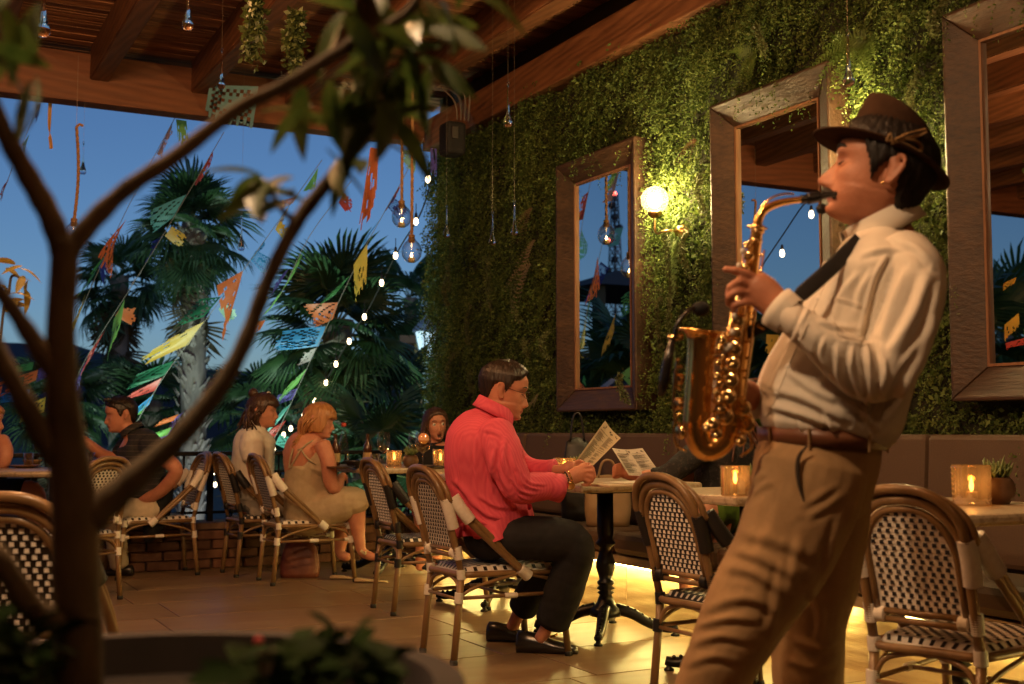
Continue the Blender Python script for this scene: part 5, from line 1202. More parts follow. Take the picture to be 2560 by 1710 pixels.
def hair_shell(M, off, line, m_, parent, name='hair', thick=None):
    """line(phi)->lowest z of the hair at angle phi (0 front, pi back)"""
    def h(PH, Z):
        a = np.abs(((PH + np.pi) % (2*np.pi)) - np.pi); ln_ = line(a); e = np.clip((Z - ln_)/.012, -1, 1); t = off if thick is None else thick(a, Z)
        return np.where(e > 0, t*np.clip(e*1.2,0,1)**.6, -.012) + np.where(e > 0, .0022*np.sin(PH*37 + Z*40)*np.clip(e,0,1), 0)
    V, F = head_grid(hair=h); mb = MB(); put(mb, V, F, M); o = mb.build(name, m_, parent, True); return o
def eyes(M, parent, gaze=(0,0), lid=.5):
    for s in (1,-1):
        c = Vector((s*.032, -.0715, .0)); mb = MB().ball((0,0,0), .0128, 14); mb.v = [tuple(M @ (c + Vector(p))) for p in mb.v]; e = mb.build('eye', M_EYEW, parent, True)
        mb = MB().ball((0,0,0), .0060, 10, (1,.5,1)); mb.v = [tuple(M @ (c + Vector((gaze[0]*.004, -.0108, gaze[1]*.004)) + Vector(p))) for p in mb.v]; o = mb.build('iris', M_IRIS, e, True); o.data.transform(Matrix.Translation(Vector((0,0,0))))
def stroke(M, pts, r_, m_, parent, name, mirror_=True, flat=.5, n=7):
    for s in ((1,-1) if mirror_ else (1,)):
        S = smooth_path(pts, 5); k = len(S); mb = MB().tube([M @ Vector((s*p[0], p[1], p[2])) for p in S], [r_*(.45+.55*math.sin(math.pi*(i+.6)/(k+.2))) for i in range(k)], n); mb.build(name, m_, parent, True)
def finger(mb, pts, r_, base_d=None):
    Q = [P(x,y,base_d+dd) if base_d is not None else Vector((x,y,dd)) for x, y, dd in pts]; S = smooth_path(Q, 4); k = len(S)
    mb.tube(S, [r_*(1.0-.22*i/(k-1)) for i in range(k)], 9); mb.ball(S[-1], r_*.80, 9)
    for q in Q[1:-1]: mb.ball(q, r_*1.04, 9)
def strands(mb, roots, ends, mids, r_, q, n=9):
    for a, b_, c in zip(roots, ends, mids):
        S = smooth_path([a, c, b_], 5); k = len(S); mb.tube(S, [r_*(1 - .75*(i/(k-1))**2) for i in range(k)], 5)
# ================================================================== saxophone player
D0 = 2.82
sx = thing('person', 'person in a white shirt, khaki trousers and brown hat leaning back playing a saxophone', 'person', (*P(1900,1500,D0).to_2d(), 0))
HM = head_matrix(2194, 432, D0-.02, -84, 17, 0, 1.10)
b = MB(); add_head(b, HM, 1.32, 1.3, eary=.024, jaw=1.05)
loft(b, [(2185,500,0,58),(2202,550,0,64),(2215,610,0,76),(2220,680,0,92)], D0)
loft(b, [(2215,640,0,90,.15),(2195,720,0,120,.17),(2150,850,0,140,.16),(2085,980,0,140,.15),(2050,1090,0,125,.15),(2030,1180,0,110,.15)], D0)
loft(b, [(2290,650,-.15,38),(2255,820,-.19,38),(2200,915,-.2,34),(2100,878,-.21,30),(1990,803,-.19,28),(1945,768,-.17,30)], D0)
loft(b, [(2230,670,.17,45),(2150,850,.22,46),(2070,985,.2,42),(1960,1005,.1,36),(1880,1000,.02,30)], D0)
loft(b, [(2020,1180,-.09,85),(1960,1374,-.11,78),(1865,1532,-.12,66),(1810,1640,-.1,60),(1740,1850,-.06,50),(1690,2040,-.02,36),(1675,2100,-.02,34)], D0)
loft(b, [(2050,1200,.1,85),(2045,1400,.12,75),(2025,1560,.12,62),(2030,1720,.12,58),(2065,1930,.12,42),(2075,2060,.12,36)], D0)
# left hand on the upper keys
loft(b, [(1962,790,-.17,34,.026),(1938,762,-.165,40,.026),(1908,732,-.16,44,.024),(1882,712,-.155,40,.020)], D0)
FR = .0098
finger(b, [(1905,705,-.155),(1868,684,-.165),(1838,676,-.165),(1814,673,-.16)], FR, D0)
finger(b, [(1888,718,-.155),(1850,704,-.17),(1826,718,-.165),(1820,738,-.14)], FR, D0)
finger(b, [(1884,738,-.155),(1846,730,-.172),(1824,742,-.165),(1822,760,-.14)], FR, D0)
finger(b, [(1890,756,-.155),(1860,756,-.17),(1838,764,-.165),(1834,778,-.145)], FR*.9, D0)
finger(b, [(1938,742,-.14),(1918,700,-.10),(1892,684,-.07),(1872,690,-.055)], FR*1.08, D0)
# right hand behind the lower keys
loft(b, [(1890,1000,.02,32,.024),(1866,985,.0,36,.022),(1848,975,-.01,32,.02)], D0)
for k, (y0, y1) in enumerate(((955,930),(972,955),(990,985),(1008,1015))): finger(b, [(1858,y0,0),(1830,y1,.02),(1806,y1+6,.01)], FR, D0)
finger(b, [(1872,970,-.03),(1852,950,-.045),(1836,946,-.04)], FR*1.1, D0)
me = remeshed(b, 'body', .0042, 2, [M_SKIN2, M_LIP2])
off = Vector(sx.location); me.transform(Matrix.Translation(-off)); face_mats(me, HM, off=off); inst('body', me, sx)
# trousers
M_KHAKI = cloth('khaki', (.34,.215,.105), (.285,.178,.085), 14, .25)
b = MB()
loft(b, [(2052,1078,0,143,.165),(2050,1120,0,150,.175),(2035,1180,0,152,.18),(2018,1240,0,146,.17)], D0, n=28)
loft(b, [(2030,1170,-.09,135,.11),(2015,1236,-.10,136,.115),(1960,1374,-.12,126,.11),(1915,1450,-.125,118,.105),(1865,1532,-.125,108,.10),(1817,1627,-.11,94,.095),(1780,1710,-.09,88,.09),(1725,1870,-.06,80,.08),(1690,2000,-.03,74,.075),(1676,2075,-.02,72,.075)], D0, n=24)
loft(b, [(2070,1180,.09,110,.11),(2060,1300,.11,110,.11),(2045,1450,.12,100,.10),(2022,1560,.13,92,.09),(2022,1710,.13,88,.09),(2055,1900,.13,76,.08),(2068,2050,.13,72,.08)], D0, n=24)
TFD = [([(1876,1215),(1892,1196),(1912,1182)],12,.0049),([(1880,1240),(1905,1215),(1935,1205)],12,.0043),([(2012,1262),(2050,1240),(2092,1212)],12,.0043),([(2020,1290),(2060,1270),(2110,1235)],14,.0043),([(1850,1330),(1930,1350),(2040,1390)],21,.0055),([(1838,1375),(1900,1395),(1990,1440)],17,.0062),([(1815,1420),(1880,1430),(1960,1480)],17,.0062),
       ([(1765,1525),(1830,1500),(1890,1500),(1940,1530)],17,.0074),([(1745,1565),(1820,1545),(1890,1550)],14,.0068),([(1735,1610),(1800,1590),(1870,1600)],14,.0062),([(1960,1400),(1945,1480),(1925,1580)],16,.0062),([(1720,1660),(1790,1640),(1850,1655)],14,.0055),([(2000,1330),(1985,1420),(1960,1500)],18,.0055),([(1950,1230),(1930,1310),(1890,1400)],18,.0037),
       ([(2030,1480),(2050,1540),(2045,1600)],16,.0055),([(1990,1600),(2040,1620),(2090,1610)],14,.0062),([(1975,1650),(2030,1670),(2090,1655)],14,.0062),([(2100,1300),(2080,1380),(2060,1440)],14,.0049)]
me = remeshed(b, 'trousers', .0055, 4, [M_KHAKI], crease(TFD, folds(.0022, 20, 4, (.8,.1,.5)))); me.transform(Matrix.Translation(-off)); inst('trousers', me, sx)
M_SEAM = mat('pocket_dark', (.03,.018,.01), .9)
pk = smooth_path([P(2020,1112,D0-.190),P(1998,1140,D0-.196),P(1994,1175,D0-.200),P(1999,1215,D0-.208),P(2010,1254,D0-.214)],5)
MB().tube(pk, [.001+.0045*math.sin(math.pi*(i+.5)/len(pk)) for i in range(len(pk))], 6).build('pocket_opening', M_SEAM, sx, True)
# belt
M_BELT = mat('belt_leather', (.13,.045,.022), .42, c2=(.17,.065,.03), scale=12, bump=.15)
m = MB(); V = []; nn = 56
for zo, rr in ((-.019,1.0),(-.019,1.03),(.019,1.03),(.019,1.0)):
    for j in range(nn):
        a = 2*math.pi*j/nn; c = P(2052, 1095 + 9*math.cos(a), D0); V.append(c + RGT*(pxm(150,D0)*rr*math.cos(a)) + f2*(.176*rr*math.sin(a)) + Vector((0,0,zo)))
m.add(V, [(i*nn+j, i*nn+(j+1)%nn, ((i+1)%4)*nn+(j+1)%nn, ((i+1)%4)*nn+j) for i in range(4) for j in range(nn)]); m.build('belt', M_BELT, sx, True)
for a in (-2.05, -1.1, -.35, -2.75):
    c = P(2052,1095+9*math.cos(a),D0) + RGT*(pxm(155,D0)*math.cos(a)) + f2*(.183*math.sin(a)); sdv = (RGT*-math.sin(a)+f2*math.cos(a)).normalized()*.007; MB().tube([c+Vector((0,0,-.026)), c+Vector((0,0,.019))], .007, 6, flat=.5).build('belt_loop', M_KHAKI, sx)
# shirt
M_SHIRT = cloth('white_shirt', (.74,.69,.60), (.70,.64,.55), 14, .12, transl=.12)
b = MB()
loft(b, [(2222,585,0,52,.10),(2216,606,0,84,.135),(2208,640,0,112,.185),(2200,690,0,140,.205),(2178,750,0,150,.20),(2160,800,0,160,.195),(2124,890,0,172,.19),(2086,975,0,184,.19),(2072,1018,0,184,.196),(2060,1048,0,172,.192),(2053,1064,0,158,.184),(2052,1076,0,128,.155)], D0, n=32)
loft(b, [(2268,640,-.12,64,.08),(2292,690,-.17,72,.075),(2280,770,-.20,74,.078),(2258,840,-.21,74,.08),(2222,912,-.215,76,.080),(2172,932,-.22,74,.076),(2110,895,-.225,64,.068),(2050,850,-.225,52,.056),(1996,808,-.205,44,.05),(1960,781,-.185,40,.045)], D0, n=24)
loft(b, [(2180,650,.13,60,.08),(2170,760,.2,66,.07),(2120,900,.24,66,.07),(2060,985,.22,60,.06),(1985,1003,.14,46,.05),(1905,1003,.05,38,.04),(1886,1001,.03,37,.038)], D0, n=24)
SF = [([(2092,872),(2098,945),(2150,1000)],11,.011),([(2130,868),(2128,930),(2162,1002)],9,.010),([(2165,862),(2172,925),(2178,992)],9,.010),([(2198,855),(2212,920),(2200,985)],9,.009),([(2060,850),(2052,890),(2085,945)],9,.008),([(2010,815),(2005,850),(2035,890)],8,.006),
      ([(2318,690),(2280,790),(2226,880)],20,.012),([(2262,680),(2230,760),(2205,840)],14,.010),([(2345,720),(2318,820),(2262,915)],14,.009),([(2230,640),(2196,700),(2172,790),(2160,848)],9,-.011),
      ([(2075,650),(2025,760),(1968,880),(1925,970)],8,.005),([(2140,690),(2100,740),(2085,800)],12,.007),([(2180,680),(2150,730),(2140,790)],12,.006),([(2080,748),(2120,756),(2160,772)],6,.004),([(2050,800),(2090,815),(2150,822)],9,.006),
      ([(2105,842),(2140,850),(2170,852)],7,-.008),([(1940,975),(2020,1000),(2110,1050)],14,.010),([(1920,1015),(2000,1035),(2090,1068)],12,.009),([(1975,930),(2040,980),(2100,1000)],14,.008),([(2110,1000),(2160,1035),(2190,1070)],11,.010),([(2170,985),(2160,1030),(2165,1072)],9,.008),([(2215,1000),(2195,1040),(2190,1082)],10,.009),([(2060,1030),(2075,1060),(2080,1085)],9,.007),
      ([(2330,800),(2290,920),(2215,1050)],14,.010),([(2285,900),(2250,980),(2205,1060)],10,.008),([(1990,1040),(2000,1065),(2010,1085)],8,.007),([(2240,600),(2290,620),(2335,665)],12,.006),([(2150,640),(2200,625),(2260,620)],9,.005)]
me = remeshed(b, 'shirt', .0045, 3, [M_SHIRT], crease(SF, folds(.0022, 28, 11, (.8,.1,.6)))); me.transform(Matrix.Translation(-off)); inst('shirt', me, sx)
for q0, q1, rr, dd in (((1975,792),(1940,766),.0485,(-.193,-.178)),):
    A, B = P(*q0,D0+dd[0]), P(*q1,D0+dd[1]); MB().tube([A,A.lerp(B,.5),B,B.lerp(A,.05),A.lerp(B,.3)], [rr*.93,rr*.97,rr,rr*.9,rr*.86], 24, False).build('cuff', M_SHIRT, sx, True)
A, B = P(1916,1003,D0+.055), P(1874,1002,D0+.018); MB().tube([A,B,B.lerp(A,.05),A.lerp(B,.3)], [.041,.043,.039,.037], 24, False).build('cuff', M_SHIRT, sx, True)
# placket, buttons, chest pocket
def skinpt(px, py, lo=-.30):
    r_ = ray(px, py); inv = Matrix.Translation(-off); ok, loc, nr, _ = SHIRT.ray_cast(inv @ CAM, r_.normalized()); return (loc + off, nr) if ok else (None, None)
SHIRT = [o for o in sx.children if o.name.startswith('shirt')][0]; bpy.context.view_layer.update()
M_BTN = mat('button', (.7,.66,.6), .3)
for px, py in ((2066,690),(2038,745),(1992,850),(1962,915),(1934,985)):
    p_, n_ = skinpt(px+8, py)
    if p_ is not None: MB().lathe([(0,0),(.006,0),(.0055,.0025),(0,.002)], 12, p_, n_).build('button', M_BTN, sx, True)
for pth in ([(2090,640),(2058,720),(2010,830),(1972,915),(1938,1000),(1915,1045)], [(2078,742),(2110,750),(2160,764)], [(2078,742),(2082,800),(2094,838)], [(2160,764),(2158,830),(2150,856)]):
    S = []
    for x, y in smooth_path([tuple(map(float,q)) for q in pth], 6):
        p_, n_ = skinpt(x, y)
        if p_ is not None: S.append(p_ + n_*.0006)
    if len(S) > 3: MB().tube(S, .0016, 5).build('seam', M_SHIRT, sx, True)
# collar
def collar(c, up, fr, ra, rb, h, flare, m_, parent, gap=.5, pts=.03):
    up = Vector(up).normalized(); fr = Vector(fr); fr = (fr - up*fr.dot(up)).normalized(); sd = up.cross(fr); m = MB(); n = 40; V = []
    rows = [(0,1.0),(.6,1.0),(1,1.03),(.98,1.10),(.45,1.17),(.05,1.26)]
    for hh, rr in rows:
        for j in range(n+1):
            a = gap + (2*math.pi-2*gap)*j/n; tip = max(0, 1-min(j,n-j)/5.0); z = hh*h - (pts*tip if hh < .9 and rr > 1.05 else 0) - .012*math.cos(a)
            V.append(c + fr*(ra*rr*flare**hh*math.cos(a)) + sd*(rb*rr*flare**hh*math.sin(a)) + up*z)
    m.add(V, [(i*(n+1)+j, i*(n+1)+j+1, (i+1)*(n+1)+j+1, (i+1)*(n+1)+j) for i in range(len(rows)-1) for j in range(n)])
    o = m.build('collar', m_, parent, True); s_ = o.modifiers.new('s','SOLIDIFY'); s_.thickness = .0025; return o
collar(P(2210,592,D0), Vector((0,0,1))-RGT*.34, -RGT, .083, .080, .056, 1.0, M_SHIRT, sx, .34)
# face details
M_HAIRK = mat('hair_black', (.008,.006,.005), .55, c2=(.016,.012,.01), scale=60, stretch=(1,1,.1), bump=.7, spec=.25)
hair_shell(HM, .013, lambda a: np.interp(a, [0,1.05,1.28,1.45,1.62,1.85,2.1,2.6,3.15],[.075,.05,.005,-.032,.010,.010,-.055,-.092,-.098]), M_HAIRK, sx)
stroke(HM, [(.014,-.093,.026),(.03,-.089,.032),(.047,-.076,.027)], .0052, M_HAIRK, sx, 'eyebrow')
stroke(HM, [(.018,-.0795,-.005),(.031,-.0830,-.0095),(.045,-.0745,-.003)], .0021, M_HAIRK, sx, 'eyelash')
stroke(HM, [(.001,-.0965,-.0635),(.016,-.093,-.066),(.030,-.078,-.074),(.036,-.070,-.083)], .0075, M_HAIRK, sx, 'moustache')
stroke(HM, [(-.006,-.088,-.099),(0,-.090,-.104),(.006,-.088,-.099)], .014, M_HAIRK, sx, 'goatee', False)
M_GOLD = mat('gold', (.8,.5,.18), .2, 1)
for q in ((.079,.012,-.036),(.082,.026,-.030)):
    MB().ball(HM @ Vector((-q[0],q[1],q[2])), .004, 8).build('earring', M_GOLD, sx, True); MB().ball(HM @ Vector((q[0],q[1],q[2])), .004, 8).build('earring', M_GOLD, sx, True)
M_SHOEB = mat('shoe_brown', (.06,.03,.015), .4)
def shoe(px, py, d, dirx, L_, m_, parent, w_=.045, h=.075, z=0, tilt=0, name='shoe'):
    c = P(px,py,d); c = Vector((c.x,c.y,z)); u = Vector(dirx).normalized(); s_ = Vector((-u.y,u.x,0)); m = MB(); V = []; n = 16; secs = [(-.5,.62,.8),(-.46,.8,1),(-.3,.86,.98),(-.1,.84,.85),(.1,.92,.62),(.28,1,.5),(.42,.8,.4),(.49,.5,.3),(.5,.3,.2)]
    for t, ww, hh in secs:
        for j in range(n):
            a = 2*math.pi*j/n; V.append(c + u*(L_*t) + s_*(w_*ww*math.cos(a)) + Vector((0,0,tilt*(t+.5)*L_ + h*hh*(.5+.5*math.sin(a)))))
    m.add(V, [(i*n+j, i*n+(j+1)%n, (i+1)*n+(j+1)%n, (i+1)*n+j) for i in range(len(secs)-1) for j in range(n)]+[tuple(range(n))[::-1], tuple((len(secs)-1)*n+j for j in range(n))])
    return m.build(name, m_, parent, True)
shoe(1640,2100,D0-.02,-RGT,.28,M_SHOEB,sx); shoe(2040,2090,D0+.13,-RGT+f2*.2,.28,M_SHOEB,sx)
# hat: a thing worn on the head
HB = P(2200,402,D0-.01); hup = (Vector((0,0,1))*.895 + RGT*.445).normalized(); hfr = (-RGT*.895 + Vector((0,0,1))*.445).normalized(); hsd = hup.cross(hfr)
ht = thing('hat', 'brown felt fedora with ribbon loops on the head of the saxophone player', 'hat', HB)
M_FELT = mat('felt_brown', (.030,.014,.007), .95, c2=(.042,.020,.010), scale=25, bump=.15, spec=.15); M_BANDH = mat('hat_band', (.022,.014,.010), .7); M_LOOP = mat('ribbon_tan', (.26,.15,.055), .6)
def hp(x, y, z): return HB + hfr*x + hsd*y + hup*z
n = 64; V = []; rows = []
for k in range(9):
    s = k/8; rows.append((.095 + (.168-.095)*s, .075 + (.130-.075)*s, s))
for rx, ry, s in rows:
    for j in range(n):
        a = 2*math.pi*j/n; cx, sy = math.cos(a), math.sin(a); z = s**1.6*(.010*sy*sy - .010*max(0,cx)**2*s + .006*max(0,-cx)) + .004; V.append(hp(rx*cx, ry*sy, z))
F = [(i*n+j, i*n+(j+1)%n, (i+1)*n+(j+1)%n, (i+1)*n+j) for i in range(8) for j in range(n)]
o = MB().add(V, F).build('brim', M_FELT, ht, True); s_ = o.modifiers.new('s','SOLIDIFY'); s_.thickness = .004; s_.offset = 0
V = []; crow = []
for k in range(18):
    s = k/17
    if s < .75: q = s/.75; rx, ry, z = .104 - .014*q, .082 - .012*q, .002 + .112*q
    else: q = (s-.75)/.25; rx, ry, z = .090*math.cos(q*1.5), .070*math.cos(q*1.5), .114 + .018*math.sin(q*1.57)
    for j in range(n):
        a = 2*math.pi*j/n; x, y = rx*math.cos(a), ry*math.sin(a); zz = z
        hh = max(0, (z-.05)/.08); y *= 1 - .34*hh*max(0, x/.08)**1.2; zz += .026*hh*(x/.08) ; zz -= .026*max(0,(z-.112)/.02)*math.exp(-(y/.022)**2)
        V.append(hp(x, y, zz))
F = [(i*n+j, i*n+(j+1)%n, (i+1)*n+(j+1)%n, (i+1)*n+j) for i in range(17) for j in range(n)] + [tuple(17*n+j for j in range(n))]
MB().add(V, F).build('crown', M_FELT, ht, True)
V = []
for z, e in ((.004,.1045),(.036,.1005)):
    for j in range(n): a = 2*math.pi*j/n; V.append(hp((e+.0015)*math.cos(a), (e-.0215)*math.sin(a), z))
o = MB().add(V, [(j,(j+1)%n,n+(j+1)%n,n+j) for j in range(n)]).build('band', M_BANDH, ht, True); s_ = o.modifiers.new('s','SOLIDIFY'); s_.thickness = .002
def hs(px, py): # on the near side of the crown
    return P(px, py, D0-.135)
for k, pth in enumerate(([(2216,352),(2226,334),(2232,350),(2270,332),(2300,322),(2322,316)],[(2228,358),(2262,346),(2300,334),(2324,322)],[(2216,350),(2240,352),(2275,362),(2305,372),(2308,360),(2290,350),(2262,346)])):
    MB().tube(smooth_path([hs(*p)+f2*(.020 if p[0] > 2290 else .008 if p[0] > 2250 else 0) for p in pth],5), .0062, 6, flat=.35).build('ribbon_loop', M_LOOP, ht, True)
# ================================================================== saxophone
M_SAX, t, b_ = newmat('sax_brass'); b_.inputs['Base Color'].default_value = (.90,.55,.18,1); b_.inputs['Metallic'].default_value = 1; b_.inputs['Roughness'].default_value = .22
M_SAXK = mat('sax_key', (.85,.60,.26), .18, 1); M_EBON = mat('ebonite', (.012,.011,.011), .25); M_PEARL = mat('pearl', (.75,.7,.62), .2)
DS = D0-.10
sxr = thing('saxophone', 'shiny brass saxophone held by the player in the white shirt', 'saxophone', P(1770,1150,DS))
def S3(px, py, dd=0): return P(px, py, DS+dd)
def taper(path, r0, r1, k=6, n=22, e=1.0): 
    S = smooth_path([S3(*p) for p in path], k); c = len(S); return S, [pxm(r0 + (r1-r0)*(i/(c-1))**e, DS) for i in range(c)]
S, rr = taper([(1893,572),(1884,640),(1872,720),(1859,800),(1845,900),(1832,990),(1820,1060)], 14, 29); MB().tube(S, rr, 22).build('body_tube', M_SAX, sxr, True)
S, rr = taper([(1820,1056),(1810,1096),(1786,1118),(1760,1118),(1744,1090),(1741,1050)], 29, 34); MB().tube(S, rr, 24, False).build('bow', M_SAX, sxr, True)
S = smooth_path([S3(*p) for p in [(1741,1056),(1745,1000),(1749,940),(1753,890),(1755,855),(1756,838),(1757,828)]],6); c_ = len(S)
prf = np.interp(np.linspace(0,1,c_), [0,.3,.55,.75,.88,.95,1],[34,34,35,37,43,51,58]); rr = [pxm(q, DS) for q in prf]
bell = MB().tube(S, rr, 32, False); S2 = S[::-1][:int(c_*.6)]; bell.tube(S2, [r_*.965 for r_ in rr[::-1][:int(c_*.6)]], 32, False); bell.build('bell', M_SAX, sxr, True)
ax = (Vector(S[-1])-Vector(S[-3])).normalized(); fr_ = frames([Vector(S[-1])-ax*.01, Vector(S[-1])]); c0, _, u_, w_ = fr_[1]; R1 = pxm(58,DS)
MB().tube([c0 + u_*(R1*math.cos(a)) + w_*(R1*math.sin(a)) for a in np.linspace(0,2*math.pi,41)], .0032, 8, False).build('bell_rim', M_SAX, sxr, True)
S, rr = taper([(1893,574),(1896,550),(1910,526),(1940,510),(1976,502),(2010,498)], 12.5, 8); MB().tube(S, rr, 18).build('neck', M_SAX, sxr, True)
S, rr = taper([(2002,499),(2030,495),(2052,491),(2066,488),(2092,484)], 12, 6.5); MB().tube(S, rr, 16).build('mouthpiece', M_EBON, sxr, True)
S, rr = taper([(2018,497),(2050,491)], 15, 14.5); MB().tube(S, rr, 16).build('ligature', M_EBON, sxr, True)
S, rr = taper([(1900,520,-.01),(1930,494,-.01),(1965,484,-.01),(1985,486,-.01)], 3.2, 3); MB().tube(S, rr, 8).build('octave_key', M_SAXK, sxr, True)
for px, py, L_ in ((1893,568,19),(1894,578,17),(1890,602,16)): 
    a = S3(px,py); dv = (S3(1884,640)-S3(1893,572)).normalized(); MB().lathe([(pxm(L_*.7,DS),-.004),(pxm(L_,DS),-.004),(pxm(L_,DS),.004),(pxm(L_*.7,DS),.004)], 20, a, dv, closed=True).build('ring', M_SAXK, sxr, True)
MB().tube([S3(1868,566,-.01), S3(1918,572,-.01)], .0032, 8).build('neck_screw', M_SAXK, sxr, True)
axis_b = lambda s: Vector(S3(1893,572)).lerp(S3(1820,1060), s)
# rods, key cups, guards
for k, (o_, dd, s0, s1) in enumerate(((-20,-.03,.06,.60),(-26,-.015,.10,.95),(18,-.035,.12,.9),(-8,-.045,.30,.97),(24,-.02,.45,.98),(-34,-.02,.42,.97),(-42,-.03,.52,.95),(-30,.01,.35,.97))):
    a = axis_b(s0) + RGT*pxm(o_,DS) + f2*dd; e = axis_b(s1) + RGT*pxm(o_*1.2,DS) + f2*dd; rd = MB().tube([a,e], .0026, 7).build('rod', M_SAXK, sxr, True)
    for q in np.linspace(.03,.97,6): pp = a.lerp(e,q); MB().tube([pp, pp.lerp(axis_b(s0+(s1-s0)*q), .8)], .0034, 6).build('rod_post', M_SAXK, sxr, True)
cups = [(1872,640,13,-.038),(1862,672,11,-.04),(1866,612,9,-.035),(1852,700,12,-.042),(1846,800,17,-.046),(1842,832,15,-.046),(1836,870,19,-.048),(1832,908,18,-.048),(1826,950,21,-.05),(1820,992,21,-.05),(1812,1040,23,-.05),(1800,870,10,-.06),(1796,905,9,-.055),(1794,940,10,-.055),(1790,980,9,-.055),(1782,1060,16,-.075),(1792,1085,14,-.075),(1768,1068,12,-.072),(1858,880+140,20,-.03),(1866,1060,22,-.02),(1850,1100,15,-.04),(1806,850,12,-.05),(1802,1020,14,-.055),(1800,1000,10,-.06),(1808,960,13,-.045),(1812,925,12,-.045)]
for px, py, r_, dd in cups:
    c = S3(px,py,dd); v = (CAM-c).normalized()*.8 - RGT*.35 + Vector((0,0,.15)); rp = pxm(r_,DS); cu = MB().lathe([(0,-.006),(rp*.9,-.006),(rp,-.002),(rp,.003),(rp*.75,.006),(rp*.3,.0065),(0,.004)], 18, c, v).build('key_cup', M_SAXK, sxr, True)
for px, py in ((1858,628),(1848,664),(1840,712),(1836,790),(1832,830),(1826,866)):
    c = S3(px,py,-.052); MB().ball(c, .0075, 10, (1,.6,1)).build('pearl', M_PEARL, sxr, True)
for pth in ([(1705,915),(1688,930),(1684,1000),(1690,1050),(1706,1066)],[(1702,1030),(1684,1060),(1690,1110),(1716,1128)],[(1700,900),(1692,905),(1690,960),(1702,975)],[(1846,1090,.02),(1872,1082,.02),(1878,1120,.02),(1850,1140,.02)],[(1838,1030,.03),(1876,1036,.03),(1880,1066,.03),(1846,1080,.03)]):
    MB().tube(smooth_path([S3(p[0],p[1],(p[2] if len(p) > 2 else 0)-.04) for p in pth],5), .0032, 7).build('key_guard', M_SAXK, sxr, True)
for px, py, r_ in ((1698,948,14),(1696,1010,16),(1702,1080,18)): 
    c = S3(px,py,-.035); rp = pxm(r_,DS); MB().lathe([(0,-.006),(rp,-.005),(rp,.004),(rp*.6,.008),(0,.007)], 16, c, (CAM-c).normalized()*.5 - RGT).build('key_cup', M_SAXK, sxr, True)
MB().lathe([(pxm(10,DS),-.002),(pxm(14,DS),0),(pxm(10,DS),.002)], 16, S3(1812,868,-.05), (CAM-S3(1812,868))).build('brace_ring', M_PEARL, sxr, True)
MB().tube([S3(1770,900),S3(1850,890)], .005, 8).build('bell_brace', M_SAXK, sxr, True)
MB().tube(smooth_path([S3(1742,892),S3(1798,880,-.03),S3(1808,840,-.04)],4), .004, 6).build('bell_key_rod', M_SAXK, sxr, True)
# clip microphone
mc = thing('clip_microphone', 'small black clip-on microphone with gooseneck on the saxophone bell', 'microphone', S3(1690,840))
MB().tube(smooth_path([S3(1686,846,-.06),S3(1694,810,-.06),S3(1722,776,-.05),S3(1748,768,-.03)],6), .0045, 8).build('gooseneck', M_EBON, mc, True)
MB().ball(S3(1752,772,-.03), .017, 12, (1.3,1,1)).build('foam_tip', mat('foam',(.01,.01,.01),.95), mc, True)
MB().tube([S3(1680,850,-.06),S3(1668,910,-.06),S3(1662,945,-.06),S3(1652,990,-.06)], [.008,.011,.012,.008], 12).build('capsule', M_EBON, mc, True)
MB().tube([S3(1672,846,-.06),S3(1706,840,-.05)], .008, 8).build('clip', M_SAXK, mc, True)
# strap
M_STRAP = mat('strap_black', (.014,.012,.012), .7, bump=.2, bscale=90)
ts = thing('neck_strap', 'black saxophone strap crossing the white shirt', 'strap', P(2000,740,D0-.1))
S = smooth_path([P(2150,598,D0-.115),P(2112,636,D0-.135),P(2062,684,D0-.16),P(1996,742,D0-.17),P(1968,768,D0-.165),P(1920,806,D0-.14),P(1880,828,D0-.12),P(1862,836,D0-.115)],6); MB().tube(S, [pxm(19,D0)*(1 if i < 18 else .8) for i in range(len(S))], 10, flat=.14, up=tuple(-FWD)).build('webbing', M_STRAP, ts, True)
MB().box(-.02,.02,-.004,.004,-.012,.012).build('slider', M_EBON, ts, local=True).location = P(1985,752,D0-.178)-Vector(ts.location)
MB().tube([P(1893,812,D0-.142),P(1912,822,D0-.146)], .004, 6).build('buckle', M_SAXK, ts)
# ================================================================== man in the pink shirt
D1 = 5.50
pm_ = thing('person', 'person in a pink shirt and black trousers seated reading a tall menu', 'person', (2.5, 5.0, 0)); off = Vector(pm_.location)
HM = head_matrix(1262, 977, D1, 84, -9, 0, 1.10)
b = MB(); add_head(b, HM, 1.0, 1.2, jaw=1.12, eary=.006)
loft(b, [(1252,1005,0,34),(1244,1035,0,36),(1230,1062,0,40),(1222,1085,0,46)], D1)
loft(b, [(1222,1080,0,60,.14),(1212,1120,0,74,.17),(1215,1190,0,76,.16),(1228,1260,0,72,.16),(1232,1330,0,60,.17)], D1)
loft(b, [(1240,1095,-.19,24),(1270,1165,-.22,24),(1296,1222,-.21,23),(1350,1216,-.17,19),(1400,1204,-.13,15),(1425,1198,-.12,15)], D1)
loft(b, [(1245,1095,.19,24),(1290,1160,.17,22),(1340,1172,.1,17),(1390,1176,.04,14),(1420,1174,.02,14)], D1)
loft(b, [(1220,1335,-.10,34),(1330,1345,-.12,34),(1432,1366,-.12,30),(1425,1430,-.10,27),(1400,1500,-.07,23),(1372,1560,-.03,17),(1350,1598,-.01,16)], D1)
loft(b, [(1225,1335,.09,34),(1330,1345,.10,32),(1400,1366,.10,28),(1360,1440,.14,24),(1310,1510,.22,18),(1290,1548,.27,16),(1280,1570,.29,15)], D1)
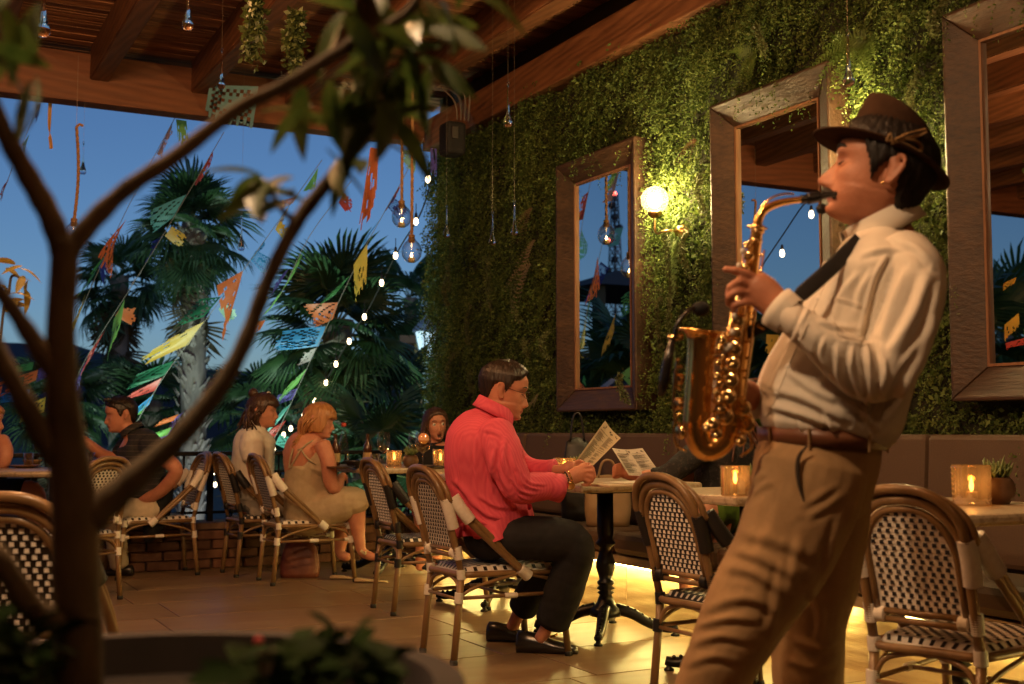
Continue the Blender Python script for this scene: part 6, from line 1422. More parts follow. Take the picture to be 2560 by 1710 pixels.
# right hand, fingers folded on the menu edge; left hand behind it
loft(b, [(1418,1200,-.125,17,.02),(1440,1188,-.12,21,.022),(1460,1180,-.115,20,.02)], D1)
for k, q in enumerate(([(1458,1168,-.12),(1478,1166,-.125),(1484,1180,-.12),(1470,1186,-.11)],[(1460,1178,-.125),(1482,1178,-.13),(1486,1192,-.125),(1470,1196,-.115)],[(1458,1188,-.125),(1478,1191,-.13),(1480,1203,-.125),(1464,1205,-.115)],[(1452,1196,-.125),(1470,1202,-.128),(1470,1212,-.12),(1456,1212,-.11)])): finger(b, q, .0092, D1)
finger(b, [(1438,1176,-.11),(1456,1162,-.10),(1474,1160,-.10)], .0098, D1)
loft(b, [(1405,1176,.03,14,.018),(1422,1170,.02,17,.018),(1436,1166,.01,15,.016)], D1)
for q in ([(1432,1158,.02),(1450,1152,.02),(1462,1158,.0)],[(1434,1166,.02),(1454,1162,.02),(1464,1168,.0)],[(1434,1174,.02),(1452,1172,.02),(1460,1178,.0)]): finger(b, q, .009, D1)
me = remeshed(b, 'body', .0052, 2, [M_SKIN, M_LIP2]); me.transform(Matrix.Translation(-off)); face_mats(me, HM, off=off); inst('body', me, pm_)
M_PINK, t, bb = newmat('pink_shirt'); L = t.links
tc = N(t,'ShaderNodeTexCoord'); wv = N(t,'ShaderNodeTexWave', Scale=34, Distortion=4.0, Detail=3); wv.bands_direction = 'DIAGONAL'; mp = N(t,'ShaderNodeMapping'); mp.inputs['Scale'].default_value = (1,1,.05)
L.new(tc.outputs['Object'], mp.inputs['Vector']); L.new(mp.outputs[0], wv.inputs['Vector']); cr = N(t,'ShaderNodeValToRGB'); e = cr.color_ramp.elements; e[0].color = (.66,.085,.14,1); e[1].color = (.73,.11,.17,1); L.new(wv.outputs['Fac'], cr.inputs[0]); L.new(cr.outputs[0], bb.inputs['Base Color'])
bp = N(t,'ShaderNodeBump', Strength=.10, Distance=.004); L.new(wv.outputs['Fac'], bp.inputs['Height']); L.new(bp.outputs[0], bb.inputs['Normal']); bb.inputs['Roughness'].default_value = .75; bb.inputs['Specular IOR Level'].default_value = .25
b = MB()
loft(b, [(1226,1040,0,46,.09),(1218,1060,0,72,.16),(1212,1085,0,90,.20),(1208,1120,0,97,.205),(1212,1180,0,100,.19),(1220,1240,0,97,.185),(1232,1290,0,90,.185),(1240,1325,0,84,.19)], D1, n=30)
loft(b, [(1236,1075,-.15,46,.08),(1256,1130,-.21,48,.075),(1276,1180,-.23,45,.07),(1298,1218,-.225,42,.066),(1340,1217,-.19,37,.058),(1385,1214,-.15,33,.05)], D1, n=22)
loft(b, [(1240,1080,.15,46,.08),(1282,1145,.18,36,.06),(1325,1170,.12,26,.045),(1378,1172,.05,22,.038)], D1, n=20)
PF = [([(1262,1100),(1258,1150),(1275,1200)],9,.010),([(1225,1080),(1222,1150),(1232,1230)],7,.006),([(1195,1075),(1188,1150),(1195,1240)],7,.005),([(1160,1080),(1150,1150),(1156,1240)],7,.005),([(1245,1130),(1240,1190),(1262,1235)],8,-.012),([(1280,1195),(1300,1225),(1330,1236)],6,.009),([(1295,1185),(1312,1212),(1345,1222)],6,.009),([(1310,1190),(1325,1208),(1360,1212)],5,.008),([(1290,1215),(1300,1240),(1325,1250)],5,.007),
      ([(1180,1250),(1215,1285),(1270,1300)],9,.010),([(1170,1285),(1215,1310),(1270,1318)],8,.010),([(1200,1240),(1240,1265),(1290,1270)],8,.009),([(1135,1200),(1170,1240),(1190,1290)],10,.009),([(1275,1120),(1285,1160),(1300,1185)],7,.008),([(1210,1075),(1240,1082),(1265,1100)],7,.006)]
me = remeshed(b, 'shirt', .0055, 3, [M_PINK], crease(PF, folds(.0018, 22, 21, (.2,.2,.5)))); me.transform(Matrix.Translation(-off)); inst('shirt', me, pm_)
for (x0,y0,d0_), (x1,y1,d1_), r0, r1 in (((1368,1216,-.165),(1399,1220,-.135),.056,.066),((1360,1172,.07),(1386,1172,.045),.040,.045)):
    A, B = P(x0,y0,D1+d0_), P(x1,y1,D1+d1_); MB().tube([A,A.lerp(B,.5),B,B.lerp(A,.06),A.lerp(B,.3)], [r0,(r0+r1)/2,r1,r1*.93,r0*.9], 22, False).build('cuff', M_PINK, pm_, True)
collar(P(1236,1040,D1), Vector((0,0,1))+RGT*.35, RGT, .088, .082, .058, 1.0, M_PINK, pm_, .5)
# shirt tail hem
m = MB(); V = []; nn = 48
for k, (yy_, a_, b2) in enumerate(((1290,92,.19),(1320,96,.20),(1338,102,.205))):
    for j in range(nn):
        a = 2*math.pi*j/nn; w1 = 1 + .05*k*math.sin(a*7); V.append(P(1238,yy_,D1) + RGT*(pxm(a_,D1)*w1*math.cos(a)) + f2*(b2*w1*math.sin(a)) + Vector((0,0,.045*max(0,math.cos(a)) + .01*math.sin(a*5))))
m.add(V, [(i*nn+j, i*nn+(j+1)%nn, (i+1)*nn+(j+1)%nn, (i+1)*nn+j) for i in range(2) for j in range(nn)]); m.build('shirt_hem', M_PINK, pm_, True)
M_BLKT = cloth('black_trousers', (.012,.012,.014), (.018,.018,.02), 20, .08)
b = MB()
loft(b, [(1220,1300,0,70,.17),(1225,1340,0,66,.18),(1245,1362,0,55,.18)], D1, n=26)
loft(b, [(1220,1340,-.10,52,.09),(1330,1345,-.13,56,.09),(1415,1352,-.13,54,.085),(1440,1378,-.13,48,.08),(1430,1420,-.11,48,.08),(1408,1480,-.08,50,.08),(1388,1535,-.05,46,.075),(1382,1552,-.04,46,.075)], D1, n=22)
loft(b, [(1230,1340,.09,48,.09),(1320,1345,.11,50,.085),(1390,1362,.11,46,.08),(1370,1420,.13,42,.075),(1330,1480,.19,40,.07),(1306,1520,.24,38,.065)], D1, n=22)
me = remeshed(b, 'trousers', .0075, 3, [M_BLKT], folds(.006, 20, 5)); me.transform(Matrix.Translation(-off)); inst('trousers', me, pm_)
M_HAIRB = hairmat('hair_dark_brown', (.010,.006,.004), (.028,.015,.009))
hair_shell(HM, .012, lambda a: np.interp(a, [0,.5,.85,1.15,1.3,1.45,1.62,1.85,2.2,2.7,3.15],[.078,.066,.050,.045,.012,-.010,.022,.022,-.035,-.055,-.06]), M_HAIRB, pm_, thick=lambda a, Z: .005 + .011*np.clip((Z+.01)/.08,0,1)**1.5)
stroke(HM, [(.014,-.092,.021),(.03,-.089,.027),(.047,-.076,.022)], .0034, M_HAIRB, pm_, 'eyebrow')
stroke(HM, [(.020,-.0775,-.004),(.031,-.081,-.007),(.044,-.0745,-.003)], .0018, M_HAIRB, pm_, 'eyelash')
gs = thing('eyeglasses', 'thin rimmed eyeglasses worn by the man in pink', 'eyeglasses', HM @ Vector((0,-.1,0))); M_WIREG = mat('glasses_wire', (.05,.03,.02), .3, .7)
for s in (1,-1):
    MB().tube([HM @ Vector((s*.032 + .024*math.cos(a)*1.0, -.099+.012*abs(s*math.cos(a))*(math.cos(a)*s > 0), -.004+.015*math.sin(a))) for a in np.linspace(0,6.283,25)], .0011, 5, False).build('rim', M_WIREG, gs)
    MB().tube(smooth_path([HM @ Vector((s*.056,-.088,.002)), HM @ Vector((s*.075,-.05,.006)), HM @ Vector((s*.082,.004,.016)), HM @ Vector((s*.082,.022,.004))],5), .0014, 5).build('temple', M_WIREG, gs)
MB().tube([HM @ Vector((-.009,-.103,.0)), HM @ Vector((0,-.107,.003)), HM @ Vector((.009,-.103,.0))], .0011, 5).build('bridge', M_WIREG, gs)
# watch, bracelets
wt = thing('wrist_watch', 'gold watch on the wrist of the man in pink', 'watch', P(1428,1208,D1-.13)); ax_ = (P(1440,1190,D1-.12)-P(1400,1204,D1-.13)).normalized()
def ringat(c, r_, th, m_, parent, name, beads=0):
    fr = frames([c-ax_*.01, c])[1]; pts = [c + fr[2]*(r_*math.cos(a)) + fr[3]*(r_*1.05*math.sin(a)) for a in np.linspace(0,6.283,25)]
    if beads:
        m = MB(); [m.ball(p, th, 7) for p in pts[:-1]]; m.build(name, m_, parent, True)
    else: MB().tube(pts, th, 6, False).build(name, m_, parent, True)
ringat(P(1426,1198,D1-.122), .033, .0045, M_GOLD, wt, 'strap_links'); ringat(P(1419,1199,D1-.123), .034, .0042, M_BLACK, wt, 'beads', 1)
MB().lathe([(0,-.005),(.018,-.005),(.0195,0),(.0185,.006),(.015,.0075),(0,.0075)], 20, P(1427,1214,D1-.158), (CAM-P(1427,1214,D1)).normalized()+Vector((0,0,-.3))).build('watch_case', M_GOLD, wt, True)
M_LOAF = mat('loafer_black', (.014,.012,.011), .32, coat=.3)
sA = shoe(1368,1605,D1+.0, RGT*1.0-f2*.15, .285, M_LOAF, pm_, .046,.10); sB = shoe(1286,1580,D1+.29, RGT*.95-f2*.2, .27, M_LOAF, pm_, .045,.095)
MB().tube([P(1376,1592,D1-.05),P(1386,1590,D1-.04),P(1392,1586,D1-.01)], .006, 8).build('shoe_bit', M_GOLD, pm_)
# ================================================================== women at the long table
D2 = 8.18
bl = thing('person', 'person with reddish blonde fringe in a beige strappy dress seated at the table', 'person', (2.57,7.95,0)); off = Vector(bl.location)
HM = head_matrix(800, 1053, D2, 78, -4, 8, 1.0)
b = MB(); add_head(b, HM, .95, .6, jaw=.93)
loft(b, [(797,1070,0,17),(790,1090,0,18),(784,1108,0,24)], D2)
loft(b, [(786,1100,0,34,.10),(772,1118,0,56,.15),(766,1150,0,58,.15),(768,1200,0,52,.13),(772,1250,0,58,.15),(780,1290,0,58,.16)], D2)
loft(b, [(806,1112,-.13,21),(820,1150,-.17,20),(826,1200,-.17,19),(838,1222,-.15,16),(848,1205,-.08,13),(850,1196,-.05,11)], D2)
loft(b, [(726,1128,.10,20),(735,1170,.15,18),(780,1215,.15,15),(840,1200,.08,12)], D2)
loft(b, [(785,1285,-.07,36),(850,1262,-.10,31),(884,1256,-.10,27),(892,1300,-.10,22),(898,1345,-.10,15),(905,1378,-.1,12),(925,1390,-.12,11),(944,1394,-.13,8)], D2)
loft(b, [(785,1285,.08,36),(840,1268,.10,30),(862,1270,.10,26),(856,1330,.08,20),(850,1380,.06,13),(870,1394,.04,11)], D2)
loft(b, [(850,1196,-.05,11),(858,1190,-.02,11)], D2); 
for q in (0,5,10): finger(b, [(855,1186+q,-.03),(866,1190+q,-.02),(868,1198+q,-.01)], .009, D2)
me = remeshed(b, 'body', .0065, 2, [M_SKIN, M_LIP2]); me.transform(Matrix.Translation(-off)); face_mats(me, HM, off=off); inst('body', me, bl)
M_BEIGE = cloth('beige_linen', (.48,.38,.25), (.42,.33,.21), 22, .25)
b = MB()
loft(b, [(772,1165,0,58,.158),(768,1200,0,57,.15),(770,1240,0,60,.16),(776,1275,0,68,.175),(782,1302,0,70,.18)], D2, n=26)
loft(b, [(788,1284,-.07,48,.125),(850,1262,-.10,44,.115),(884,1255,-.10,39,.10),(892,1268,-.10,35,.095)], D2); loft(b, [(790,1284,.06,46,.12),(845,1266,.09,42,.11),(866,1268,.09,36,.10)], D2)
loft(b, [(800,1120,-.06,20,.03),(800,1140,-.09,30,.05),(790,1170,-.09,40,.07)], D2)
me = remeshed(b, 'dress', .008, 3, [M_BEIGE], folds(.008, 24, 31, (.4,.2,.3))); me.transform(Matrix.Translation(-off)); inst('dress', me, bl)
for pth in ([(800,1092,-.02),(770,1108,-.13),(752,1122,-.155),(728,1130,-.10)],[(752,1122,-.155),(742,1140,-.16),(726,1168,-.13)],[(752,1122,-.155),(768,1145,-.17),(790,1160,-.16)],[(732,1122,-.15),(726,1145,-.15),(722,1170,-.13)]): MB().tube(smooth_path([P(x,y,D2+d_) for x,y,d_ in pth],5), .006, 6).build('dress_strap', M_BEIGE, bl)
M_GING = hairmat('hair_ginger', (.34,.14,.045), (.50,.24,.09))
hair_shell(HM, .016, lambda a: np.interp(a, [0,.5,.8,1.2,1.5,1.8,2.3,3.15],[.012,.012,.0,-.075,-.080,-.075,-.085,-.085]), M_GING, bl, thick=lambda a, Z: .017 + .006*np.clip(-(Z)/.1,0,1))
b = MB(); q = random.Random(4)
for i in range(46):
    a = q.uniform(1.2,3.1)*q.choice((1,-1)); st = HM @ Vector((.085*math.sin(a), -.085*math.cos(a)+.01, q.uniform(-.02,.07))); e = P(758,1086,D2-.06) + Vector((q.gauss(0,.012),q.gauss(0,.012),q.gauss(0,.012))); md = st.lerp(e,.5) + (st - HM @ Vector((0,0,0))).normalized()*.03; S = smooth_path([st,md,e],5); b.tube(S, [.008*(1-.5*k/len(S)) for k in range(len(S))], 5)
for i in range(26): e = P(737+q.gauss(0,4),1112+q.gauss(0,4),D2-.13); st = P(758,1086,D2-.06); S = smooth_path([st, st.lerp(e,.5)+Vector((0,0,.01+q.gauss(0,.006))), e],4); b.tube(S, [.009*(1-.7*k/len(S)) for k in range(len(S))], 5)
b.build('ponytail', M_GING, bl, True)
shoe(928,1392,D2-.12,RGT,.22,mat('sandal_tan',(.42,.30,.17),.6),bl,.04,.03,0,0,'sandal'); shoe(866,1402,D2+.05,RGT,.22,mat('sandal_tan2',(.42,.30,.17),.6),bl,.04,.03,0,0,'sandal')
MB().tube([P(902,1376,D2-.15),P(912,1384,D2-.16),P(920,1378,D2-.1)], .012, 6, flat=.3).build('sandal_strap', M_BEIGE, bl)
D3 = 8.66
br = thing('person', 'person with long dark hair and top knot in a cream T-shirt seated by the railing', 'person', (2.45,8.52,0)); off = Vector(br.location)
HM = head_matrix(659, 1027, D3, 76, 0, 0, 1.02)
b = MB(); add_head(b, HM, 1.0, .7, jaw=.95)
loft(b, [(655,1048,0,17),(646,1070,0,18),(640,1092,0,26)], D3)
loft(b, [(640,1085,0,36,.10),(636,1110,0,46,.15),(632,1150,0,44,.15),(632,1220,0,44,.15),(640,1270,0,44,.16)], D3)
loft(b, [(630,1110,-.14,19),(632,1150,-.17,18),(648,1205,-.18,17),(690,1212,-.12,14),(730,1200,-.05,11)], D3)
loft(b, [(640,1275,-.08,32),(700,1268,-.1,28),(740,1272,-.1,25),(738,1330,-.1,20),(730,1400,-.1,12)], D3); loft(b, [(640,1275,.08,32),(720,1268,.1,28),(725,1340,.1,20),(720,1400,.1,12)], D3)
me = remeshed(b, 'body', .0065, 2, [M_SKIN, M_LIP2]); me.transform(Matrix.Translation(-off)); face_mats(me, HM, off=off); inst('body', me, br)
M_CREAM = cloth('cream_tee', (.80,.75,.66), (.74,.68,.58), 18, .12)
b = MB(); loft(b, [(644,1072,0,24,.085),(640,1088,0,46,.16),(636,1112,0,52,.19),(632,1160,0,53,.185),(634,1205,0,54,.185),(638,1238,0,52,.19)], D3, n=26); loft(b, [(632,1096,-.10,32,.08),(630,1122,-.17,31,.075),(634,1146,-.18,28,.07)], D3); loft(b, [(644,1098,.1,28,.07),(650,1130,.165,27,.06)], D3)
me = remeshed(b, 'shirt', .0075, 3, [M_CREAM], folds(.008, 24, 41, (.5,.1,.3))); me.transform(Matrix.Translation(-off)); inst('shirt', me, br)
M_PRINT = mat('print_trousers', (.40,.36,.31), .8, c2=(.12,.12,.12), scale=9, contrast=(.58,.62), detail=2)
b = MB(); loft(b, [(636,1232,0,46,.17),(640,1265,0,48,.18)], D3); loft(b, [(640,1270,-.08,38),(700,1266,-.1,33),(742,1272,-.1,29),(740,1330,-.1,26),(732,1385,-.1,22)], D3); loft(b, [(640,1270,.08,38),(720,1266,.1,32),(727,1340,.1,26),(722,1385,.1,22)], D3)
me = remeshed(b, 'trousers', .009, 3, [M_PRINT]); me.transform(Matrix.Translation(-off)); inst('trousers', me, br)
M_BRUN = hairmat('hair_brunette', (.035,.016,.010), (.085,.042,.024))
hair_shell(HM, .016, lambda a: np.interp(a, [0,.45,.75,1.1,1.3,1.5,1.7,2.0,3.15],[.022,.022,.03,.035,-.01,-.02,-.05,-.1,-.1]), M_BRUN, br)
b = MB(); q = random.Random(9); b.ball(HM @ Vector((0,.075,.125)), .038, 14); b.tube([HM @ Vector((0,.06,.10)), HM @ Vector((0,.075,.13))], .028, 10)
for i in range(70):
    a = q.uniform(1.45,3.14)*q.choice((1,-1)); st = HM @ Vector((.088*math.sin(a), -.1*math.cos(a)+.01, q.uniform(-.03,.05))); e = P(622+q.gauss(0,13),1072+q.uniform(-8,16),D3-.02+q.gauss(0,.05)); S = smooth_path([st, st.lerp(e,.45)+(st-HM@Vector((0,0,0))).normalized()*.02, e],5); b.tube(S, [.010*(1-.7*(k/len(S))**2) for k in range(len(S))], 5)
b.build('long_hair', M_BRUN, br, True)
for k in range(5): MB().ball(HM @ Vector((.02*(k-2), -.035, .134-.003*abs(k-2))), .0055, 7).build('hair_clip', M_PEARL, br, True)
stroke(HM, [(.014,-.092,.020),(.03,-.089,.025),(.047,-.076,.020)], .003, M_BRUN, br, 'eyebrow'); stroke(HM, [(.020,-.0785,-.002),(.031,-.0815,-.004),(.044,-.0745,-.001)], .002, M_BRUN, br, 'eyelash')
D4 = 9.0
lw2 = thing('person', 'person with dark hair and wide open mouth in a black top on the bench', 'person', (*P(1090,1200,D4).to_2d(), 0)); off = Vector(lw2.location)
HM = head_matrix(1089, 1062, D4, 16, 2, -4, 1.03)
b = MB(); add_head(b, HM, .95, .7, jaw=.95, openm=.009)
loft(b, [(1086,1090,0,17),(1086,1108,0,18),(1086,1124,0,24)], D4); loft(b, [(1088,1120,0,40,.09),(1090,1140,0,62,.12),(1090,1200,0,52,.12),(1090,1260,0,50,.14)], D4)
loft(b, [(1040,1140,0,18),(1034,1180,-.1,16),(1040,1200,-.25,13)], D4); loft(b, [(1140,1140,0,18),(1146,1180,-.1,16),(1130,1195,-.25,13)], D4)
loft(b, [(1075,1265,-.05,30),(1060,1275,-.4,27),(1058,1340,-.45,20),(1050,1420,-.42,12)], D4); loft(b, [(1105,1265,-.05,30),(1095,1275,-.4,27),(1092,1340,-.45,20),(1090,1420,-.42,12)], D4)
me = remeshed(b, 'body', .006, 2, [M_SKIN, M_LIP2, M_MOUTH]); me.transform(Matrix.Translation(-off)); face_mats(me, HM, off=off, openm=True); inst('body', me, lw2)
M_BLKTOP = cloth('black_top', (.014,.013,.014))
b = MB(); loft(b, [(1087,1112,0,26,.07),(1088,1122,0,50,.11),(1090,1142,0,72,.14),(1090,1200,0,60,.14),(1090,1260,0,56,.16)], D4); loft(b, [(1046,1136,0,24),(1036,1165,-.05,22)], D4); loft(b, [(1134,1136,0,24),(1144,1165,-.05,22)], D4); me = remeshed(b, 'top', .009, 3, [M_BLKTOP]); me.transform(Matrix.Translation(-off)); inst('top', me, lw2)
M_PINKSK = cloth('pink_skirt', (.55,.12,.14)); b = MB(); loft(b, [(1090,1255,0,54,.15),(1085,1270,-.1,58,.14)], D4); loft(b, [(1075,1268,-.05,36),(1060,1277,-.38,32)], D4); loft(b, [(1105,1268,-.05,36),(1095,1277,-.38,32)], D4); me = remeshed(b, 'skirt', .009, 2, [M_PINKSK]); me.transform(Matrix.Translation(-off)); inst('skirt', me, lw2)
hair_shell(HM, .015, lambda a: np.interp(a, [0,.4,.8,1.05,1.3,1.7,3.15],[.066,.062,.035,-.02,-.09,-.1,-.1]), M_BRUN, lw2)
b = MB(); q = random.Random(19)
for i in range(60):
    a = q.uniform(1.15,3.14)*q.choice((1,-1)); st = HM @ Vector((.086*math.sin(a), -.095*math.cos(a), q.uniform(-.04,.05))); e = HM @ Vector((.105*math.sin(a)*1.0+q.gauss(0,.012), .03-.07*math.cos(a), -.16+q.uniform(-.04,.03))); S = smooth_path([st, st.lerp(e,.5)+(st-HM@Vector((0,0,0))).normalized()*.015, e],5); b.tube(S, [.010*(1-.7*(k/len(S))**2) for k in range(len(S))], 5)
b.build('long_hair', M_BRUN, lw2, True); eyes(HM, lw2, (.4,0))
stroke(HM, [(.014,-.092,.022),(.03,-.089,.028),(.047,-.076,.022)], .003, M_BRUN, lw2, 'eyebrow'); MB().tube([HM @ Vector((.06*math.sin(a), -.035-.045*math.cos(a)*.6, -.185+.02*(1-math.cos(a)))) for a in np.linspace(-1.3,1.3,15)], .0025, 5).build('necklace', M_GOLD, lw2)
# ================================================================== man in the striped polo
D5 = 8.52
sm = thing('person', 'person in a dark striped polo shirt and cream trousers eating at the left table', 'person', (1.73,8.77,0)); off = Vector(sm.location)
HM = head_matrix(300, 1036, D5, -78, -6, 0, 1.05)
b = MB(); add_head(b, HM, 1.05, 1.1)
loft(b, [(306,1058,0,19),(322,1078,0,21),(340,1098,0,28)], D5)
loft(b, [(345,1095,0,36,.12),(348,1120,0,50,.17),(350,1160,0,52,.16),(365,1220,0,46,.15),(385,1270,0,44,.16)], D5)
loft(b, [(378,1115,-.16,22),(410,1145,-.22,20),(440,1178,-.24,18),(405,1225,-.2,16),(368,1246,-.15,14),(352,1252,-.13,13)], D5)
loft(b, [(315,1115,.15,21),(300,1148,.16,19),(262,1140,.12,16),(228,1115,.06,13),(214,1104,.04,12)], D5)
loft(b, [(390,1272,-.09,34),(320,1280,-.12,32),(290,1285,-.12,28),(292,1340,-.1,22),(298,1400,-.1,14),(300,1425,-.1,12)], D5); loft(b, [(390,1272,.09,34),(320,1280,.11,31),(275,1285,.11,27),(268,1350,.1,20),(260,1420,.1,13)], D5)
for q_ in (0,5,10,15): finger(b, [(218,1094+q_,.03),(206,1092+q_,.03),(203,1099+q_,.04)], .0095, D5)
for q_ in (0,6,12): finger(b, [(356,1248+q_,-.14),(342,1250+q_,-.14),(334,1258+q_,-.13)], .0095, D5)
me = remeshed(b, 'body', .0065, 2, [M_SKIN, M_LIP2]); me.transform(Matrix.Translation(-off)); face_mats(me, HM, off=off); inst('body', me, sm)
M_POLO, t, bb = newmat('striped_polo'); L = t.links; tc = N(t,'ShaderNodeTexCoord'); sep = N(t,'ShaderNodeSeparateXYZ'); L.new(tc.outputs['Object'], sep.inputs[0]); mm = N(t,'ShaderNodeMath', operation='MULTIPLY'); mm.inputs[1].default_value = 26; L.new(sep.outputs['Z'], mm.inputs[0]); fr_ = N(t,'ShaderNodeMath', operation='FRACT'); L.new(mm.outputs[0], fr_.inputs[0])
cr = N(t,'ShaderNodeValToRGB'); cr.color_ramp.interpolation = 'CONSTANT'; e = cr.color_ramp.elements; e[0].color = (.020,.019,.020,1); e[1].position = .62; e[1].color = (.08,.065,.055,1); qq = e.new(.75); qq.color = (.02,.019,.02,1); L.new(fr_.outputs[0], cr.inputs[0]); L.new(cr.outputs[0], bb.inputs['Base Color']); bb.inputs['Roughness'].default_value = .8
b = MB(); loft(b, [(336,1088,0,26,.10),(346,1102,0,46,.17),(350,1125,0,56,.185),(352,1165,0,58,.18),(366,1220,0,54,.17),(384,1262,0,50,.175)], D5, n=26); loft(b, [(370,1106,-.13,30,.07),(392,1130,-.20,29,.065),(404,1144,-.215,27,.06)], D5); loft(b, [(330,1104,.13,30,.07),(312,1128,.165,28,.065),(300,1140,.165,27,.06)], D5)
me = remeshed(b, 'polo_shirt', .0075, 3, [M_POLO], folds(.008, 22, 51)); me.transform(Matrix.Translation(-off)); inst('polo_shirt', me, sm); collar(P(332,1082,D5), Vector((0,0,1))-RGT*.45, -RGT, .072, .07, .045, 1.0, M_POLO, sm, .5, .02)
M_CREAMT = cloth('cream_trousers', (.55,.46,.33)); b = MB(); loft(b, [(380,1258,0,44,.17),(388,1272,0,44,.17)], D5); loft(b, [(388,1274,-.09,40),(325,1280,-.12,38),(288,1286,-.12,34),(290,1340,-.1,27),(296,1400,-.1,23),(298,1414,-.1,23)], D5); loft(b, [(388,1274,.09,40),(320,1280,.11,37),(272,1286,.11,32),(266,1350,.1,26),(260,1412,.1,22)], D5); me = remeshed(b, 'trousers', .009, 3, [M_CREAMT], folds(.006,22,61)); me.transform(Matrix.Translation(-off)); inst('trousers', me, sm)
hair_shell(HM, .013, lambda a: np.interp(a, [0,.5,.9,1.2,1.35,1.5,1.65,1.9,2.3,3.15],[.07,.058,.05,.035,-.01,-.015,.02,.02,-.05,-.07]), M_HAIRB, sm)
shoe(285,1428,D5-.1,-RGT,.27,M_LOAF,sm); shoe(245,1430,D5+.1,-RGT,.27,M_LOAF,sm)
sg = thing('sunglasses', 'sunglasses pushed up on the hair of the man in stripes', 'sunglasses', HM @ Vector((0,-.05,.1))); MB().tube(smooth_path([HM @ Vector((s*.09,y,z)) for s, y, z in ((1,.06,.03),(1,-.01,.075),(.9,-.06,.098),(.3,-.082,.102),(-.3,-.082,.102),(-.9,-.06,.098),(-1,-.01,.075),(-1,.06,.03))],4), .004, 6).build('frame', M_BLACK, sg)
for s in (1,-1): MB().ball(HM @ Vector((s*.04,-.072,.104)), .022, 10, (1,.4,.8)).build('lens', M_BLACK, sg, True)
jk = thing('jacket', 'black jacket hanging on the chair of the man in stripes', 'jacket', P(400,1340,D5)); b = MB(); loft(b, [(415,1200,.0,18,.10),(400,1260,-.06,30,.10),(385,1310,-.1,28,.09),(370,1350,-.12,12,.05)], D5); me = remeshed(b, 'jacket_body', .01, 3, [M_BLKTOP], folds(.008,24,71)); me.transform(Matrix.Translation(-Vector(jk.location))); inst('jacket_body', me, jk)
# ================================================================== half seen people
D6 = 8.35
lf = thing('person', 'person cut by the left edge with bare arm, black skirt and sandals', 'person', (*P(10,1300,D6).to_2d(),0)); off = Vector(lf.location)
HM = head_matrix(-28, 1052, D6, 70, 0, 0, 1.0); b = MB(); add_head(b, HM)
loft(b, [(-32,1070,0,18),(-36,1100,0,24)], D6); loft(b, [(-36,1095,0,38,.1),(-38,1120,0,52,.15),(-36,1200,0,46,.14),(-30,1240,0,46,.15)], D6); loft(b, [(2,1100,-.1,20),(14,1130,-.15,19),(6,1160,-.16,17),(-10,1175,-.1,15)], D6)
loft(b, [(-25,1240,-.08,34),(50,1232,-.1,31),(84,1236,-.1,28),(96,1290,-.1,22),(118,1360,-.1,15),(128,1384,-.1,14),(140,1402,-.1,11)], D6); loft(b, [(-25,1240,.08,34),(60,1236,.1,30),(70,1300,.1,22),(84,1390,.1,13)], D6)
me = remeshed(b, 'body', .0075, 2, [M_SKIN, M_LIP2]); me.transform(Matrix.Translation(-off)); inst('body', me, lf)
b = MB(); loft(b, [(-36,1110,0,50,.15),(-36,1200,0,50,.155),(-30,1240,0,50,.165)], D6); loft(b, [(-25,1240,-.08,40),(40,1232,-.1,37),(58,1233,-.1,34)], D6); loft(b, [(-25,1240,.08,40),(40,1236,.1,36)], D6); me = remeshed(b, 'dress', .01, 2, [M_BLKTOP]); me.transform(Matrix.Translation(-off)); inst('dress', me, lf)
hair_shell(HM, .016, lambda a: np.interp(a, [0,.45,.75,1.1,1.5,2.0,3.15],[.05,.05,.03,.0,-.08,-.1,-.1]), M_GING, lf); shoe(130,1408,D6-.1,RGT,.22,M_BELT,lf,.04,.03,0,0,'sandal')
D7 = 6.30
wb = thing('person', 'person in a black lace top and green skirt on the bench behind the saxophone', 'person', (*P(1800,1300,D7).to_2d(),0)); off = Vector(wb.location)
HM = head_matrix(1800, 1012, D7, -70, -8, 0, 1.0); b = MB(); add_head(b, HM)
loft(b, [(1805,1045,0,24),(1812,1075,0,26),(1815,1095,0,34)], D7); loft(b, [(1815,1090,0,55,.1),(1815,1120,0,78,.15),(1812,1200,0,70,.14),(1810,1270,0,70,.15)], D7)
loft(b, [(1760,1120,-.12,28),(1700,1165,-.2,25),(1660,1190,-.2,22),(1605,1192,-.18,18),(1568,1184,-.16,15)], D7); loft(b, [(1830,1120,.14,28),(1760,1180,.15,24),(1690,1190,0,18),(1650,1185,-.06,15)], D7)
loft(b, [(1568,1184,-.16,16,.018),(1552,1172,-.155,18,.018),(1546,1164,-.15,15,.016)], D7)
for q_ in range(4): finger(b, [(1556,1160+8*q_,-.17),(1540,1163+8*q_,-.175),(1534,1172+7*q_,-.165),(1546,1176+6*q_,-.16)], .0092, D7)
loft(b, [(1800,1275,-.1,42),(1760,1282,-.3,38),(1730,1330,-.35,32),(1720,1400,-.35,24),(1715,1470,-.35,18)], D7); loft(b, [(1830,1275,.08,42),(1800,1285,-.15,38),(1790,1350,-.2,30),(1780,1450,-.2,20)], D7)
me = remeshed(b, 'body', .006, 2, [M_SKIN, M_LIP2]); me.transform(Matrix.Translation(-off)); face_mats(me, HM, off=off); inst('body', me, wb)
M_LACE = mat('black_lace', (.012,.011,.012), .8, c2=(.06,.045,.04), scale=70, contrast=(.55,.68), bump=.4)
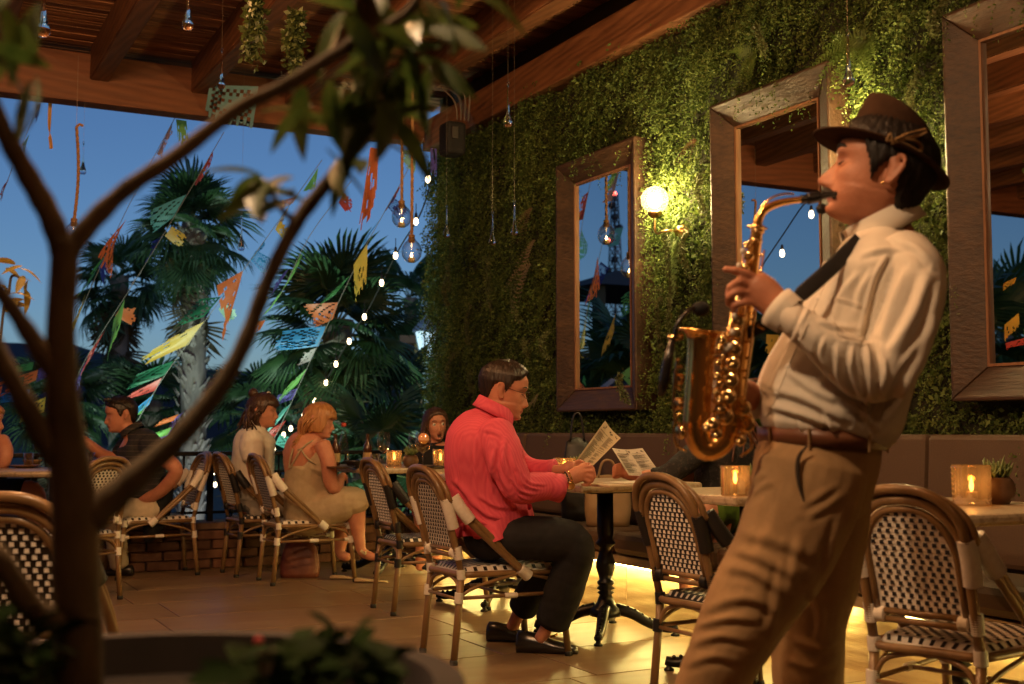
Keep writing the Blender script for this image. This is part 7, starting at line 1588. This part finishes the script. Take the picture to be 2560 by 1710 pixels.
b = MB(); loft(b, [(1814,1090,0,50,.11),(1815,1115,0,84,.165),(1812,1200,0,76,.155),(1810,1262,0,74,.16)], D7); loft(b, [(1760,1118,-.11,36),(1705,1162,-.2,31),(1664,1190,-.2,28),(1632,1193,-.19,25)], D7); loft(b, [(1830,1120,.13,34),(1762,1178,.15,29),(1720,1188,.08,24)], D7); me = remeshed(b, 'lace_top', .008, 3, [M_LACE], folds(.006,22,81)); me.transform(Matrix.Translation(-off)); inst('lace_top', me, wb)
M_GREENSK = cloth('green_skirt', (.09,.16,.02)); b = MB(); loft(b, [(1812,1250,0,74,.16),(1810,1280,0,76,.16)], D7); loft(b, [(1800,1278,-.1,52),(1768,1284,-.28,48)], D7); loft(b, [(1830,1278,.08,52),(1802,1286,-.14,48)], D7); me = remeshed(b, 'skirt', .009, 3, [M_GREENSK], folds(.006,22,91)); me.transform(Matrix.Translation(-off)); inst('skirt', me, wb)
M_AUB = hairmat('hair_auburn', (.07,.022,.012), (.15,.055,.028)); hair_shell(HM, .016, lambda a: np.interp(a, [0,.45,.75,1.1,1.5,2.0,3.15],[.06,.055,.03,.0,-.08,-.1,-.1]), M_AUB, wb)
b = MB(); q = random.Random(29)
for i in range(70): a = q.uniform(1.1,3.14)*q.choice((1,-1)); st = HM @ Vector((.088*math.sin(a), -.1*math.cos(a)+.01, q.uniform(-.05,.05))); e = P(1855+q.gauss(0,20),1120+q.uniform(-15,35),D7-.1+q.gauss(0,.05)); S = smooth_path([st, st.lerp(e,.5)+Vector((q.gauss(0,.02),q.gauss(0,.02),.02)), e],5); b.tube(S, [.011*(1-.7*(k/len(S))**2) for k in range(len(S))], 5)
b.build('long_hair', M_AUB, wb, True)
# ================================================================== tree in the foreground
M_BARK = mat('bark', (.085,.066,.040), .9, c2=(.17,.128,.078), scale=10, stretch=(1,1,.5), bump=.9, bscale=22, contrast=(.42,.6))
M_TLEAF = mat('tree_leaf', (.035,.075,.015), .4, c2=(.09,.13,.03), scale=12, transl=.3, rand=.25); M_YLEAF = mat('tree_leaf_yellow', (.36,.26,.06), .45, c2=(.22,.22,.05), scale=14, transl=.35)
DT = 1.28
base = P(195,1710,DT); base = Vector((base.x, base.y, .18))
tr_ = thing('plumeria_tree', 'forked bare limbed tree in the blurred foreground at the left', 'tree', base)
def limb(pts, name, r_=None):
    Q = [tuple(P(x,y,DT+dd)) + (pxm(w_,DT+dd),) for x, y, dd, w_ in pts]; S = smooth_path(Q, 6); MB().tube([s[:3] for s in S], [s[3]*(1+.10*noise.noise(Vector((s[0]*22, s[1]*22, s[2]*22)))+.05*math.sin(i*1.7)) for i, s in enumerate(S)], 14).build(name, M_BARK, tr_, True)
Q0 = [(base.x,base.y,.15,pxm(62,DT))] + [tuple(P(x,y,DT))+(pxm(w_,DT),) for x, y, w_ in ((196,1700,60),(192,1500,58),(188,1300,56),(170,1120,48),(155,980,42),(152,820,36),(160,680,34),(163,600,33))]
S = smooth_path(Q0, 6); MB().tube([s[:3] for s in S], [s[3]*(1+.09*noise.noise(Vector((s[0]*15, s[1]*15, s[2]*14)))) for s in S], 16).build('trunk', M_BARK, tr_, True)
limb([(160,640,0,32),(125,540,.0,30),(70,440,.0,27),(10,330,0,24),(-40,210,0,22)], 'limb')
limb([(165,640,0,30),(225,560,.01,26),(320,470,.02,22),(440,390,.03,20),(590,275,.05,18),(700,220,.06,17),(800,160,.07,17),(880,110,.08,17),(935,60,.1,16),(915,-30,.1,16)], 'limb')
limb([(880,110,.08,15),(905,60,.1,16),(902,10,.1,16),(890,-60,.1,16)], 'limb')
limb([(880,112,.08,12),(960,70,.1,13),(1030,20,.12,12),(1060,-50,.12,12)], 'limb')
limb([(190,1330,0,40),(250,1272,.01,42),(340,1190,.02,34),(450,1090,.04,28),(545,975,.06,24),(610,860,.08,20),(670,700,.1,18),(740,560,.12,18),(800,480,.13,17),(860,405,.14,16),(930,330,.15,14),(960,250,.16,12)], 'limb')
limb([(760,545,.12,10),(720,540,.12,8),(690,500,.12,7),(670,470,.12,6)], 'limb')
limb([(165,960,0,34),(90,860,-.01,26),(30,770,-.02,20),(-30,690,-.02,18)], 'limb')
limb([(150,1150,0,36),(90,1060,-.01,30),(20,930,-.02,26),(-40,820,-.02,24)], 'limb')
limb([(190,1560,0,40),(90,1530,-.03,34),(0,1400,-.05,30),(-60,1330,-.05,26)], 'limb')
def leaf_mesh(L_, W_, m_, droop=.25):
    m = MB(); n = 7; pl = []
    for i in range(n+1):
        s = i/n; w_ = W_*math.sin(math.pi*min(1, s*.93+.07))**.8*(1-.2*s); y = L_*s; z = -droop*L_*s*s; pl += [(-w_,y,z+.12*w_), (0,y,z-.12*w_), (w_,y,z+.12*w_)]
    for i in range(n):
        a = i*3; m.add([],[]) ; m.f += [(a,a+1,a+4,a+3),(a+1,a+2,a+5,a+4)]; m.m += [0,0]
    m.v = pl; return m.mesh('leaf', None, True, [m_])
LM = [leaf_mesh(.11,.021,M_TLEAF,d) for d in (.1,.35,.6)]; LY = [leaf_mesh(.062,.013,M_YLEAF,d) for d in (.3,.8)]
def cluster(px, py, dd, n, meshes, sc, q, spread=.05, down=.3):
    c = P(px,py,DT+dd)
    for i in range(n):
        d = Vector((q.gauss(0,1), q.gauss(0,1), q.gauss(-down,.7))); p = c + Vector((q.gauss(0,spread),q.gauss(0,spread),q.gauss(0,spread))) - Vector(tr_.location)
        place_frond(meshes[q.randrange(len(meshes))], 'leaf', tr_, p, d, sc*q.uniform(.7,1.25), q.uniform(-1,1), q)
q = random.Random(77)
for px, py, dd, n in ((1010,20,.15,10),(1070,80,.16,7),(960,120,.16,9),(930,210,.16,9),(1030,180,.16,6),(890,290,.16,8),(960,290,.16,5),(840,260,.15,6),(850,340,.14,4),(1130,-10,.15,6),(940,0,.1,6)): cluster(px, py, dd, n, LM, .66, q, .032, .6)
cluster(660,470,.12,7,LM,.62,q,.012,.1); cluster(690,520,.12,3,LM,.5,q,.01,.2)
cluster(20,30,.0,12,LM,.62,q,.03,.6); cluster(30,110,.0,7,LM,.62,q,.024,.7)
# small yellowish shrub tip at the left edge, further back
yp = P(20,740,3.6); ys = thing('yellow_shrub', 'yellowish leafy shrub tip at the left edge of the picture', 'shrub', Vector((yp.x-.05,yp.y,0)))
MB().tube(smooth_path([Vector((yp.x-.06,yp.y,0)), Vector((yp.x-.05,yp.y,.6)), P(8,780,3.6), P(22,735,3.6), P(30,690,3.6), P(62,700,3.6)],5), .004, 6).build('stem', M_BARK, ys)
for i, (x, y) in enumerate(((30,690),(48,672),(60,690),(14,672),(70,700),(24,735),(8,760),(30,765),(40,750),(12,720),(55,665),(38,660),(20,780),(64,725))):
    a = q.uniform(0,6.28); place_frond(LY[i%2], 'leaf', ys, P(x,y,3.6)-Vector(ys.location), Vector((math.cos(a),math.sin(a)*.6,q.uniform(-.8,.6))), 1.0, q.uniform(-1,1), q)
MB().lathe([(.13,0),(.16,.3),(.17,.32),(.15,.32),(.14,.28),(0,.28)], 20, (yp.x-.06,yp.y,0)).build('pot', M_POT, ys, True)
# big planter with low plants at the bottom of the picture
pc_ = P(480,1800,1.45); PZ = P(480,1608,1.62).z; pl_ = thing('planter', 'large dark round planter at the bottom left under the foreground tree', 'planter', (pc_.x,pc_.y,0)); rP = .36
cP = Vector((P(330,1700,1.35).x, P(330,1700,1.35).y, 0))
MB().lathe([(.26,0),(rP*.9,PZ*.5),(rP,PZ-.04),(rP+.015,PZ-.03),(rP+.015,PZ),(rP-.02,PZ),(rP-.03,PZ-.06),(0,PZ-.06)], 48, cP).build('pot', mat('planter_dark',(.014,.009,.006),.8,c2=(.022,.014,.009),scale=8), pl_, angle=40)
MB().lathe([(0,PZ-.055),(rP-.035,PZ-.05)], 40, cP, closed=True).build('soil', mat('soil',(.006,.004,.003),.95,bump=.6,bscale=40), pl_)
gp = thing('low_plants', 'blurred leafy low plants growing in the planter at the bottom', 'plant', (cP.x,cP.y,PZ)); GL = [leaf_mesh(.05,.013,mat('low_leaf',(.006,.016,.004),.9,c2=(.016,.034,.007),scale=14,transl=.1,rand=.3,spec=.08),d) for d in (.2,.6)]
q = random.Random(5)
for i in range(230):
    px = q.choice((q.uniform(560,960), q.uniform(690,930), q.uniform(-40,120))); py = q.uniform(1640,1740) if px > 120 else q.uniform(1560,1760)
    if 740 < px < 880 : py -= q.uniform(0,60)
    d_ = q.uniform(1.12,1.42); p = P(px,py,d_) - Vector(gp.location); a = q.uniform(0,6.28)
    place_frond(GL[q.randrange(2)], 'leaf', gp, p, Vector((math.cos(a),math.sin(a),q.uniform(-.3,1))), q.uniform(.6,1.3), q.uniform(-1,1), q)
m = MB()
for i in range(26): x = q.uniform(600,920); p = P(x, q.uniform(1620,1700), q.uniform(1.15,1.4)); m.tube([Vector((p.x+q.gauss(0,.02),p.y+q.gauss(0,.02),PZ-.06)), p], .0025, 4)
o = m.build('stems', M_BARK, gp); o['kind'] = 'stuff'
MB().ball(P(646,1604,1.3), .006, 8).build('flower', mat('red_flower',(.6,.05,.06),.5), gp, True)
# ================================================================== added lamps over the near side, out of view, supplying the warm light
M_SHADE = mat('lamp_black', (.02,.018,.015), .5)
M_HOTBULB = emis('added_pendant_bulb', (1,.62,.28), 30)
M_OPAL = frosted('opal_glass', (1,.85,.65), .75, .2)
def pendant(x, y, z, power, label, c=WARM):
    t_ = thing('added_pendant_lamp', label, 'pendant lamp', (x,y,z), 0, 'added globe pendant lamps over the near side of the terrace')
    MB().ball((x,y,z), .11, 20).build('globe', M_OPAL, t_, True)
    MB().ball((x,y,z), .03, 12).build('bulb', M_HOTBULB, t_, True)
    MB().lathe([(.02,.2),(.05,.17),(.055,.1),(.05,.095),(0,.1)], 16, (x,y,z)).build('cap', M_SHADE, t_, True)
    MB().tube([(x,y,z+.19),(x,y,3.93)], .004, 5).build('cable', M_SHADE, t_)
    point('added_pendant_light', (x,y,z), power, c, .1, t_)
pendant(.05, 1.75, 2.95, 250, 'added opal globe pendant above the foreground tree', (1,.73,.50))
pendant(.95, 2.75, 3.3, 150, 'added opal globe pendant under the beams above the near tables')
pendant(-.8, 4.0, 3.1, 130, 'added opal globe pendant under the beams left of the near tables')
pendant(.6, 5.5, 3.47, 190, 'added opal globe pendant under the beams above the middle of the floor')
pendant(1.5, -1.0, 2.8, 35, 'added opal globe pendant behind the camera on the right')
